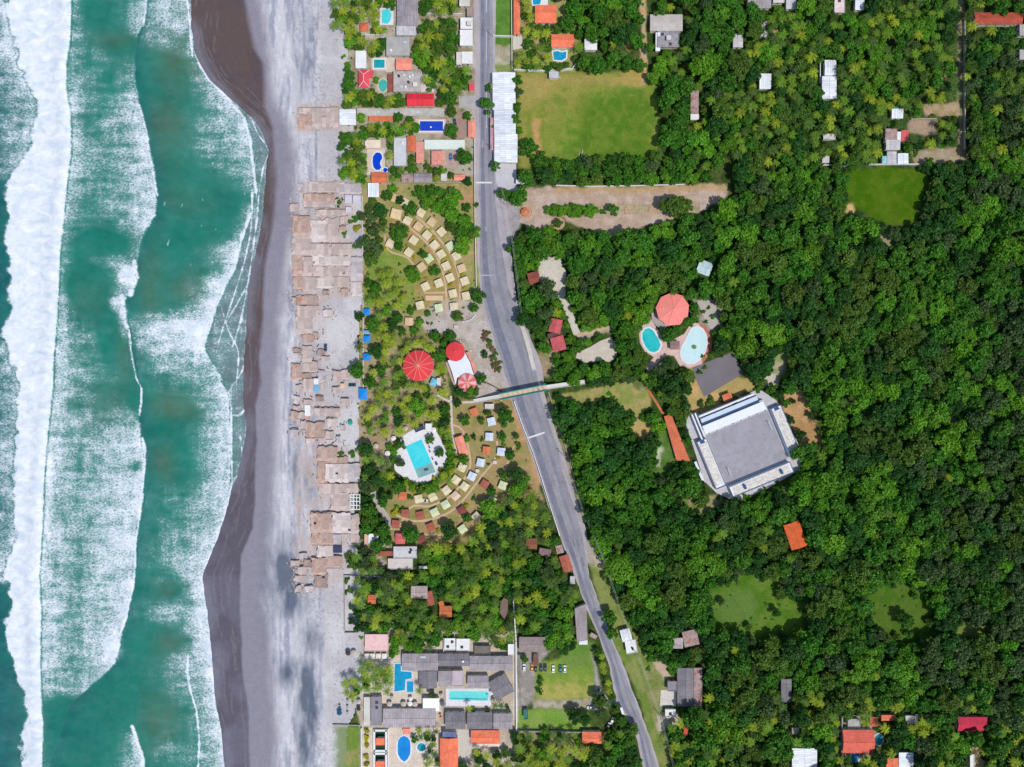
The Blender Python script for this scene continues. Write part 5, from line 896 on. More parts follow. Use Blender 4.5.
house('salmon brown roof touching the road', 561.2, 555, 571, 572, 3, 'gable_y', tile('rosy', (190, 108, 88), 'Y'), rise=.6, rot=-17); house('rusty small roof above the salmon brown roadside roof', 556, 545, 563, 553.5, 2.8, 'shed', RUST('X'), rot=-15)
polybuilding('long grey brown roof of the roadside shop', [(574.5, 608.5), (580, 606), (586.3, 604), (587.6, 640), (577, 642)], 3.4, metal('mauve_grey', (158, 146, 148), 'X'), name='shop', cat='shop'); house('white roof end of the roadside shop', 579, 639, 587.5, 644.5, 3, 'flat', CONCW, openings=False, par=0)
house('small white tin roof below the dirt verge left of the road', 570, 576, 575, 584, 2.6, 'shed', LIGHTM('X'), openings=False)
house('pale blue white house right of the road', 621, 629, 631, 641, 3.2, 'hip', WHITEM('X'), rise=.5, rot=-15); house('white lower wing with a round tank of the pale blue house', 625.5, 640, 636.5, 653, 3, 'flat', CONCW, rot=-10, extras=[('tank', .1, .15)])
house('grey roof of a ruined shed at the forest edge', 683, 630, 698, 646, 3, 'shed', RUST('Y'), rot=-12); house('crumbling grey lean-to of the ruined shed', 673, 637.5, 683, 648.5, 2.6, 'shed', mk('crumbling_grey', C(176, 164, 164), .3, .5), openings=False)
house('grey corrugated house roof right of the lower road', 677.3, 667.5, 693.5, 706, 3.4, 'gable_y', DARKM('Y'), rise=.8); house('brownish back strip of the grey corrugated house', 693.7, 667.5, 702, 706, 2.8, 'shed', RUST('Y')); house('small grey square roof left of the grey corrugated house', 667.5, 681, 676.8, 691, 3, 'flat', conc('mid', (148, 140, 146), .15))
sheet('yard', [(661, 690), (676, 690), (676, 706), (660, 706)], .02, CONCL, 'pale concrete yard left of the grey corrugated house', 'yard', thick=.05); house('white shed with a dark doorway below the pale yard', 665, 709, 675.5, 716.5, 2.6, 'flat', CONCW, extras=[('dark', 0, .1)])
house('narrow grey corrugated hut alone among trees', 781.2, 678.8, 791.5, 702, 3, 'gable_y', DARKM('Y'), rise=.5); house('pinkish white hut above the large white roof', 791.5, 727.5, 798.6, 734, 2.8, 'flat', conc('pinkcream', (226, 204, 190)))
house('large bright white roof at the bottom right', 792, 748, 817, 775, 3.6, 'gable_y', WHITEM('Y'), rise=.5, extras=[('sky', .35, 0)]); house('large pink tiled roof beside two small pools at the bottom right', 842.5, 729.8, 874, 753, 3.8, 'gable_x', tile('coralpink', (232, 112, 92), 'X'), rise=1.3)
pool('small teal pool right of the large pink roof', ell(878.5, 739.5, 4.4, 5.6), TEAL, rim=.6); pool('bright blue pool below the large pink roof', ell(855, 757, 4.2, 6, rot=10), MIDW, rim=.6)
house('grey slab roof above the large pink roof', 847.5, 718.5, 860, 726.5, 2.8, 'flat', CONC); house('orange brown roof right of the grey slab roof', 870, 716.5, 878, 726, 3, 'gable_y', TERRA('Y'), rise=.6); house('narrow orange roof above the palms at the bottom right', 881, 715, 896, 720.6, 2.9, 'gable_x', ORANGE('X'), rise=.4); house('small pale grey roof left of the magenta roof', 905, 715.3, 917, 723, 3, 'flat', CONCL)
house('magenta red roof at the bottom right', 957.5, 717, 987, 731, 3.6, 'gable_x', metal('magenta', (206, 34, 70), 'X', .1), rise=1., ridge=False); house('white roof cut by the bottom edge', 898.5, 752, 913, 775, 3.4, 'shed', WHITEM('Y')); house('orange roof left of the white roof cut by the bottom edge', 886, 758, 898, 775, 3.2, 'gable_y', ORANGE('Y'), rise=.6); house('white wall-like roof beside the sandy yard', 969.5, 754, 974, 775, 2.8, 'flat', CONCW, openings=False)
wall('long block wall above the lots at the bottom right', [(840, 714), (920, 713), (990, 716)], 2., mat=WALLG); wall('left block wall of the pink roof lot', [(840.5, 714), (840, 790)], 2., mat=WALLG)
# ================================================================== beach canopies
RAM = [(298.4, 107.5, 330.6, 128, 'p'), (298, 114, 312, 129, 'o'), (330.8, 107, 339.2, 127, 'p'), (309, 182, 339.5, 193, 'p'), (304, 194.3, 334, 200.8, 'o'), (304, 201.2, 333, 208, 'p'), (316, 209.5, 353, 215, 'p'), (339.8, 183, 361, 193.6, 'g'),
       (293, 216, 310, 237, 'o'), (310.3, 220.5, 325, 242.4, 'l'), (325.3, 218, 338, 242, 'p'), (292, 237.3, 311, 256, 'p'), (311.3, 243.6, 352, 255.3, 'p'), (292.5, 256.5, 303, 276, 'o'), (303.4, 256.8, 312, 276.4, 'p'), (312.3, 255.6, 350, 266, 'l'), (312.3, 266.3, 350, 276.4, 'p'), (293, 276.8, 302.6, 290, 'o'), (303, 276.8, 315.8, 291, 'p'), (316, 276.8, 332.5, 287.6, 'l'), (332.9, 276.8, 350, 287, 'p'), (350.6, 257, 362.6, 281.6, 'g'), (350.6, 282, 362, 295, 'l'),
       (297, 296, 317.6, 305, 'o'), (297, 305.4, 319, 315.8, 'p'), (296, 316.4, 312, 333.8, 'p'), (302, 334.2, 313, 342.4, 'o'), (302.5, 346.5, 312, 363, 'p'), (291.6, 364, 301, 379, 'o'), (301.2, 361.8, 317.6, 372.3, 'p'), (304, 378.4, 323, 389, 'p'), (318, 371, 324.6, 382, 'g'), (332.6, 371, 341, 382, 'p'), (301.4, 372.6, 312, 378.2, 'd'),
       (306, 422.6, 324.4, 430, 'o'), (306, 430.3, 324.2, 437.8, 'o'), (315, 408, 340, 416, 'p'), (317.6, 446.5, 337, 461.4, 'o'), (317.6, 461.7, 324.8, 485, 'o'), (325.2, 457, 348, 463.4, 'o'), (325.2, 463.8, 348.4, 482.2, 'l'), (348.8, 464, 360, 482, 'g'), (319, 483.4, 358.6, 493, 'p'), (330.4, 493.6, 349, 510.5, 'p'),
       (311, 513, 332, 532.7, 'o'), (332.3, 513, 350.8, 533.5, 'l'), (351.2, 514.4, 359.3, 534, 'p'), (312, 533.2, 332.6, 545, 'o'), (332.9, 534.2, 341.5, 544.8, 'g'), (317.6, 545.4, 333, 557, 'l'), (312, 557.5, 326, 574.3, 'o'), (326.3, 556.2, 341.5, 568, 'o'), (314, 575, 327.6, 587.5, 'd'), (351, 534.4, 359, 543, 'p')]
rr_ = random.Random(11)
for _ in range(400):
    if len(RAM) > 92: break
    x, y = rr_.uniform(293, 346), rr_.choice((rr_.uniform(184, 300), rr_.uniform(292, 442), rr_.uniform(405, 440), rr_.uniform(555, 592)))
    if x > 328 and 296 < y < 370 or (x > 322 and y > 560): continue
    w, d = rr_.uniform(4, 10), rr_.uniform(4, 9); q_ = (x-w/2, y-d/2, x+w/2, y+d/2)
    if any(q_[0] < r[2]+.2 and q_[2] > r[0]-.2 and q_[1] < r[3]+.2 and q_[3] > r[1]-.2 for r in RAM): continue
    RAM.append(q_+(rr_.choice('ppplodg'),))
RMM = {'p': ('faded pinkish grey thatch', (210, 192, 184)), 'o': ('rusty orange brown thatch', (206, 180, 166)), 'l': ('pale sandy thatch', (228, 214, 208)), 'g': ('greyish thatch', (204, 196, 198)), 'd': ('ragged dark thatch', (178, 156, 146))}
for i, (x0, y0, x1, y1, k) in enumerate(RAM):
    h = 1.75+.4*((i*37) % 10)/10; w, d = (x1-x0)*S*(1-h/CAM_H), (y1-y0)*S*(1-h/CAM_H); p = W((x0+x1)/2, (y0+y1)/2, h)
    t = thing('beach_canopy', 'beach canopy of '+RMM[k][0], 'canopy', (p.x, p.y, 0), 0, 'thatched shade canopies along the beach', True); mark(rect(x0, y0, x1, y1), .3); rr = random.Random(i)
    nx, ny = max(2, int(w/1.5)), max(2, int(d/1.5)); V = []; F = []
    for sdn in (0, 1):
        for b_ in range(ny+1):
            for a in range(nx+1):
                ed = (a in (0, nx))*.7*rr.uniform(-1, 1); ee = (b_ in (0, ny))*.7*rr.uniform(-1, 1)
                V.append((-w/2+w*a/nx+ed, -d/2+d*b_/ny+ee, h+rr.uniform(-.09, .09)+(.14 if sdn else 0)))
    n0 = (nx+1)*(ny+1); q = lambda s_, a, b_: s_*n0+b_*(nx+1)+a
    holes = set((rr.randrange(nx), rr.randrange(ny)) for _ in range(int(nx*ny*(.05 if k == 'd' else .02))))
    cells = [(a, b_) for a in range(nx) for b_ in range(ny) if (a, b_) not in holes]; cs = set(cells)
    for a, b_ in cells:
        F += [(q(1, a, b_), q(1, a+1, b_), q(1, a+1, b_+1), q(1, a, b_+1)), (q(0, a, b_+1), q(0, a+1, b_+1), q(0, a+1, b_), q(0, a, b_))]
        for da, db, e0, e1 in ((0, -1, (a, b_), (a+1, b_)), (1, 0, (a+1, b_), (a+1, b_+1)), (0, 1, (a+1, b_+1), (a, b_+1)), (-1, 0, (a, b_+1), (a, b_))):
            if (a+da, b_+db) not in cs: F.append((q(0, *e0), q(0, *e1), q(1, *e1), q(1, *e0)))
    ax = 'X' if i % 2 else 'Y'; nm, c = RMM[k]
    obj('roof', MB().add(V, F), mk('thatch_%s_%s' % (k, ax), C(*c), .17, .35, 1.7, stripe=(ax, .75, .06), brick=((3.6, 2.3, .26) if ax == 'X' else (2.3, 3.6, .26)), patch=(C(186, 130, 104) if k == 'o' else C(184, 146, 132), .75 if k == 'o' else .35)), t)
    for sx in (-1, 1):
        for sy in (-1, 1): obj('post', MB().tube((sx*(w/2-.3), sy*(d/2-.3), 0), (sx*(w/2-.3), sy*(d/2-.3), h-.1), .12, n=6), WOODP, t)
    if i % 3 != 1:
        m = MB().tube((-w/2, d/2*(-1 if i % 2 else 1), h+.2), (w/2, d/2*(-1 if i % 2 else 1), h+.22), .13, n=6); obj('roof_pole', m, mk('dark_pole', C(96, 74, 64), .2), t)
DBC = [mk('driftwood_%d' % i, C(*c), .2, .5, 2.) for i, c in enumerate(((176, 140, 122), (206, 188, 178), (120, 96, 86), (226, 218, 214)))]
for mi in range(4):
    m = MB(); rr = random.Random(40+mi)
    for _ in range(240):
        r = rr.choice(RAM); x = rr.uniform(r[0]-5, r[2]+5); y = rr.uniform(r[1]-5, r[3]+5)
        if any(a < x < c and b_ < y < d for a, b_, c, d, _k in RAM) and rr.random() < .9: continue
        p = W(x, y); L = rr.uniform(.5, 2.4); m.box(p.x, p.y, .01*mi, L, rr.uniform(.15, .6), rr.uniform(.08, .3), rr.uniform(0, 3.14))
    o = obj('driftwood_litter', m, DBC[mi]); tag(o, ('brown poles and boards littering the sand round the canopies', 'pale boards and palm scraps littering the sand round the canopies', 'dark sticks littering the sand round the canopies', 'whitish scraps littering the sand round the canopies')[mi], 'debris', None, 'stuff')
house('dark blue tarp shelter among the lower beach canopies', 333.2, 545.2, 342, 552.8, 2.3, 'shed', mk('navy_tarp', C(62, 66, 96), .15), openings=False, name='shelter', cat='shelter')
house('sky blue stall with a white half on the beach', 313.6, 385, 319, 391.8, 2.4, 'flat', mk('sky_blue_sheet', C(120, 184, 216), .1), openings=False, par=0, name='stall', cat='stall'); house('white stall above the sky blue stall', 313.8, 378.4, 318.6, 384.6, 2.4, 'flat', CONCW, openings=False, par=0, name='stall', cat='stall')
house('white cloth shade on poles at the end of the beach path', 305, 405, 310.5, 416, 2.2, 'shed', CONCW, openings=False, name='shelter', cat='shelter'); house('orange brown stall at the beach entrance', 340.5, 383.5, 344.5, 388.5, 2.4, 'flat', mk('peach_stall', C(236, 196, 158), .1), openings=False, par=0, name='stall', cat='stall')
for x0, y0, x1, y1, lb in ((345, 195, 352, 203, 'grey tarpaulin shade beside the dark parked tents'), (353, 195.5, 361, 204, 'pale tarpaulin shade near the sea wall'), (346, 207, 352, 213, 'pale pink stall by the palms on the upper beach')): house(lb, x0, y0, x1, y1, 2.3, 'shed', mk('tarp_%d' % x0, C(204, 198, 206), .15), openings=False, name='shelter', cat='shelter')
p = W(355, 502, 2.5); t = thing('pergola', 'open white timber pergola on the beach', 'pergola', (p.x, p.y, 0)); m = MB(); mark(rect(350, 494, 360, 511), .5)
for xx in (-2.9, -1, 1, 2.9): m.box(xx, 0, 2.5, .5, 9.4, .2)
for yy in (-4.4, -2, .4, 2.6, 4.4): m.box(0, yy, 2.72, 6.2, .5, .16)
obj('roof_slats', m, TRIMW, t)
for sx in (-2.9, 2.9):
    for sy in (-4.4, 0, 4.4): obj('post', MB().box(sx, sy, 0, .25, .25, 2.49), TRIMW, t)
for x, y, w, d, lb in ((366.5, 312, 6.6, 6.6, 'square bright blue shade, topmost beside the thin white fence'), (367, 332, 7, 3.4, 'thin pale blue shade just above a bright blue one'), (366.8, 339, 6.8, 6.6, 'square bright blue shade in the middle of the thin white fence'), (367, 357, 7.6, 7, 'blue shade with wrinkled top, lowest of the three by the fence'), (363, 394, 8.2, 11, 'large bright blue tarpaulin canopy at the beach entrance')):
    house(lb, x-w/2, y-d/2, x+w/2, y+d/2, 2.5, 'pyramid', BLUEP if d > 4 else mk('pale_blue_sheet', C(120, 178, 224), .1), openings=False, name='shade_canopy', cat='shade', rise=.5, over=1.0)

# ================================================================== bottom seaside resort
house('pale pink roof with a round red stain near the beach', 365, 634, 388.5, 651, 3.4, 'flat', mk('pale_pink_roof', C(236, 200, 196), .08, .12, 1., patch=(C(226, 160, 160), .45)), wall=WALLP)
sheet('pool_deck', [(363, 654), (402, 655), (403, 671), (421, 672), (420, 694), (440, 697), (442, 712), (384, 712), (380, 696), (361, 694)], .02, DECKB, 'beige terrace round the sky blue pools', 'deck', grow=-30)
pool('L shaped sky blue pool on the beige terrace', [(394.8, 663.6), (400.8, 663.6), (401, 671), (411.5, 671.6), (412, 678), (405.5, 679.5), (405, 690), (394.3, 691.5)], MIDW, rim=.5); pool('small square blue pool beside the L shaped pool', rect(406.8, 681, 413.4, 692), MIDW, rim=.5)
SH = lambda x0, y0, x1, y1, lb, **k: house(lb, x0, y0, x1, y1, k.pop('h', 3.3), k.pop('roof', 'gable_x'), k.pop('mat', GREYM('X')), rise=k.pop('rise', .7), **k)
SH(402, 653.5, 438, 670.5, 'wide grey sheet roof with a pale patch above the sky blue pools', extras=[('sky', .05, -.3), ('sky', .12, -.3)]); SH(438.3, 653.6, 469.3, 666, 'grey ribbed roof with a small dark vent in the resort row', mat=DARKM('X'), extras=[('wtank', .3, .05)]); SH(469.6, 655.8, 492, 670.5, 'grey ribbed roof in the middle of the resort row above the lap pool'); SH(492.3, 656, 512.6, 670.3, 'grey ribbed roof at the road end of the resort row')
SH(419, 670.9, 437, 688, 'grey roof stepping down beside the sky blue pools', roof='gable_y', mat=DARKM('Y'), h=3.1); SH(438.2, 670.4, 452, 686, 'grey roof patch left of the mauve terrace roof', mat=GREYM('Y'), roof='shed', h=3); SH(452.3, 670.4, 463.5, 686, 'mauve terrace roof above the lap pool', roof='flat', mat=conc('mauve', (196, 180, 186), .12), h=3)
SH(467.5, 675.6, 488.7, 687.6, 'grey low roof right above the lap pool', h=3); SH(491, 677, 511, 697, 'grey ribbed roof turned at an angle at the end of the lap pool', rot=62, h=3.4, mat=DARKM('Y'), roof='gable_y')
sheet('pool_deck', rect(446, 688.5, 491, 706), .022, DECKW, 'white deck round the long lap pool', 'deck', thick=.06); pool('long turquoise lap pool with a dark lane line', [(449.5, 690.6), (487, 691.2), (489, 693), (488, 700.6), (450, 699.8), (448.7, 698)], water_mat('lap_water', (92, 218, 214), (130, 230, 224)), rim=.6, parts=[('lane_line', [(451, 697.8), (487, 698.6), (487, 699.4), (451, 698.6)], TEAL, .166), ('corner_step', rect(485.6, 693, 487.6, 694.6), TEAL, .166)])
house('pure white square canopy between the resort roofs', 422.8, 698.2, 439.3, 711, 3.2, 'flat', mk('white_canvas', C(255, 252, 250), .03), openings=False, par=0, name='canopy', cat='canopy')
SH(383, 708.5, 435.6, 727.5, 'longest grey corrugated roof at the foot of the resort', mat=LIGHTM('X') if False else metal('warm_grey', (178, 168, 172), 'X'), h=3.5); SH(445.2, 712.4, 465.3, 729, 'grey bungalow roof, left one of the three below the lap pool', mat=DARKM('X')); SH(467.2, 712.4, 492.3, 729, 'grey bungalow roof, middle one of the three below the lap pool', mat=DARKM('X')); SH(493.3, 713.5, 512.5, 729, 'grey bungalow roof, right one of the three below the lap pool', mat=GREYM('X'))
house('dark slate deck roof with a blue hatch near the beach', 370.5, 696.5, 382, 725, 2.8, 'flat', conc('slate', (146, 142, 148), .16), extras=[('dark', .05, -.3), ('dark', .05, -.12)], par=.1)
house('cream plastered strip wall house beside the slate deck', 364, 697, 370, 725, 2.4, 'flat', CONCL, openings=False, par=.1)
for i, x in enumerate((367, 372.3, 378.3, 384.3)): house('small white sun shade on the resort terrace', x-2.4, 653.6, x+2.4, 658.6, 2.2, 'pyramid', TRIMW if i % 2 else mk('cream_shade', C(240, 230, 214), .05), openings=False, name='sun_shade', cat='sun shade', group='sun shades in a row', rise=.4, auto=True)
house('white cube house, left one among the palms above the resort row', 444.5, 638, 455.5, 650, 3.1, 'flat', CONCW, extras=[('dark', .2, -.2), ('dark', -.2, .2)]); house('white cube house, right one among the palms above the resort row', 456.5, 638.4, 470, 650.5, 3.1, 'flat', CONCW, extras=[('dark', -.1, .2)]); house('roofless white frame of an unfinished house above the resort row', 474.5, 645.5, 490.5, 654, 2.2, 'flat', conc('dim2', (120, 116, 108), .2), par=.5, openings=False); house('white square roof at the top of the lane wall', 508, 643.8, 514.4, 655, 3, 'flat', CONCW)
wall('white lane wall between the palms and the grey lot', [(513.5, 600), (516, 640), (516.5, 731)], 2., .6); wall('white wall above the unfinished frame house', [(444, 637), (444, 651)], 1.8)
house('brown weathered roof above the parked cars', 519, 637, 548, 652, 3, 'gable_x', mk('weathered_brown', C(152, 138, 134), .2, .3, 1.1, stripe=('X', 1.2, .05)), rise=.6, name='barn', cat='barn'); house('narrow brown porch from the weathered roof to the cars', 533.3, 653.5, 538.5, 666, 2.6, 'shed', mk('porch_brown', C(128, 92, 78), .2), openings=False)
house('tiny teal kiosk on the lower lawn', 523.5, 709.5, 528, 719, 2.4, 'flat', mk('teal_roof', C(60, 120, 120), .15), openings=False, name='kiosk', cat='kiosk')
house('orange tiled roof on the lowest lawn left of the road', 582, 731.8, 601.5, 743.6, 3.3, 'gable_x', ORANGE('X'), rise=.9); house('wide orange roof below the bungalow roofs', 471, 730.2, 500, 743, 3.6, 'gable_x', ORANGE('X'), rise=1.); house('cream veranda strip below the wide orange roof', 473, 743.4, 499.5, 746.3, 2.4, 'flat', conc('cream', (238, 220, 196)), openings=False, par=0)
house('long orange roof with pale bands cut by the bottom edge', 440, 738, 458, 775, 3.6, 'gable_y', ORANGE('Y'), rise=.9, ridge=False)
for yy in (743.5, 748, 753, 761): p = W(449, yy, 4.2); 
t = house('blue grey panelled roof above the long orange roof', 442.5, 731.2, 456.5, 737.6, 3.2, 'shed', mk('solar_blue', C(112, 124, 160), .1, .3, 1., rough=.3, brick=(1.2, 1.2, .2)), openings=False)
sheet('yard', rect(457.5, 729.5, 471, 761), .02, mk('drive_concrete', C(206, 198, 186), .1), 'pale concrete drive right of the long orange roof', 'yard', thick=.03); sheet('yard', rect(361, 727.5, 440, 790), .017, DECKB, 'beige paved garden with pools at the bottom', 'yard', grow=-40)
sheet('pool_deck', ell(404, 748.5, 8.4, 14.4), .022, DECKW, 'white surround of the blue oval pool', 'deck', thick=.05); pool('bright blue oval pool with pointed ends', [(404, 735.6), (407.5, 737), (410, 740.5), (410.6, 747), (410.2, 754), (407.5, 759), (404.2, 761.5), (400.8, 759), (398, 754), (397.6, 747), (398.2, 740.5), (400.6, 737)], BLUEW, rim=.6); pool('small round teal pool right of the blue oval pool', ell(421.4, 747, 4.2, 4.2, 20), TEAL, rim=.9)
house('small salmon shed above the blue oval pool', 403, 728, 410.3, 734, 2.6, 'shed', SALMON('X'), openings=False)
for y0, y1, lb in ((729.5, 749.8, 'upper'), (752.5, 775, 'lower')):
    P = rect(374.6, y0, 386.6, y1); sheet('lawn', P, .026, mk('dark_lawn', C(36, 74, 52), .2, .5, 1.5), '%s dark green sunken court inside white walls' % lb, 'lawn', thick=.02)
    wall('white wall round the %s sunken court' % lb, P+[P[0]], 1.3, 1.1); house('small salmon roof inside the %s sunken court' % lb, 376, y0+8.3, 384.6, y0+15.6, 2.6, 'shed', ORANGE('X'), openings=False, name='court_shelter', cat='shelter')
wall('white wall between the lawn and the yellow hedge', [(361.8, 727.5), (362, 790)], 1.6, .5); wall('grey wall along the top of the beach lawn', [(333, 724), (360, 724.6)], 1.0, .3, WALLG); wall('white low wall right of the sunken courts', [(388.6, 728), (388.8, 790)], 1.2, .5); wall('garden wall between the roofs and the lowest lawns', [(513, 729.8), (586, 731)], 1.8, .3, WALLG); wall('boundary wall from the beach to the palms', [(344.5, 575), (345, 632), (356, 632)], 1.4, .2, WALLG); wall('grey wall across the beach lot above the palms', [(344.5, 575), (388, 576.5)], 1.2, .2, WALLG)

# ================================================================== parasols, cars, poles
def parasol(x, y, r, mat, label, group=None, auto=True):
    p = W(x, y, 2.3); R_ = r*S; t = thing('parasol', label, 'parasol', (p.x, p.y, 0), random.uniform(0, .7), group, auto); mark(ell(x, y, r, r, 8), .5)
    obj('canopy', MB().cone(0, 0, 2.1, 2.75, R_, 8), mat, t); obj('pole', MB().tube((0, 0, 0), (0, 0, 2.8), .05, n=6), TRIMW, t); return t
PW, PG, PD = mk('white_parasol', C(240, 238, 234), .05), mk('beige_parasol', C(206, 190, 172), .1), mk('dark_parasol', C(70, 62, 66), .12)
for x, y, r, m, nm in ((433.5, 430, 2.8, PW, 'white round parasol'), (405.5, 428.5, 2.4, PG, 'beige round parasol'), (393.5, 438.5, 2.6, PW, 'white round parasol'), (387.5, 453.5, 2.8, PW, 'white round parasol'), (376, 446, 2.6, PG, 'beige round parasol'), (429.5, 447.5, .9, PD, 'tiny dark parasol'), (429.8, 451.7, .9, PD, 'tiny dark parasol'), (432.6, 459, .9, PD, 'tiny dark parasol'), (436.5, 464, 1.4, PD, 'dark round parasol'), (432, 434.6, 1.3, PD, 'dark round parasol'),
                      (389.5, 704.5, 2.8, PG, 'beige round parasol'), (403.5, 704.5, 2.8, PG, 'beige round parasol'), (410, 704, 2.6, PW, 'white round parasol'), (415, 704.6, 2.8, PG, 'beige round parasol'), (410.5, 699, 2.2, PW, 'white round parasol'), (392, 698, 2, PG, 'beige round parasol'), (441.5, 695.5, 2, PG, 'beige round parasol'), (442.5, 704, 2.6, mk('slate_parasol', C(106, 112, 138), .1), 'slate blue parasol'), (440.5, 716.5, 1.4, mk('red_parasol', C(206, 62, 70), .1), 'small red parasol'), (491.5, 693, 2, PW, 'white round parasol'),
                      (348, 653, 2.8, PD, 'dark round parasol'), (353.6, 653, 2.8, PG, 'beige round parasol'), (347.5, 702, 1.4, PG, 'beige round parasol'), (347.5, 708, 1.4, PG, 'beige round parasol'), (347.5, 714, 1.4, PG, 'beige round parasol'), (353, 704, 1.5, PG, 'beige round parasol'), (358.6, 702, 2.4, PG, 'beige round parasol'), (358.6, 709, 2.2, PD, 'dark round parasol')): parasol(x, y, r, m, nm, 'parasols on the resort terraces')
parasol(350.2, 422.6, 2.6, mk('green_parasol', C(20, 168, 140), .08), 'bright green beach umbrella alone on the sand', None, False); parasol(339.3, 713, 2.8, mk('teal_parasol', C(26, 96, 128), .1), 'dark teal beach umbrella alone on the lower beach', None, False); parasol(339.5, 707.4, 1.4, mk('teal_parasol', C(26, 96, 128)), 'tiny dark umbrella above the dark teal one', None, False)
TYRE = mk('tyre_rubber', C(44, 44, 46), .1); LAMP = mk('headlight_glass', C(236, 236, 230), .03, rough=.2); CG = mk('car_glass', C(36, 44, 54), .05, rough=.1, spec=.6)
carmesh = {}
def car(x, y, deg, rgb, label, group='cars parked on the grass'):
    p = W(x, y); t = thing('parked_car', label, 'car', (p.x, p.y, .035), math.radians(deg), group)
    if 'g' not in carmesh:
        P = [(-2.15, .35), (-2.2, .75), (-2.05, .92), (-1.55, .98), (-.95, 1.45), (.55, 1.48), (1.15, 1.0), (2.0, .86), (2.2, .68), (2.2, .35)]; V = []
        for s_ in (-1, 1):
            for x_, z in P: V.append((x_, s_*(.86 if z < 1.2 else .66), z))
        n = len(P); carmesh['b'] = MB().add(V, [tuple(range(n)), tuple(range(2*n-1, n-1, -1))]+[(i, n+i, n+(i+1) % n, (i+1) % n) for i in range(n)])
        g = MB(); g.add([(.60, -.6, 1.475), (1.14, -.72, 1.025), (1.14, .72, 1.025), (.60, .6, 1.475)], [(0, 1, 2, 3)]); g.add([(-.98, -.6, 1.455), (-.98, .6, 1.455), (-1.52, .72, 1.005), (-1.52, -.72, 1.005)], [(0, 1, 2, 3)])
        for s_ in (-1, 1): q = [(-1.35, s_*.79, 1.06), (.98, s_*.79, 1.06), (.5, s_*.70, 1.40), (-.9, s_*.70, 1.40)]; g.add(q if s_ < 0 else q[::-1], [(0, 1, 2, 3)])
        carmesh['g'] = MB(); carmesh['g'].add([(a*1.004, b_*1.012, c+.012) for a, b_, c in g.v], g.f)
    obj('body', carmesh['b'], mk('car_paint_%d_%d_%d' % rgb, C(*rgb), .03, rough=.3, spec=.5), t); obj('windows', carmesh['g'], CG, t)
    for sx in (-1.35, 1.35):
        for sy in (-1, 1): w = obj('wheel', MB().tube((sx, sy*.70, .32), (sx, sy*.9, .32), .32, n=14), TYRE, t); obj('rim', MB().tube((sx, sy*.895, .32), (sx, sy*.91, .32), .18, n=10), LAMP, w)
    for sy in (-1, 1): obj('headlight', MB().box(2.19, sy*.62, .62, .06, .3, .14), LAMP, t)
    mark(rotrect(x, y, 9, 9, 0), .5)
for x, y, dg, rgb, lb in ((524.2, 667, 90, (236, 236, 236), 'white car parked at the left end of the row on the grey lot'), (532, 667.5, 90, (214, 160, 60), 'yellow car parked beside the white one on the grey lot'), (535.6, 668, 90, (70, 62, 70), 'dark car beside the yellow one'), (541, 667.5, 90, (30, 50, 96), 'dark blue car, left one of a close pair on the lawn'), (545.2, 667.3, 90, (40, 46, 66), 'nearly black car, right one of a close pair on the lawn'), (553.2, 668.5, 90, (240, 240, 240), 'white car standing alone in the middle of the row'), (560.4, 668.4, 90, (20, 96, 138), 'teal blue car in the right pair of the row'), (564.8, 668.4, 90, (224, 230, 232), 'white car at the right end of the row on the lawn'), (590.6, 707, 180, (236, 236, 238), 'white car parked sideways on the dirt entrance'), (608, 725, 60, (44, 58, 92), 'dark blue car under the trees beside the road'), (612, 720, 65, (230, 230, 232), 'white car under the trees beside the road'),
                         (325.8, 347.6, 90, (50, 82, 112), 'dark blue vehicle parked alone on the beach'), (352.5, 385, 0, (26, 66, 78), 'dark teal vehicle beside the large blue canopy'), (450.8, 157, 90, (90, 130, 190), 'blue car in the reddish yard by the roadside trees'), (455, 122.5, 100, (70, 84, 120), 'dark blue car beside the salmon gatehouse yard'), (325.4, 313.5, 90, (60, 60, 68), 'small dark vehicle on the upper beach')): car(x, y, dg, rgb, lb, 'cars parked on the grass' if 665 < y < 670 else None)
p = W(621.5, 709); t = thing('roadside_billboard', 'tall white billboard panel standing on the road edge', 'billboard', (p.x, p.y, 0), math.radians(-72)); obj('panel', MB().box(0, 0, 2, 6, 1.4, 2.4), TRIMW, t); [obj('post', MB().box(sx, 0, 0, .2, .2, 1.99), WOODP, t) for sx in (-2, 2)]
house('long red brown bus shelter roof leaning on the road edge', 590, 633.6, 597, 638, 2.6, 'shed', RUST('X'), rot=28, openings=False, name='bus_shelter', cat='bus shelter'); house('red painted cart shed below the white shed', 684, 724, 688, 735.5, 2.4, 'shed', metal('orange_red', (222, 74, 50), 'Y'), openings=False, rot=8, name='shed', cat='shed')
POLE = mk('pole_concrete', C(186, 182, 176), .1); WIRE = mk('cable_jacket', C(196, 204, 200), .05); PS = [(491.6, -20), (491.6, 36), (491.8, 91), (492, 150), (505, 205), (512.5, 245), (521.5, 318), (541, 392), (562, 454), (581, 506), (600, 552), (617, 600), (636.7, 652), (658.5, 713), (672.6, 767), (690, 830)]
lp = []
for i, (x, y) in enumerate(PS):
    p = W(x, y); lp.append(p)
    if y < -5 or y > 775: continue
    t = thing('utility_pole', 'grey concrete power pole on the inland roadside', 'utility pole', (p.x, p.y, 0), 0, 'power poles along the road', True); obj('pole', MB().tube((0, 0, 0), (0, 0, 9), .2, .13), POLE, t); obj('crossarm', MB().box(0, 0, 8.5, 2.2, .14, .16), WOODP, t)
    for sx in (-.9, 0, .9): obj('insulator', MB().cone(sx, 0, 8.66, 8.9, .09, 8), TRIMW, t)
wm = MB()
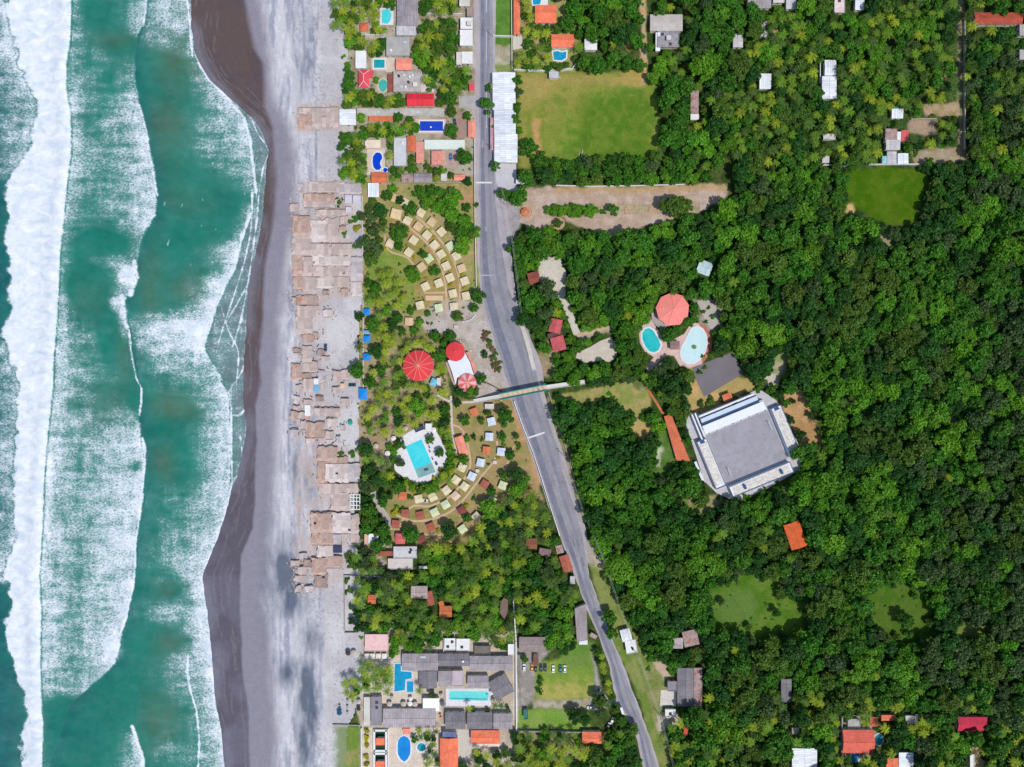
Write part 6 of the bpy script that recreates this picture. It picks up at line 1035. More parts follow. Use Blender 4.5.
for a, b_ in zip(lp[:-1], lp[1:]):
    for ox in (-.35, .35):
        prev = None
        for k in range(9):
            f = k/8; q = a.lerp(b_, f)+Vector((ox, 0, 8.92-1.0*4*f*(1-f)*.5))
            if prev is not None: wm.tube(prev, q, .05, n=4)
            prev = q
o = obj('power_line', wm, WIRE); tag(o, 'pale power cables strung along the inland side of the road', 'power line')
# bridge to the footpath hut row, kerbs and small things near the road
for x, y in ((547, 700), (560, 694)): pass
# ================================================================== trees, palms, bushes
def leafmat(name, c0, c1, var=.2, hue=.008):
    m, t, b = nodes(name); g = t.nodes.new('ShaderNodeNewGeometry'); oi = t.nodes.new('ShaderNodeObjectInfo')
    base = mix(t, g.outputs['Random Per Island'], C(*c0, 1.16), C(*c1, 1.16))
    hs = t.nodes.new('ShaderNodeHueSaturation'); t.links.new(base, hs.inputs['Color'])
    t.links.new(mrange(t, oi.outputs['Random'], 0, 1, .5-hue, .5+hue), hs.inputs['Hue'])
    r2 = math_(t, 'FRACT', math_(t, 'MULTIPLY', oi.outputs['Random'], 17.31)); t.links.new(mrange(t, r2, 0, 1, 1-var, 1+var), hs.inputs['Value'])
    t.links.new(hs.outputs[0], b.inputs['Base Color']); b.inputs['Roughness'].default_value = .62; b.inputs['Specular IOR Level'].default_value = .28
    tr_ = t.nodes.new('ShaderNodeBsdfTranslucent'); t.links.new(hs.outputs[0], tr_.inputs[0]); ms = t.nodes.new('ShaderNodeMixShader'); ms.inputs[0].default_value = .32
    t.links.new(b.outputs[0], ms.inputs[1]); t.links.new(tr_.outputs[0], ms.inputs[2]); t.links.new(ms.outputs[0], t.nodes['Material Output'].inputs[0]); return m
BARK = mk('bark', C(120, 100, 82), .25, .5, 2.)
KIND = {'dark green': ((32, 76, 26), (62, 114, 38)), 'mid green': ((46, 102, 20), (88, 146, 38)), 'bright green': ((68, 130, 16), (120, 174, 44)), 'olive green': ((64, 98, 26), (106, 140, 50)), 'dull grey green': ((52, 84, 42), (94, 122, 64)), 'brownish': ((112, 96, 62), (150, 126, 92))}
LM = {k: leafmat('leaves_'+k.replace(' ', '_'), *v) for k, v in KIND.items()}
def mesh_quads(name, V, mat):
    """V: (n,4,3) array of quads"""
    n = len(V); me = bpy.data.meshes.new(name); me.vertices.add(n*4); me.vertices.foreach_set('co', V.reshape(-1).astype(np.float32)); me.loops.add(n*4); me.loops.foreach_set('vertex_index', np.arange(n*4, dtype=np.int32))
    me.polygons.add(n); me.polygons.foreach_set('loop_start', np.arange(0, n*4, 4, dtype=np.int32)); me.update(calc_edges=True); me.validate(); me.materials.append(mat); return me
def leafquads(P, Nn, size, rs, asp=1.25):
    n = len(P); Nn = Nn/np.linalg.norm(Nn, axis=1, keepdims=True); a = rs.randn(n, 3); u = np.cross(Nn, a); u /= np.linalg.norm(u, axis=1, keepdims=True); v = np.cross(Nn, u)
    s_ = (size*rs.uniform(.6, 1.35, n))[:, None]; u = u*s_*.5*asp; v = v*s_*.5; return np.stack([P-u-v*.6, P+u*.2-v, P+u+v*.4, P-u*.3+v], 1)
def crown(seed, lobes, leafn, size, sparse=0., flat=.75):
    """crown about 10 m across on a 4 m trunk: leaves on many overlapping clumps"""
    rs = np.random.RandomState(seed); PP = []; NN = []; cs = []
    for i in range(lobes):
        a = rs.uniform(0, 2*math.pi); r = 3.9*math.sqrt(rs.rand()) if i else 0; R_ = rs.uniform(.75, 1.75) if i else 2.2; cs.append((r*math.cos(a), r*math.sin(a), 4.9+flat*2.6*(1-(r/4.2)**2)+rs.uniform(-.9, .9), R_))
    cs = np.array(cs); wts = cs[:, 3]**2; wts /= wts.sum()
    for c, w in zip(cs, wts):
        n = int(leafn*w); d = rs.randn(n, 3); d /= np.linalg.norm(d, axis=1, keepdims=True); d[:, 2] = np.where(d[:, 2] < -.35, -d[:, 2], d[:, 2]); k = rs.uniform(.6, 1.15, n)[:, None]
        p = c[:3]+d*k*c[3]*np.array([1, 1, .8]); PP.append(p); NN.append(d*1.0+rs.randn(n, 3)*.7+np.array([0, 0, .25]))
    P = np.concatenate(PP); Nn = np.concatenate(NN)
    if sparse: keep = rs.rand(len(P)) > sparse; P, Nn = P[keep], Nn[keep]
    return leafquads(P, Nn, size, rs)
def trunk_mb(seed, h=5.2, r=.28):
    rr = random.Random(seed); m = MB(); top = Vector((rr.uniform(-.4, .4), rr.uniform(-.4, .4), h*.6)); m.tube((0, 0, 0), top, r, r*.7)
    for i in range(5):
        a = i*1.26+rr.uniform(-.3, .3); m.tube(top-Vector((0, 0, .3*(i % 2))), top+Vector((2.2*math.cos(a), 2.2*math.sin(a), 1.6+rr.random())), r*.5, r*.15, n=6)
    return m
def mkmesh(name, mb, mat): me = bpy.data.meshes.new(name); me.from_pydata(mb.v, [], mb.f); me.update(); me.materials.append(mat); return me
TRUNKS = [mkmesh('trunk', trunk_mb(i), BARK) for i in range(3)]
CROWNS = {k: [mesh_quads('crown', crown(100*j+i, 17+4*(i % 3), 1700, .72, flat=(.5, .9, .7)[i % 3], sparse=.55 if k == 'brownish' else 0), LM[k]) for i in range(3)] for j, k in enumerate(KIND)}
BUSH = {}
def bushcrown(seed):
    q = crown(seed, 7, 620, .9, flat=.4); q = (q-np.array([0, 0, 3.0]))*np.array([1, 1, .62]); return q
for j, k in enumerate(('dark green', 'mid green', 'bright green', 'olive green', 'brownish')): BUSH[k] = [mesh_quads('foliage', bushcrown(900+10*j+i), LM[k]) for i in range(2)]
YL = leafmat('leaves_yellow', (150, 150, 20), (206, 196, 40)); BUSH['yellow green'] = [mesh_quads('foliage', bushcrown(990+i), YL) for i in range(2)]; CROWNS['yellow'] = [mesh_quads('crown', crown(77, 8, 1000, .8), YL)]
PK = {'yellow green': ((88, 132, 14), (188, 198, 48)), 'green': ((62, 114, 16), (138, 172, 46)), 'dark green': ((42, 84, 26), (104, 134, 50))}
PALMM = {k: leafmat('fronds_'+k.replace(' ', '_'), *v, var=.22) for k, v in PK.items()}
def palm_crown(seed):
    """drooping fronds of paired leaflets round a crownshaft, 9 m up"""
    rs = np.random.RandomState(seed); Q = []; nf = rs.randint(11, 15)
    for i in range(nf):
        a = 2*math.pi*i/nf*1.0+rs.uniform(-.25, .25); L = rs.uniform(3.9, 5.4); up = rs.uniform(.05, .75); d = np.array([math.cos(a), math.sin(a), 0]); sd = np.array([-math.sin(a), math.cos(a), 0]); prev = None; m = 9
        for j in range(m+1):
            f = j/m; c = np.array([0, 0, 9.0])+d*L*f*(1-.12*f)+np.array([0, 0, L*(up*f-1.05*f*f*(.45+.5*up))])
            if prev is not None:
                w = .62*math.sin(math.pi*min(1, .12+f*.9))*rs.uniform(.8, 1.15)+.08
                for s_ in (-1, 1):
                    tip = sd*s_*w+d*.35-np.array([0, 0, .28*w]); Q.append([prev, prev+(c-prev)*.62, prev+(c-prev)*.62+tip, prev+tip*.96])
                Q.append([prev-sd*.06, c-sd*.05, c+sd*.05, prev+sd*.06])
            prev = c
    return np.array(Q)
def palm_trunk(seed):
    rr = random.Random(seed); m = MB(); lean = Vector((rr.uniform(-.7, .7), rr.uniform(-.7, .7), 0)); prev = Vector((0, 0, 0))-lean
    for i in range(5): f = (i+1)/5; q = Vector((0, 0, 9*f))-lean*(1-f)**2; m.tube(prev, q, .22-.02*i, .20-.02*i, n=7); prev = q
    return m
PCROWN = {k: [mesh_quads('crown', palm_crown(300+20*j+i), PALMM[k]) for i in range(4)] for j, k in enumerate(PK)}; PTRUNK = [mkmesh('trunk', palm_trunk(i), mk('palm_bark', C(164, 148, 128), .2, .5, 2.)) for i in range(3)]

TREES = []   # (x, y, r, kind, species)  in grid units
CELL = 14; HASH = {}
def near(x, y, r, k):
    cx, cy = int(x//CELL), int(y//CELL)
    for i in range(cx-2, cx+3):
        for j in range(cy-2, cy+3):
            for (a, b_, q) in HASH.get((i, j), ()):
                if (a-x)**2+(b_-y)**2 < ((q+r)*k)**2: return True
    return False
def put(x, y, r, kind, sp): TREES.append((x, y, r, kind, sp)); HASH.setdefault((int(x//CELL), int(y//CELL)), []).append((x, y, r))
def free(x, y, r):
    for k in range(9):
        q = 0 if k == 8 else r*.72; xx, yy = int(x+q*math.cos(k*.785))+MG, int(y+q*math.sin(k*.785))+MG
        if not (0 <= xx < OCC.shape[1] and 0 <= yy < OCC.shape[0]) or OCC[yy, xx]: return False
    return True
tr_ = random.Random(5)
for s_ in '''411 210 8 m;400.5 232 10 m;399 246.5 5.5 m;423.6 254 5 m;434 271 6 m;414 275 8 b;386.5 196 6 m;393 188.5 5 b;400 200.6 5 d;373 202.6 5 o;477 232 5.5 b;464.7 156.6 9 m;467.6 182 5 d;496 165.4 5.5 m;502 193 6 m;515.5 196 8 m;476 205 3 m;436 336 6 m;450 336 6 m;444 342.6 4 m;440.6 355 7 m;458 316 6 o;477.5 295 8 m;474.5 308 5 m;412 311 5 m;427.5 314 3.5 m;414 329.5 5 m;419.7 322 4.5 b;482 379 6 m;475.5 391 5 o;461 392 6 d;470 391 6 b;457 403 4.5 d;463.7 420 6 m;481 420 3.5 o;505 417 10 m;488 413 4 o;485 355 4 g;382.5 370 7 m;418 407 9 b;397 317 6 m;402 332 5 m;366 449 9 d;430.5 440 5 m;439 453 5 m;400 445 6 m;400 462.6 5 g;466.6 438.7 3.5 b;473.5 437.7 3 g;502 437.7 5 m;515.5 436 3.5 m;510.6 454.7 5.5 m;503.8 476 5.5 m;492 491 5 m;463.7 459.6 6 m;397 486 8 m;428.5 488 5.5 b;384.5 500 8 m;369 511.4 9 m;449 531 9 d;466.6 518 5 m;410 534 9 m;488 509.5 12 b;382.5 531 9 m;367 529 7 m;378.6 545.6 8 m;491 87 5 m;486.5 105.5 8.5 m;493.5 127 3.5 m;468 115 4.5 m;398.5 117 5.5 m;414 128 6 m;452 130 7 m;361 117.5 5 b;530 148 10 m;540 160 9 m;548 175 6 o;556 164 7 m;582 172 7 m;595 170 7 m;610 168 9 m;626 172 7 m;640 170 8 m;652 166 8 g;585 62 9 m;596 66 10 m;615 58 9 m;628 62 8 m;640 64 7 m;516 80 6 m;518 92 6 g;517 108 6 m;516 121 5 m;519 130 4 b;515 118 5 o;525 180 11 m;545 175 10 d;507 196 6 m;520 197 9 m;676 208 13 o;686 207 9 o;668 206 9 o;613 210 6.5 m;558.6 223 5 o;615 22 14 o;600 15 13 m;575 12 12 m;592 30 11 m;620 35 13 d;568 22 9 m;610 5 12 b;630 10 9 m;640 20 6 m;700 70 17 b;712 60 12 b;738 66 16 o;722 115 16 o;716 125 14 d;768 55 10 b;763 60 9 m;690 140 12 m;676 125 12 m;668 100 13 m;672 84 11 m;668 142 11 m;700 138 10 b;683 110 9 m;750 12 10 m;757 18 9 m;650 48 6 m;672 132 11 m;545 315 11 g;548 290 11 g;528 300 14 m;540 250 14 m;534 236 12 m;517 248 10 m;556 250 10 b;578 262 13 m;590 245 13 b;523 318 9 d;533 322 9 d;605 265 14 d;620 258 15 m;640 262 14 b;598 295 14 m;625 292 14 m;648 290 12 b;575 300 12 m;660 275 14 o;645 245 15 m;668 250 15 d;690 240 14 m;612 310 12 d;588 315 11 o;650 300 10 b;575 377 9 b;594 372 8 b;566 367 8 m;603 370 9 m;624 360 8 m;620 345 8 m;632 345 8 m;625 330 9 m;636 372 7 m;685 388 8 d;672 410 6 o;668 338 6 m;664 332 5 d;688 322 6 m;678 328 5 m;694 306 5 m;722 345 9 d;745 345 14 b;760 330 15 b;770 310 14 m;740 305 14 m;765 365 13 d;790 420 5 d;800 435 6 d;780 500 9 d;745 508 10 m;760 514 9 b;700 500 9 o;722 522 10 g;735 545 12 d;757 570 8 d;783 568 10 m;789 588 7 d;808 590 8 n;740 640 11 d;776 612 5 d;562 640 8 b;553 635 8 b;545 628 9 d;556 622 8 m;540 612 9 m;565 612 9 b;549 645 6 b;610 618 8 m;612 632 7 m;650 600 12 b;635 590 10 b;640 615 10 m;660 630 12 m;660 610 10 m;605 577 4 o;620 720 7 m;628 740 8 m;632 730 7 o;617 748 9 m;608 760 9 m;600 712 7 g;575 716 8 d;585 719 7 d;595 755 9 o;938 756 6 y;800 452 9 n;812 448 8 n;905 620 9 m;870 640 8 d;895 700 7 d;840 245 10 m;815 250 10 b;825 230 10 m;880 265 9 n;905 235 8 d;930 208 8 d;938 192 8 m;941 172 9 d;929 163 6 m;835 200 9 m;840 180 10 m;850 165 8 m;908 148 5 m'''.split(';'):
    x, y, r, k = s_.split(); r = float(r); r = r if r < 10 else 10+(r-10)*.45; put(float(x), float(y), r, dict(m='mid green', b='bright green', d='dark green', o='olive green', g='dull grey green', n='brownish', y='yellow')[k], 'T')
def fill(P, ppalm, r0, r1, kfac, mixk, tries=1.0, pr=(4.2, 6.2), palmmix=('yellow green', 'green', 'green', 'dark green', 'dark green'), clear=()):
    x0, x1 = min(p[0] for p in P), max(p[0] for p in P); y0, y1 = min(p[1] for p in P), max(p[1] for p in P); area = (x1-x0)*(y1-y0); n = int(area/18*tries)
    xs = np.array([tr_.uniform(x0, x1) for _ in range(n)]); ys = np.array([tr_.uniform(y0, y1) for _ in range(n)]); ok = inpoly(xs, ys, P)
    for c in clear: ok &= ~inpoly(xs, ys, c)
    pts = list(zip(xs[ok], ys[ok])); m = len(pts)
    for i, (x, y) in enumerate(pts):
        f = i/m; big_ = r1-(r1-r0)*min(1, f*1.5)
        if tr_.random() < ppalm:
            r = tr_.uniform(*pr); sp, k = 'P', tr_.choice(palmmix)
        else: r = max(r0, big_*tr_.uniform(.75, 1.0)); sp, k = 'T', tr_.choice(mixk)
        if sp == 'T' and len(mixk) > 9:
                q = float(fbm(np.array([x/26.]), np.array([y/26.]), 300, 3)[0]); q = (q-.28)/.44+tr_.uniform(-.16, .16); k = mixk[max(0, min(len(mixk)-1, int(q*len(mixk))))]
                if x > 930 and tr_.random() < (x-930)/190: k = 'dull grey green'
        if free(x, y, r) and not near(x, y, r, kfac): put(x, y, r, k, sp)
MIX = ['bright green']*3+['mid green']*6+['dark green']*3+['dull grey green']+['olive green']*2
MIXD = ['bright green']*2+['mid green']*4+['dark green']*4+['dull grey green']*2+['olive green']*2
COAST = ['mid green']*3+['olive green']*3+['bright green']*2+['dark green']
PY = ('yellow green', 'yellow green', 'green')
for P, pp in (([(334, 0), (372, 0), (385, 28), (392, 50), (378, 58), (354, 52), (345, 30), (334, 25)], .5), ([(372, -10), (396, -10), (396, 8), (372, 8)], .5), ([(418, -10), (475, -10), (473, 12), (418, 14)], .45), ([(410, 24), (432, 20), (460, 20), (460, 60), (472, 70), (472, 84), (455, 100), (440, 108), (434, 92), (420, 72), (412, 50)], .35), ([(345, 62), (355, 70), (357, 88), (408, 94), (408, 108), (345, 108)], .5), ([(404, 112), (420, 112), (420, 142), (408, 130)], .3), ([(423, 110), (455, 108), (455, 120), (423, 120)], .6), ([(443, 118), (462, 113), (462, 140), (443, 140)], .3), ([(342, 132), (362, 132), (368, 150), (368, 185), (350, 185), (342, 165)], .45), ([(383, 146), (394, 146), (394, 180), (386, 182)], .5), ([(394, 167), (414, 160), (420, 178), (396, 182)], .3), ([(405, 150), (415, 150), (415, 165), (405, 165)], .4), ([(425, 162), (455, 168), (455, 183), (432, 182)], .4), ([(362, 126), (404, 126), (404, 138), (362, 138)], .3), ([(376, 70), (392, 72), (388, 80), (376, 80)], .3), ([(421, 134), (460, 132), (460, 141), (421, 141)], .5), ([(362, 28), (386, 26), (386, 58), (364, 52)], .4)):
    fill(P, pp, 3.6, 7.5, .52, COAST, 3.4, palmmix=PY)
fill([(415, 190), (455, 186), (458, 203), (474, 212), (474, 252), (465, 258), (447, 245), (445, 212), (430, 207)], 0, 5, 11, .64, ['bright green']*3+['mid green']*3+['olive green']+['dull grey green'], 2.5); fill([(362, 186), (378, 200), (384, 225), (378, 262), (360, 268)], .1, 4, 9, .66, COAST+['dull grey green']*3, 2)
fill([(360, 285), (376, 280), (376, 372), (372, 392), (356, 380)], .05, 5, 10, .66, ['dark green']*3+['mid green']*4, 2)
OCTRING = [(418.3+26*math.cos(a*.4), 366+25*math.sin(a*.4)) for a in range(16)]
fill(OCTRING, .8, 3.5, 5, .56, ['olive green'], 5, pr=(4., 5.2), palmmix=('yellow green',)*3+('green',)); fill([(366, 275), (396, 270), (404, 300), (396, 320), (400, 340), (390, 352), (395, 372), (402, 390), (446, 392), (452, 410), (448, 425), (432, 424), (400, 432), (392, 440), (380, 425), (372, 440), (362, 420), (375, 400), (378, 370)], .72, 4, 8, .72, COAST, 2.2, palmmix=PY)
fill([(440, 405), (451, 400), (453, 440), (461, 470), (450, 478), (446, 486), (430, 492), (415, 488), (412, 484), (432, 482), (446, 470), (448, 455), (440, 430)], .6, 3.4, 5, .6, ['olive green', 'bright green', 'bright green'], 5, pr=(3.6, 4.8), palmmix=PY); fill([(360, 440), (384, 446), (394, 470), (402, 480), (410, 490), (400, 496), (384, 484), (372, 494), (360, 486)], .25, 5, 10, .64, MIXD, 3)
fill([(388, 442), (396, 438), (394, 472), (388, 474)], .3, 3.5, 6, .66, MIX, 2.5); fill([(362, 490), (374, 492), (388, 540), (392, 548), (362, 548)], .1, 5, 10, .66, MIX, 2.5)
BIGP = [(470, 548), (476, 524), (500, 506), (516, 488), (534, 496), (545, 508), (560, 545), (566, 560), (576, 590), (574, 640), (520, 634), (512, 640), (506, 650), (476, 640), (472, 636), (440, 640), (420, 654), (390, 655), (388, 650), (362, 650), (352, 560), (362, 546), (388, 570), (415, 572), (420, 548)]
fill(BIGP, .3, 6, 10, .68, MIX+['dull grey green'], .3, clear=[[(345, 540), (364, 540), (362, 650), (345, 650)]]); fill(BIGP, .8, 4.5, 7, .54, MIX, 3.2, pr=(4.4, 6.4), palmmix=('yellow green', 'green', 'green', 'dark green', 'dark green'))
fill([(500, 470), (518, 474), (530, 480), (560, 540), (540, 540), (512, 505)], .1, 6, 11, .64, MIX, 2.5); fill([(344, 555), (362, 552), (362, 632), (356, 640), (346, 632)], .2, 3, 5.5, .85, COAST, .5)
fill([(361, 661), (391, 661), (391, 691), (361, 691)], .92, 4, 5, .5, ['mid green'], 5, pr=(4., 5.4), palmmix=('green', 'green', 'yellow green')); fill([(343, 682), (358, 680), (358, 700), (343, 703)], .8, 4, 5, .6, ['mid green'], 4, palmmix=PY); fill([(412, 672), (421, 672), (420, 694), (414, 696)], .6, 3.5, 4.5, .7, COAST, 3, pr=(3.6, 4.4)); fill([(420, 687), (437, 686), (438, 697), (422, 698)], .4, 4, 6, .6, ['dull grey green', 'mid green'], 3)
fill([(412, 729), (440, 729), (440, 770), (424, 770), (426, 752), (414, 742)], .7, 3, 4.5, .66, COAST, 3, pr=(3.4, 4.6), palmmix=('green', 'dark green', 'yellow green')); fill([(459, 752), (470, 748), (512, 748), (580, 745), (600, 748), (606, 790), (459, 790)], .7, 4, 7, .62, MIX, 2.6, palmmix=PY); fill([(514, 730), (582, 732), (582, 747), (514, 745)], .65, 3.5, 5, .68, COAST, 2, pr=(3.5, 4.8)); fill([(594, 650), (601, 652), (617, 696), (610, 700)], .5, 3.5, 5, .66, ['olive green', 'mid green'], 3, pr=(3.6, 4.6), palmmix=PY)
fill([(600, 700), (616, 704), (640, 740), (644, 790), (586, 790), (584, 746), (604, 744), (604, 716)], .3, 5, 9, .62, MIX, 2.5); fill([(446, 705), (512, 705), (512, 713), (446, 713)], .5, 2.5, 3.6, .8, COAST, 2, pr=(2.8, 3.6)); fill([(518, 602), (560, 600), (574, 610), (572, 655), (552, 640), (520, 634)], .25, 5, 9, .62, MIX, 2.4); fill([(518, 655), (530, 653), (528, 662), (518, 664)], 0, 4, 7, .6, ['mid green'], 3); fill([(537, 676), (541, 676), (541, 696), (537, 696)], 0, 2.5, 3.4, .6, ['mid green'], 4); fill([(462.5, 0), (475, 0), (475, -10), (462, -10)], .5, 4, 6, .7, COAST, 1)
fill([(494, -10), (500, -10), (500, 22), (494, 26)], 0, 5, 8, .6, ['bright green'], 3); fill([(518, -10), (534, -10), (536, 22), (556, 24), (566, 34), (548, 48), (552, 62), (540, 70), (516, 68), (516, 44), (522, 36), (521, 0)], .62, 4, 7, .66, COAST, 2.2, palmmix=('yellow green',)*3+('green',)); fill([(565, -10), (640, -10), (640, 45), (620, 60), (600, 50), (575, 35), (558, 30), (562, 10)], .05, 6, 13, .64, MIX, 2); fill([(568, 46), (582, 40), (584, 62), (574, 64)], .3, 4, 7, .6, COAST, 2); fill([(545, 62), (570, 62), (566, 70), (548, 70)], .3, 3.5, 6, .6, COAST, 2)
fill([(556, 160), (694, 156), (694, 183), (556, 184)], 0, 4.5, 9, .6, MIX, 3)
fill([(547, 207), (597, 207), (597, 214), (547, 214)], 0, 4, 4.6, .5, ['bright green'], 6)
fill([(655, -20), (760, -20), (760, 30), (740, 44), (690, 62), (655, 44)], .15, 5, 11, .60, MIX, 1.8)
CLEAR = [[(845, 172), (868, 165), (910, 167), (930, 176), (924, 196), (918, 224), (890, 228), (866, 215), (847, 205)], [(712, 590), (742, 577), (776, 580), (774, 600), (802, 602), (804, 632), (760, 639), (716, 629)], [(870, 592), (900, 582), (926, 596), (935, 636), (905, 643), (874, 627)], [(780, 398), (800, 390), (816, 420), (822, 442), (810, 456), (798, 440)], [(684, 391), (700, 377), (745, 378), (757, 387), (742, 397), (705, 414), (690, 410)],
         [(512, 186), (560, 188), (725, 185), (727, 195), (708, 207), (660, 223), (640, 227), (610, 234), (590, 229), (560, 215), (540, 230), (520, 222)], [(541, 257), (562, 259), (566, 290), (560, 299), (548, 286), (541, 280)], [(588, 558), (598, 556), (620, 610), (640, 645), (674, 770), (660, 790), (640, 700), (612, 640)], [(652, 660), (664, 662), (674, 690), (676, 716), (660, 730), (650, 690)], [(657, 446), (665, 425), (674, 462), (669, 478), (655, 474)], [(604, 386), (642, 381), (656, 404), (640, 416), (620, 404)], [(630, 422), (646, 420), (652, 434), (640, 440)], [(556, 392), (600, 388), (610, 396), (580, 404)], [(910, 118), (936, 118), (936, 136), (910, 136)], [(924, 104), (958, 102), (958, 115), (924, 115)], [(916, 150), (964, 147), (964, 161), (918, 164)], [(957, -60), (963, -60), (964, 150), (958, 150)], [(757, 25), (767, 25), (767, 37), (757, 37)], [(778, 355), (788, 352), (784, 378), (768, 382)], [(766, 376), (776, 376), (778, 383), (768, 384)], [(921, 416.5), (955, 416.5), (955, 420.5), (921, 420.5)], [(641, -20), (646.5, -20), (646.5, 84), (641, 84)], [(878, 234), (888, 234), (896, 246), (884, 248)], [(957, 626), (988, 623), (982, 638), (958, 638)], [(696, 299), (718, 297), (720, 328), (706, 332)], [(845, 206), (853, 206), (853, 214), (846, 214)], [(968, 746), (980, 746), (984, 775), (976, 775), (976, 756)], [(684, 500), (716, 496), (718, 506), (698, 514)]]
mark([(520, 74), (645, 70), (657, 86), (660, 130), (653, 158), (560, 158), (530, 164)], 0)
for c_ in (CLEAR[1], CLEAR[2], CLEAR[3]):
    for _ in range(14):
        x, y = tr_.uniform(min(p[0] for p in c_), max(p[0] for p in c_)), tr_.uniform(min(p[1] for p in c_), max(p[1] for p in c_))
        r = tr_.uniform(2.8, 5)
        if abs(float(polydist(np.array([x]), np.array([y]), c_)[0])) < 9 and not near(x, y, r, .8): put(x, y, r, tr_.choice(('mid green', 'olive green', 'dark green')), 'T')
for c_ in CLEAR: mark(c_, 0)
NEP = [(738, 55), (800, 20), (960, 10), (960, 150), (880, 165), (820, 165), (740, 165), (725, 150), (735, 110)]
fill(NEP, .5, 5, 10, .58, MIX, 1.6, clear=CLEAR, palmmix=('yellow green', 'green', 'dark green', 'dark green', 'green')); fill([(655, 44), (690, 40), (740, 10), (960, -20), (960, 30), (800, 24), (740, 55), (735, 110), (725, 160), (700, 182), (660, 182), (656, 70)], .22, 5, 12, .62, MIX, 1.6, clear=CLEAR); fill([(964, -20), (1045, -20), (1045, 160), (964, 160)], .3, 5, 11, .62, MIX, 1.6, clear=CLEAR)
FOR = [(512, 242), (545, 228), (555, 232), (588, 232), (612, 240), (655, 222), (735, 205), (740, 168), (1045, 160), (1045, 560), (1045, 790), (668, 790), (640, 650), (604, 560), (575, 480), (556, 410), (556, 360), (528, 330), (512, 262)]
fill(FOR, .02, 8.5, 14, .64, MIX, .35, clear=CLEAR); fill([(740, 200), (1045, 160), (1045, 680), (720, 680), (760, 520), (820, 460), (770, 380)], 0, 5.5, 9.5, .58, MIXD, 1.3, clear=CLEAR); fill([(640, 690), (960, 690), (1045, 700), (1045, 790), (660, 790)], .62, 5, 9, .58, MIX, 1.8, clear=CLEAR, palmmix=('yellow green', 'yellow green', 'green', 'green', 'dark green')); fill(FOR, .03, 5, 9.5, .58, MIX, 1.8, clear=CLEAR); fill(FOR, .02, 3.6, 6, .56, MIX, 2.0, clear=CLEAR)

# ------------------------------------------------------------------ landmarks that complete the labels
MARKS = [('the largest red pavilion', 418, 366), ('the upper red pavilion of the white hall', 455, 352), ('the faded pink pavilion', 467, 383), ('the big turquoise pool', 420, 455), ('the footbridge', 524, 392), ('the footbridge ramp end inland', 584, 382), ('the speed bump below the footbridge', 536, 435), ('the salmon octagon roof', 673, 309), ('the pale white pool', 694, 345), ('the turquoise kidney pool', 651, 340), ('the arena court', 747, 447), ('the dark asphalt lot', 717, 374), ('the terracotta walkway', 675, 440), ('the orange house in the wood', 796, 535), ('the football field', 590, 120), ('the long white warehouse', 505, 115), ('the dirt avenue', 590, 195), ('the orange avenue kiosk', 525, 212), ('the big bush on the avenue', 676, 208), ('the green clearing at the upper right', 887, 195), ('the white sheds above the clearing', 897, 158), ('the rusty patchwork shack', 893, 138), ('the white L shaped house', 830, 80), ('the lone white square hut', 765, 81), ('the narrow brown shack', 694, 103), ('the grey lane house', 667, 28), ('the brown red corner roof', 998, 18), ('the lane at the top right', 960, 90), ('the two pinkish red roofs', 556, 335), ('the pale gravel clearing', 596, 352), ('the hidden pale blue roof', 704, 268), ('the kidney shaped blue pool', 377, 161), ('the covered blue pool', 431, 126), ('the red hip roofed cottage', 364, 79), ('the bright red ribbed roof', 420, 100), ('the turquoise top pool', 386, 16), ('the cluttered flat roof', 407, 82), ('the white roadside roofs', 466, 40), ('the tan square cabana roof', 396, 214), ('the upper cabana arcs', 445, 265), ('the blue fence shades', 367, 339), ('the large blue canopy', 363, 394), ('the long salmon roof', 462, 446), ('the lower cabana arcs', 455, 500), ('the seaside house', 402, 558), ('the brownish roof in the palms', 419, 592), ('the orange roof in the palms', 446, 611), ('the dark boat shaped roof', 504, 609), ('the white cube houses', 457, 644), ('the salmon brown roadside roof', 566, 563), ('the hidden brown tile roof', 532, 544), ('the roadside shop', 581, 623), ('the pale pink roof', 377, 642), ('the L shaped blue pool', 399, 677), ('the lap pool', 468, 696), ('the row of parked cars', 545, 667), ('the weathered brown barn', 534, 645), ('the longest grey resort roof', 409, 718), ('the blue oval pool', 404, 748), ('the wide orange roof', 486, 737), ('the small orange lawn roof', 592, 738), ('the pale blue roadside house', 627, 640), ('the ruined grey shed', 686, 638), ('the grey corrugated house', 688, 687), ('the narrow grey hut', 786, 690), ('the large white roof', 804, 757), ('the large pink roof', 858, 741), ('the magenta roof', 972, 724), ('the lower left clearing', 757, 606), ('the small right clearing', 902, 612), ('the footpath scar in the wood', 940, 419), ('the bare brown ground by the arena', 802, 425), ('the orange roofs above the field', 555, 25), ('the lone white square roof', 590, 44), ('the white pergola', 355, 502), ('the green beach umbrella', 350, 423), ('the white beach roof', 348, 117), ('the dark teal beach umbrella', 339, 713), ('the right edge', 1022, 300), ('the far right wood edge', 1022, 520), ('the lower right corner', 1020, 690), ('the middle of the wood', 880, 330), ('the wood above the small clearing', 890, 500), ('the wood left of the scar', 850, 440), ('the wood below the arena', 690, 560), ('the wood inland of the octagon', 800, 280), ('the upper wood edge', 760, 215)]
ORD = ['', 'nearest to', 'second nearest to', 'third nearest to', 'fourth nearest to', 'fifth nearest to', 'sixth nearest to', 'seventh nearest to', 'eighth nearest to', 'ninth nearest to', 'tenth nearest to', '11th nearest to', '12th nearest to', '13th nearest to', '14th nearest to', '15th nearest to', '16th nearest to', '17th nearest to', '18th nearest to', '19th nearest to', '20th nearest to']
def px_of(o): return o.location.x/S+512, 383.5-o.location.y/S

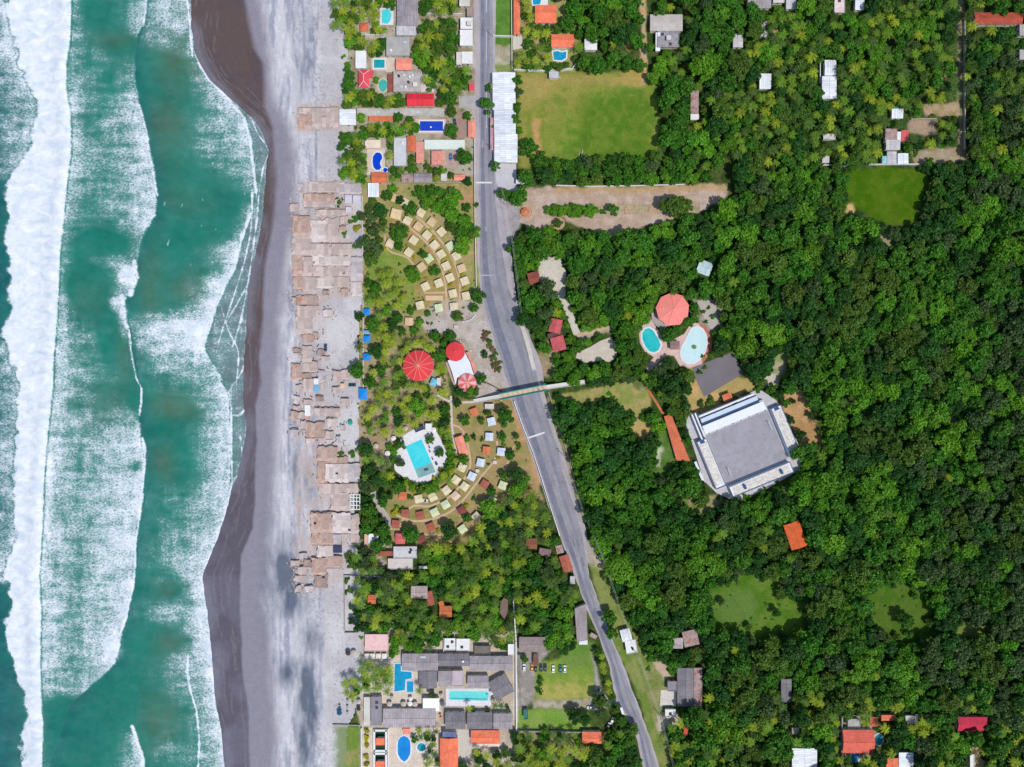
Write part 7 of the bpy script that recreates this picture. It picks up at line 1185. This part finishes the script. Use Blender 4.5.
# ------------------------------------------------------------------ place them: the 290 largest of each kind stand alone, the rest as one mass
INF = lambda t: -4 < t[0] < 1028 and -4 < t[1] < 771
def sz(r): return 'large' if r > 9 else 'mid sized' if r > 6.5 else 'small'
bt = sorted([t for t in TREES if t[4] == 'T' and INF(t)], key=lambda t: -t[2]); pt = sorted([t for t in TREES if t[4] == 'P' and INF(t)], key=lambda t: -t[2])
NT, NP = 292, 292; tprot = {}; prot_crown = {}
def place(t, i):
    x, y, r, k, sp = t
    if sp == 'T':
        s_ = r*S/4.9; zc = 5.5*s_; base = CROWNS[k]; cm = base[i % len(base)]; tm = TRUNKS[i % 3]; nm, cat, grp = 'broadleaf_tree', 'tree', 'broadleaf trees of the village and wood'; lb = '%s %s leafy tree' % (sz(r), k)
    else:
        s_ = max(.62, r*S/3.7)*tr_.uniform(.92, 1.08); zc = 9*s_*.9; cm = PCROWN[k][i % 4]; tm = PTRUNK[i % 3]; nm, cat, grp = 'coconut_palm', 'palm', 'coconut palms of the shore and gardens'; lb = '%s coconut palm' % k
    p = W(x, y, zc); key = (cm.name, tm.name)
    if key not in tprot:
        o = thing(nm, lb, cat, (p.x, p.y, 0), 0, grp, True); a = link(bpy.data.objects.new('trunk', tm), o); c = link(bpy.data.objects.new('crown', cm), o); tprot[key] = o; prot_crown.setdefault((sp, k), []).append(c)
    else: o = copy_tree(tprot[key], (p.x, p.y, 0), label=lb, auto=True)
    o.rotation_euler = (0, 0, tr_.uniform(0, 6.28)); o.scale = (s_, s_, s_*tr_.uniform(.85, 1.15))
for i, t in enumerate(bt[:NT]): place(t, i)
for i, t in enumerate(pt[:NP]): place(t, i)
def scatter(name, pts, meshes, label, cat):
    """one mass of plants: points that carry a mesh number, a turn and a size"""
    me = bpy.data.meshes.new(name); me.vertices.add(len(pts)); me.vertices.foreach_set('co', np.array([p[0] for p in pts], np.float32).ravel())
    for an, ty, ix in (('which', 'INT', 1), ('turn', 'FLOAT', 2), ('size', 'FLOAT', 3)):
        a = me.attributes.new(an, ty, 'POINT'); a.data.foreach_set('value', np.array([p[ix] for p in pts], np.int32 if ty == 'INT' else np.float32))
    me.update(); o = bpy.data.objects.new(name, me); link(o); tag(o, label, cat, None, 'stuff')
    g = bpy.data.node_groups.new(name, 'GeometryNodeTree'); g.interface.new_socket('Geometry', in_out='INPUT', socket_type='NodeSocketGeometry'); g.interface.new_socket('Geometry', in_out='OUTPUT', socket_type='NodeSocketGeometry')
    gi, go = g.nodes.new('NodeGroupInput'), g.nodes.new('NodeGroupOutput'); ip = g.nodes.new('GeometryNodeInstanceOnPoints'); jn = g.nodes.new('GeometryNodeJoinGeometry')
    for ob in reversed(meshes):
        n = g.nodes.new('GeometryNodeObjectInfo'); n.inputs['Object'].default_value = ob; n.inputs['As Instance'].default_value = True; n.transform_space = 'ORIGINAL'; g.links.new(n.outputs['Geometry'], jn.inputs[0])
    def na(nm, ty): n = g.nodes.new('GeometryNodeInputNamedAttribute'); n.data_type = ty; n.inputs[0].default_value = nm; return n.outputs[0]
    g.links.new(gi.outputs[0], ip.inputs['Points']); g.links.new(jn.outputs[0], ip.inputs['Instance']); ip.inputs['Pick Instance'].default_value = True; g.links.new(na('which', 'INT'), ip.inputs['Instance Index'])
    cx = g.nodes.new('ShaderNodeCombineXYZ'); g.links.new(na('turn', 'FLOAT'), cx.inputs[2]); g.links.new(cx.outputs[0], ip.inputs['Rotation']); g.links.new(na('size', 'FLOAT'), ip.inputs['Scale']); g.links.new(ip.outputs[0], go.inputs[0])
    md = o.modifiers.new('plants', 'NODES'); md.node_group = g; return o
rest = bt[NT:]+[t for t in TREES if t[4] == 'T' and not INF(t)]; src = []; idx = {}
for (sp, k), L_ in prot_crown.items():
    if sp == 'T': idx[k] = (len(src), min(3, len(L_))); src += L_[:3]
if rest: scatter('forest_canopy', [(tuple(W(x, y, 5.5*r*S/4.9).xy)+(0.,), idx.get(k, idx['mid green'])[0]+i % idx.get(k, idx['mid green'])[1], tr_.uniform(0, 6.28), r*S/4.9) for i, (x, y, r, k, sp) in enumerate(rest)], src, 'dense mass of smaller mixed green trees filling the wood', 'forest')
restp = pt[NP:]+[t for t in TREES if t[4] == 'P' and not INF(t)]; src = []; idx = {}
for (sp, k), L_ in prot_crown.items():
    if sp == 'P': idx[k] = (len(src), min(4, len(L_))); src += L_[:4]
if restp: scatter('palm_grove', [(tuple(W(x, y, 7).xy)+(0.,), idx.get(k, idx['green'])[0]+i % idx.get(k, idx['green'])[1], tr_.uniform(0, 6.28), max(.62, r*S/3.7)) for i, (x, y, r, k, sp) in enumerate(restp)], src, 'mass of smaller coconut palms between the houses and the wood', 'palm grove')
# bushes and hedges one can count
bprot = {}; BUSHES = []
def bush(x, y, r, k, lb='rounded bush'):
    s_ = r*S/4.9; p = W(x, y, 1.0); i = len(BUSHES); me = BUSH[k][i % 2]; o = bpy.data.objects.new('bush', me); link(o); o.location = (p.x, p.y, 0); o.rotation_euler = (0, 0, tr_.uniform(0, 6.28)); o.scale = (s_, s_, s_*1.2); tag(o, '%s %s' % (k, lb), 'bush', 'bushes planted in the gardens', auto=True); BUSHES.append(o)
for x, y, r, k in ((353, 453, 5, 'mid green'), (340.5, 454, 4, 'mid green'), (339.5, 202.6, 5.4, 'mid green'), (357, 228, 5.4, 'yellow green'), (344.5, 234, 4, 'mid green'), (341, 286.6, 3, 'olive green'), (348, 556.5, 6, 'olive green'), (346.5, 580, 4, 'olive green'), (346, 592, 3, 'olive green'), (357, 580, 3.6, 'olive green'), (354, 246, 3.5, 'mid green'), (356, 218, 5, 'mid green'), (350, 222, 4, 'olive green'),
                   (700.5, 403.5, 5, 'olive green'), (711, 402, 6, 'olive green'), (721, 400, 3.5, 'olive green'), (735, 399, 6, 'olive green'), (745, 396, 5, 'brownish'), (700, 372, 3.5, 'mid green'), (705, 368, 3, 'olive green'), (710, 354, 3, 'mid green'), (703, 336 + 20, 2.6, 'mid green'), (758, 405 - 16, 4.5, 'mid green'), (776, 396, 5, 'mid green'), (762, 492, 6, 'mid green'), (746, 497, 5, 'bright green'), (735, 499, 4.5, 'olive green'), (779, 483, 3.6, 'dark green'),
                   (483, 352, 3, 'mid green'), (484.5, 338, 4, 'brownish'), (488, 333, 3.4, 'olive green'), (488, 346, 3.6, 'brownish'), (492, 360, 3, 'brownish'), (496, 353, 3, 'olive green'), (496, 370, 3, 'brownish'), (500, 362, 3, 'olive green'), (493, 366, 3, 'olive green'), (703, 312, 3, 'olive green'), (713, 316, 3.4, 'mid green'), (709, 308, 2.4, 'olive green'), (706, 322, 2.6, 'mid green'), (486, 334, 5, 'brownish'), (490, 342, 5, 'olive green'), (492, 350, 4.5, 'brownish'), (494, 357, 4.5, 'olive green'), (497, 364, 4.5, 'brownish'), (499, 369, 3.5, 'olive green'), (371, 498, 5, 'mid green'), (474, 498, 3.6, 'mid green'), (519, 446, 4.5, 'olive green'), (440, 470.5, 4, 'yellow green'), (434, 479, 4, 'yellow green'), (424, 485.5, 4, 'yellow green'), (412, 485, 4.5, 'yellow green'), (446, 478, 4, 'yellow green'), (415, 491, 4, 'yellow green'), (405, 483, 4, 'yellow green'), (395, 512, 5, 'yellow green'),
                   (366.5, 731, 4, 'yellow green'), (366.5, 738, 4, 'yellow green'), (366.5, 745, 4, 'yellow green'), (366.5, 757, 4, 'yellow green'), (366.5, 764, 4, 'yellow green'), (379, 126.5, 5, 'bright green'), (387, 123.8, 5, 'bright green'), (374, 134, 4.5, 'mid green'), (384, 134.5, 4.5, 'mid green'), (397, 135, 3, 'mid green'), (465, 125 - 8, 3, 'mid green'), (552, 209.5, 4.6, 'bright green'), (559, 210.5, 4.4, 'bright green'), (566.5, 210.5, 4.6, 'bright green'), (574, 210.5, 4.6, 'bright green'), (581, 210.5, 4.4, 'bright green'), (588, 210, 4.6, 'mid green'), (594.5, 210, 4, 'mid green'), (602, 211, 3.2, 'mid green'), (604, 212, 2.6, 'olive green'),
                   (430, 218 + 12, 2.4, 'yellow green'), (423, 248 + 5, 2.6, 'yellow green'), (443, 259.5, 3, 'yellow green'), (449, 273.5, 2.6, 'yellow green'), (450, 284.6, 3.4, 'yellow green'), (462, 274.5, 2.8, 'yellow green'), (464, 288, 2.8, 'yellow green'), (452, 299, 2.6, 'yellow green'), (414, 257, 2.6, 'yellow green'), (426, 278, 2.4, 'yellow green'), (434, 238 - 2, 2.6, 'yellow green'), (384, 249, 3.2, 'yellow green'), (498, 457.5, 3, 'yellow green'), (488, 464.5, 2.2, 'olive green'), (401, 511, 4.5, 'olive green'), (410, 497, 4, 'olive green'), (466, 506, 4, 'yellow green')): bush(x, y, r, k)
for _ in range(260):
    P_ = [(384, 192), (440, 196), (472, 250), (474, 310), (408, 312), (398, 262)] if _ % 2 else [(440, 405), (512, 405), (536, 486), (500, 520), (440, 538), (396, 536), (392, 508), (440, 500)]
    x, y = tr_.uniform(382, 536), tr_.uniform(190, 540)
    if inpoly(np.array([x]), np.array([y]), P_)[0] and free(x, y, 2.6): bush(x, y, tr_.uniform(2., 3.6), tr_.choice(('mid green', 'olive green', 'bright green', 'yellow green'))); mark(ell(x, y, 3, 3, 8), .5)
for i in range(34):
    a = math.radians(-62+i*5.6); rx, ry = (27.5, 30.5) if i % 2 else (31.5, 34.5); bx, by = 421+rx*math.cos(a), 455+ry*math.sin(a)
    if not OCC[int(by)+MG, int(bx)+MG]: bush(bx, by, tr_.uniform(3.2, 4.6), tr_.choice(('yellow green', 'mid green', 'bright green', 'olive green')))
# undergrowth, tufts and scrub nobody could count
pts = []; src = [next(b_ for b_ in BUSHES if b_.data in BUSH[k]) for k in ('mid green', 'bright green', 'olive green', 'dark green', 'brownish')]; H2 = {}
def under(P, n, r0, r1, ks, clear=()):
    for _ in range(n):
        x = tr_.uniform(min(p[0] for p in P), max(p[0] for p in P)); y = tr_.uniform(min(p[1] for p in P), max(p[1] for p in P))
        if not inpoly(np.array([x]), np.array([y]), P)[0] or not free(x, y, 1.5): continue
        if any(inpoly(np.array([x]), np.array([y]), c)[0] for c in clear): continue
        pts.append((tuple(W(x, y).xy)+(-.25,), tr_.choice(ks), tr_.uniform(0, 6.28), tr_.uniform(r0, r1)*S/4.9))
under(FOR, 7000, 2, 4.6, (0, 0, 1, 2, 3, 3), CLEAR); under(NEP, 900, 1.6, 4, (0, 1, 2, 2), CLEAR); under([(655, 44), (760, -10), (1045, -20), (1045, 160), (964, 160), (960, 20), (740, 60), (725, 160), (660, 182)], 900, 2, 4.4, (0, 1, 2, 3), CLEAR)
under([(362, 186), (476, 186), (476, 320), (362, 300)], 170, .8, 2., (0, 1, 2)); under([(358, 270), (440, 300), (452, 420), (400, 450), (358, 440)], 420, .9, 2.4, (2, 2, 0, 4)); under([(390, 400), (515, 400), (545, 520), (470, 545), (390, 545)], 130, .7, 1.6, (2, 0, 4)); under(BIGP, 900, 1.5, 4, (0, 1, 2, 2, 4)); under([(338, -10), (476, -10), (476, 184), (345, 184)], 520, .9, 2.6, (0, 2, 2, 1)); under([(513, -10), (600, -10), (576, 70), (515, 70)], 130, 1, 3, (0, 1, 2)); under([(588, 560), (600, 556), (680, 760), (664, 780), (612, 650)], 120, .8, 2.2, (2, 0, 4)); under([(596, 640), (620, 700), (640, 790), (516, 790), (516, 745), (600, 745)], 90, .8, 2, (0, 2)); under([(550, 380), (650, 370), (650, 440), (570, 440)], 220, 1, 3, (0, 2, 1)); under([(680, 370), (830, 340), (830, 470), (690, 420)], 160, .8, 2.2, (2, 4, 0))
for c in (CLEAR[1], CLEAR[2]):
    for _ in range(30):
        x, y = tr_.uniform(min(p[0] for p in c), max(p[0] for p in c)), tr_.uniform(min(p[1] for p in c), max(p[1] for p in c))
        if inpoly(np.array([x]), np.array([y]), c)[0]: pts.append((tuple(W(x, y).xy)+(-.25,), tr_.choice((2, 0, 2)), tr_.uniform(0, 6.28), tr_.uniform(.8, 2.2)*S/4.9))
scatter('undergrowth', pts, src, 'low scrub and tufts growing between the trees and houses', 'undergrowth')

# ------------------------------------------------------------------ finish the labels
from collections import defaultdict
buck = defaultdict(list)
for o in AUTO:
    x, y = px_of(o); nm, mx, my = min(MARKS, key=lambda m_: (m_[1]-x)**2+(m_[2]-y)**2); buck[(o['label'], nm)].append((math.hypot(mx-x, my-y), o))
for (lb, nm), L_ in buck.items():
    L_.sort(key=lambda q: q[0])
    for i, (d, o) in enumerate(L_): o['label'] = '%s, %s %s' % (lb, 'close to' if len(L_) == 1 else ORD[i+1] if i+1 < len(ORD) else '%dth nearest to' % (i+1), nm)
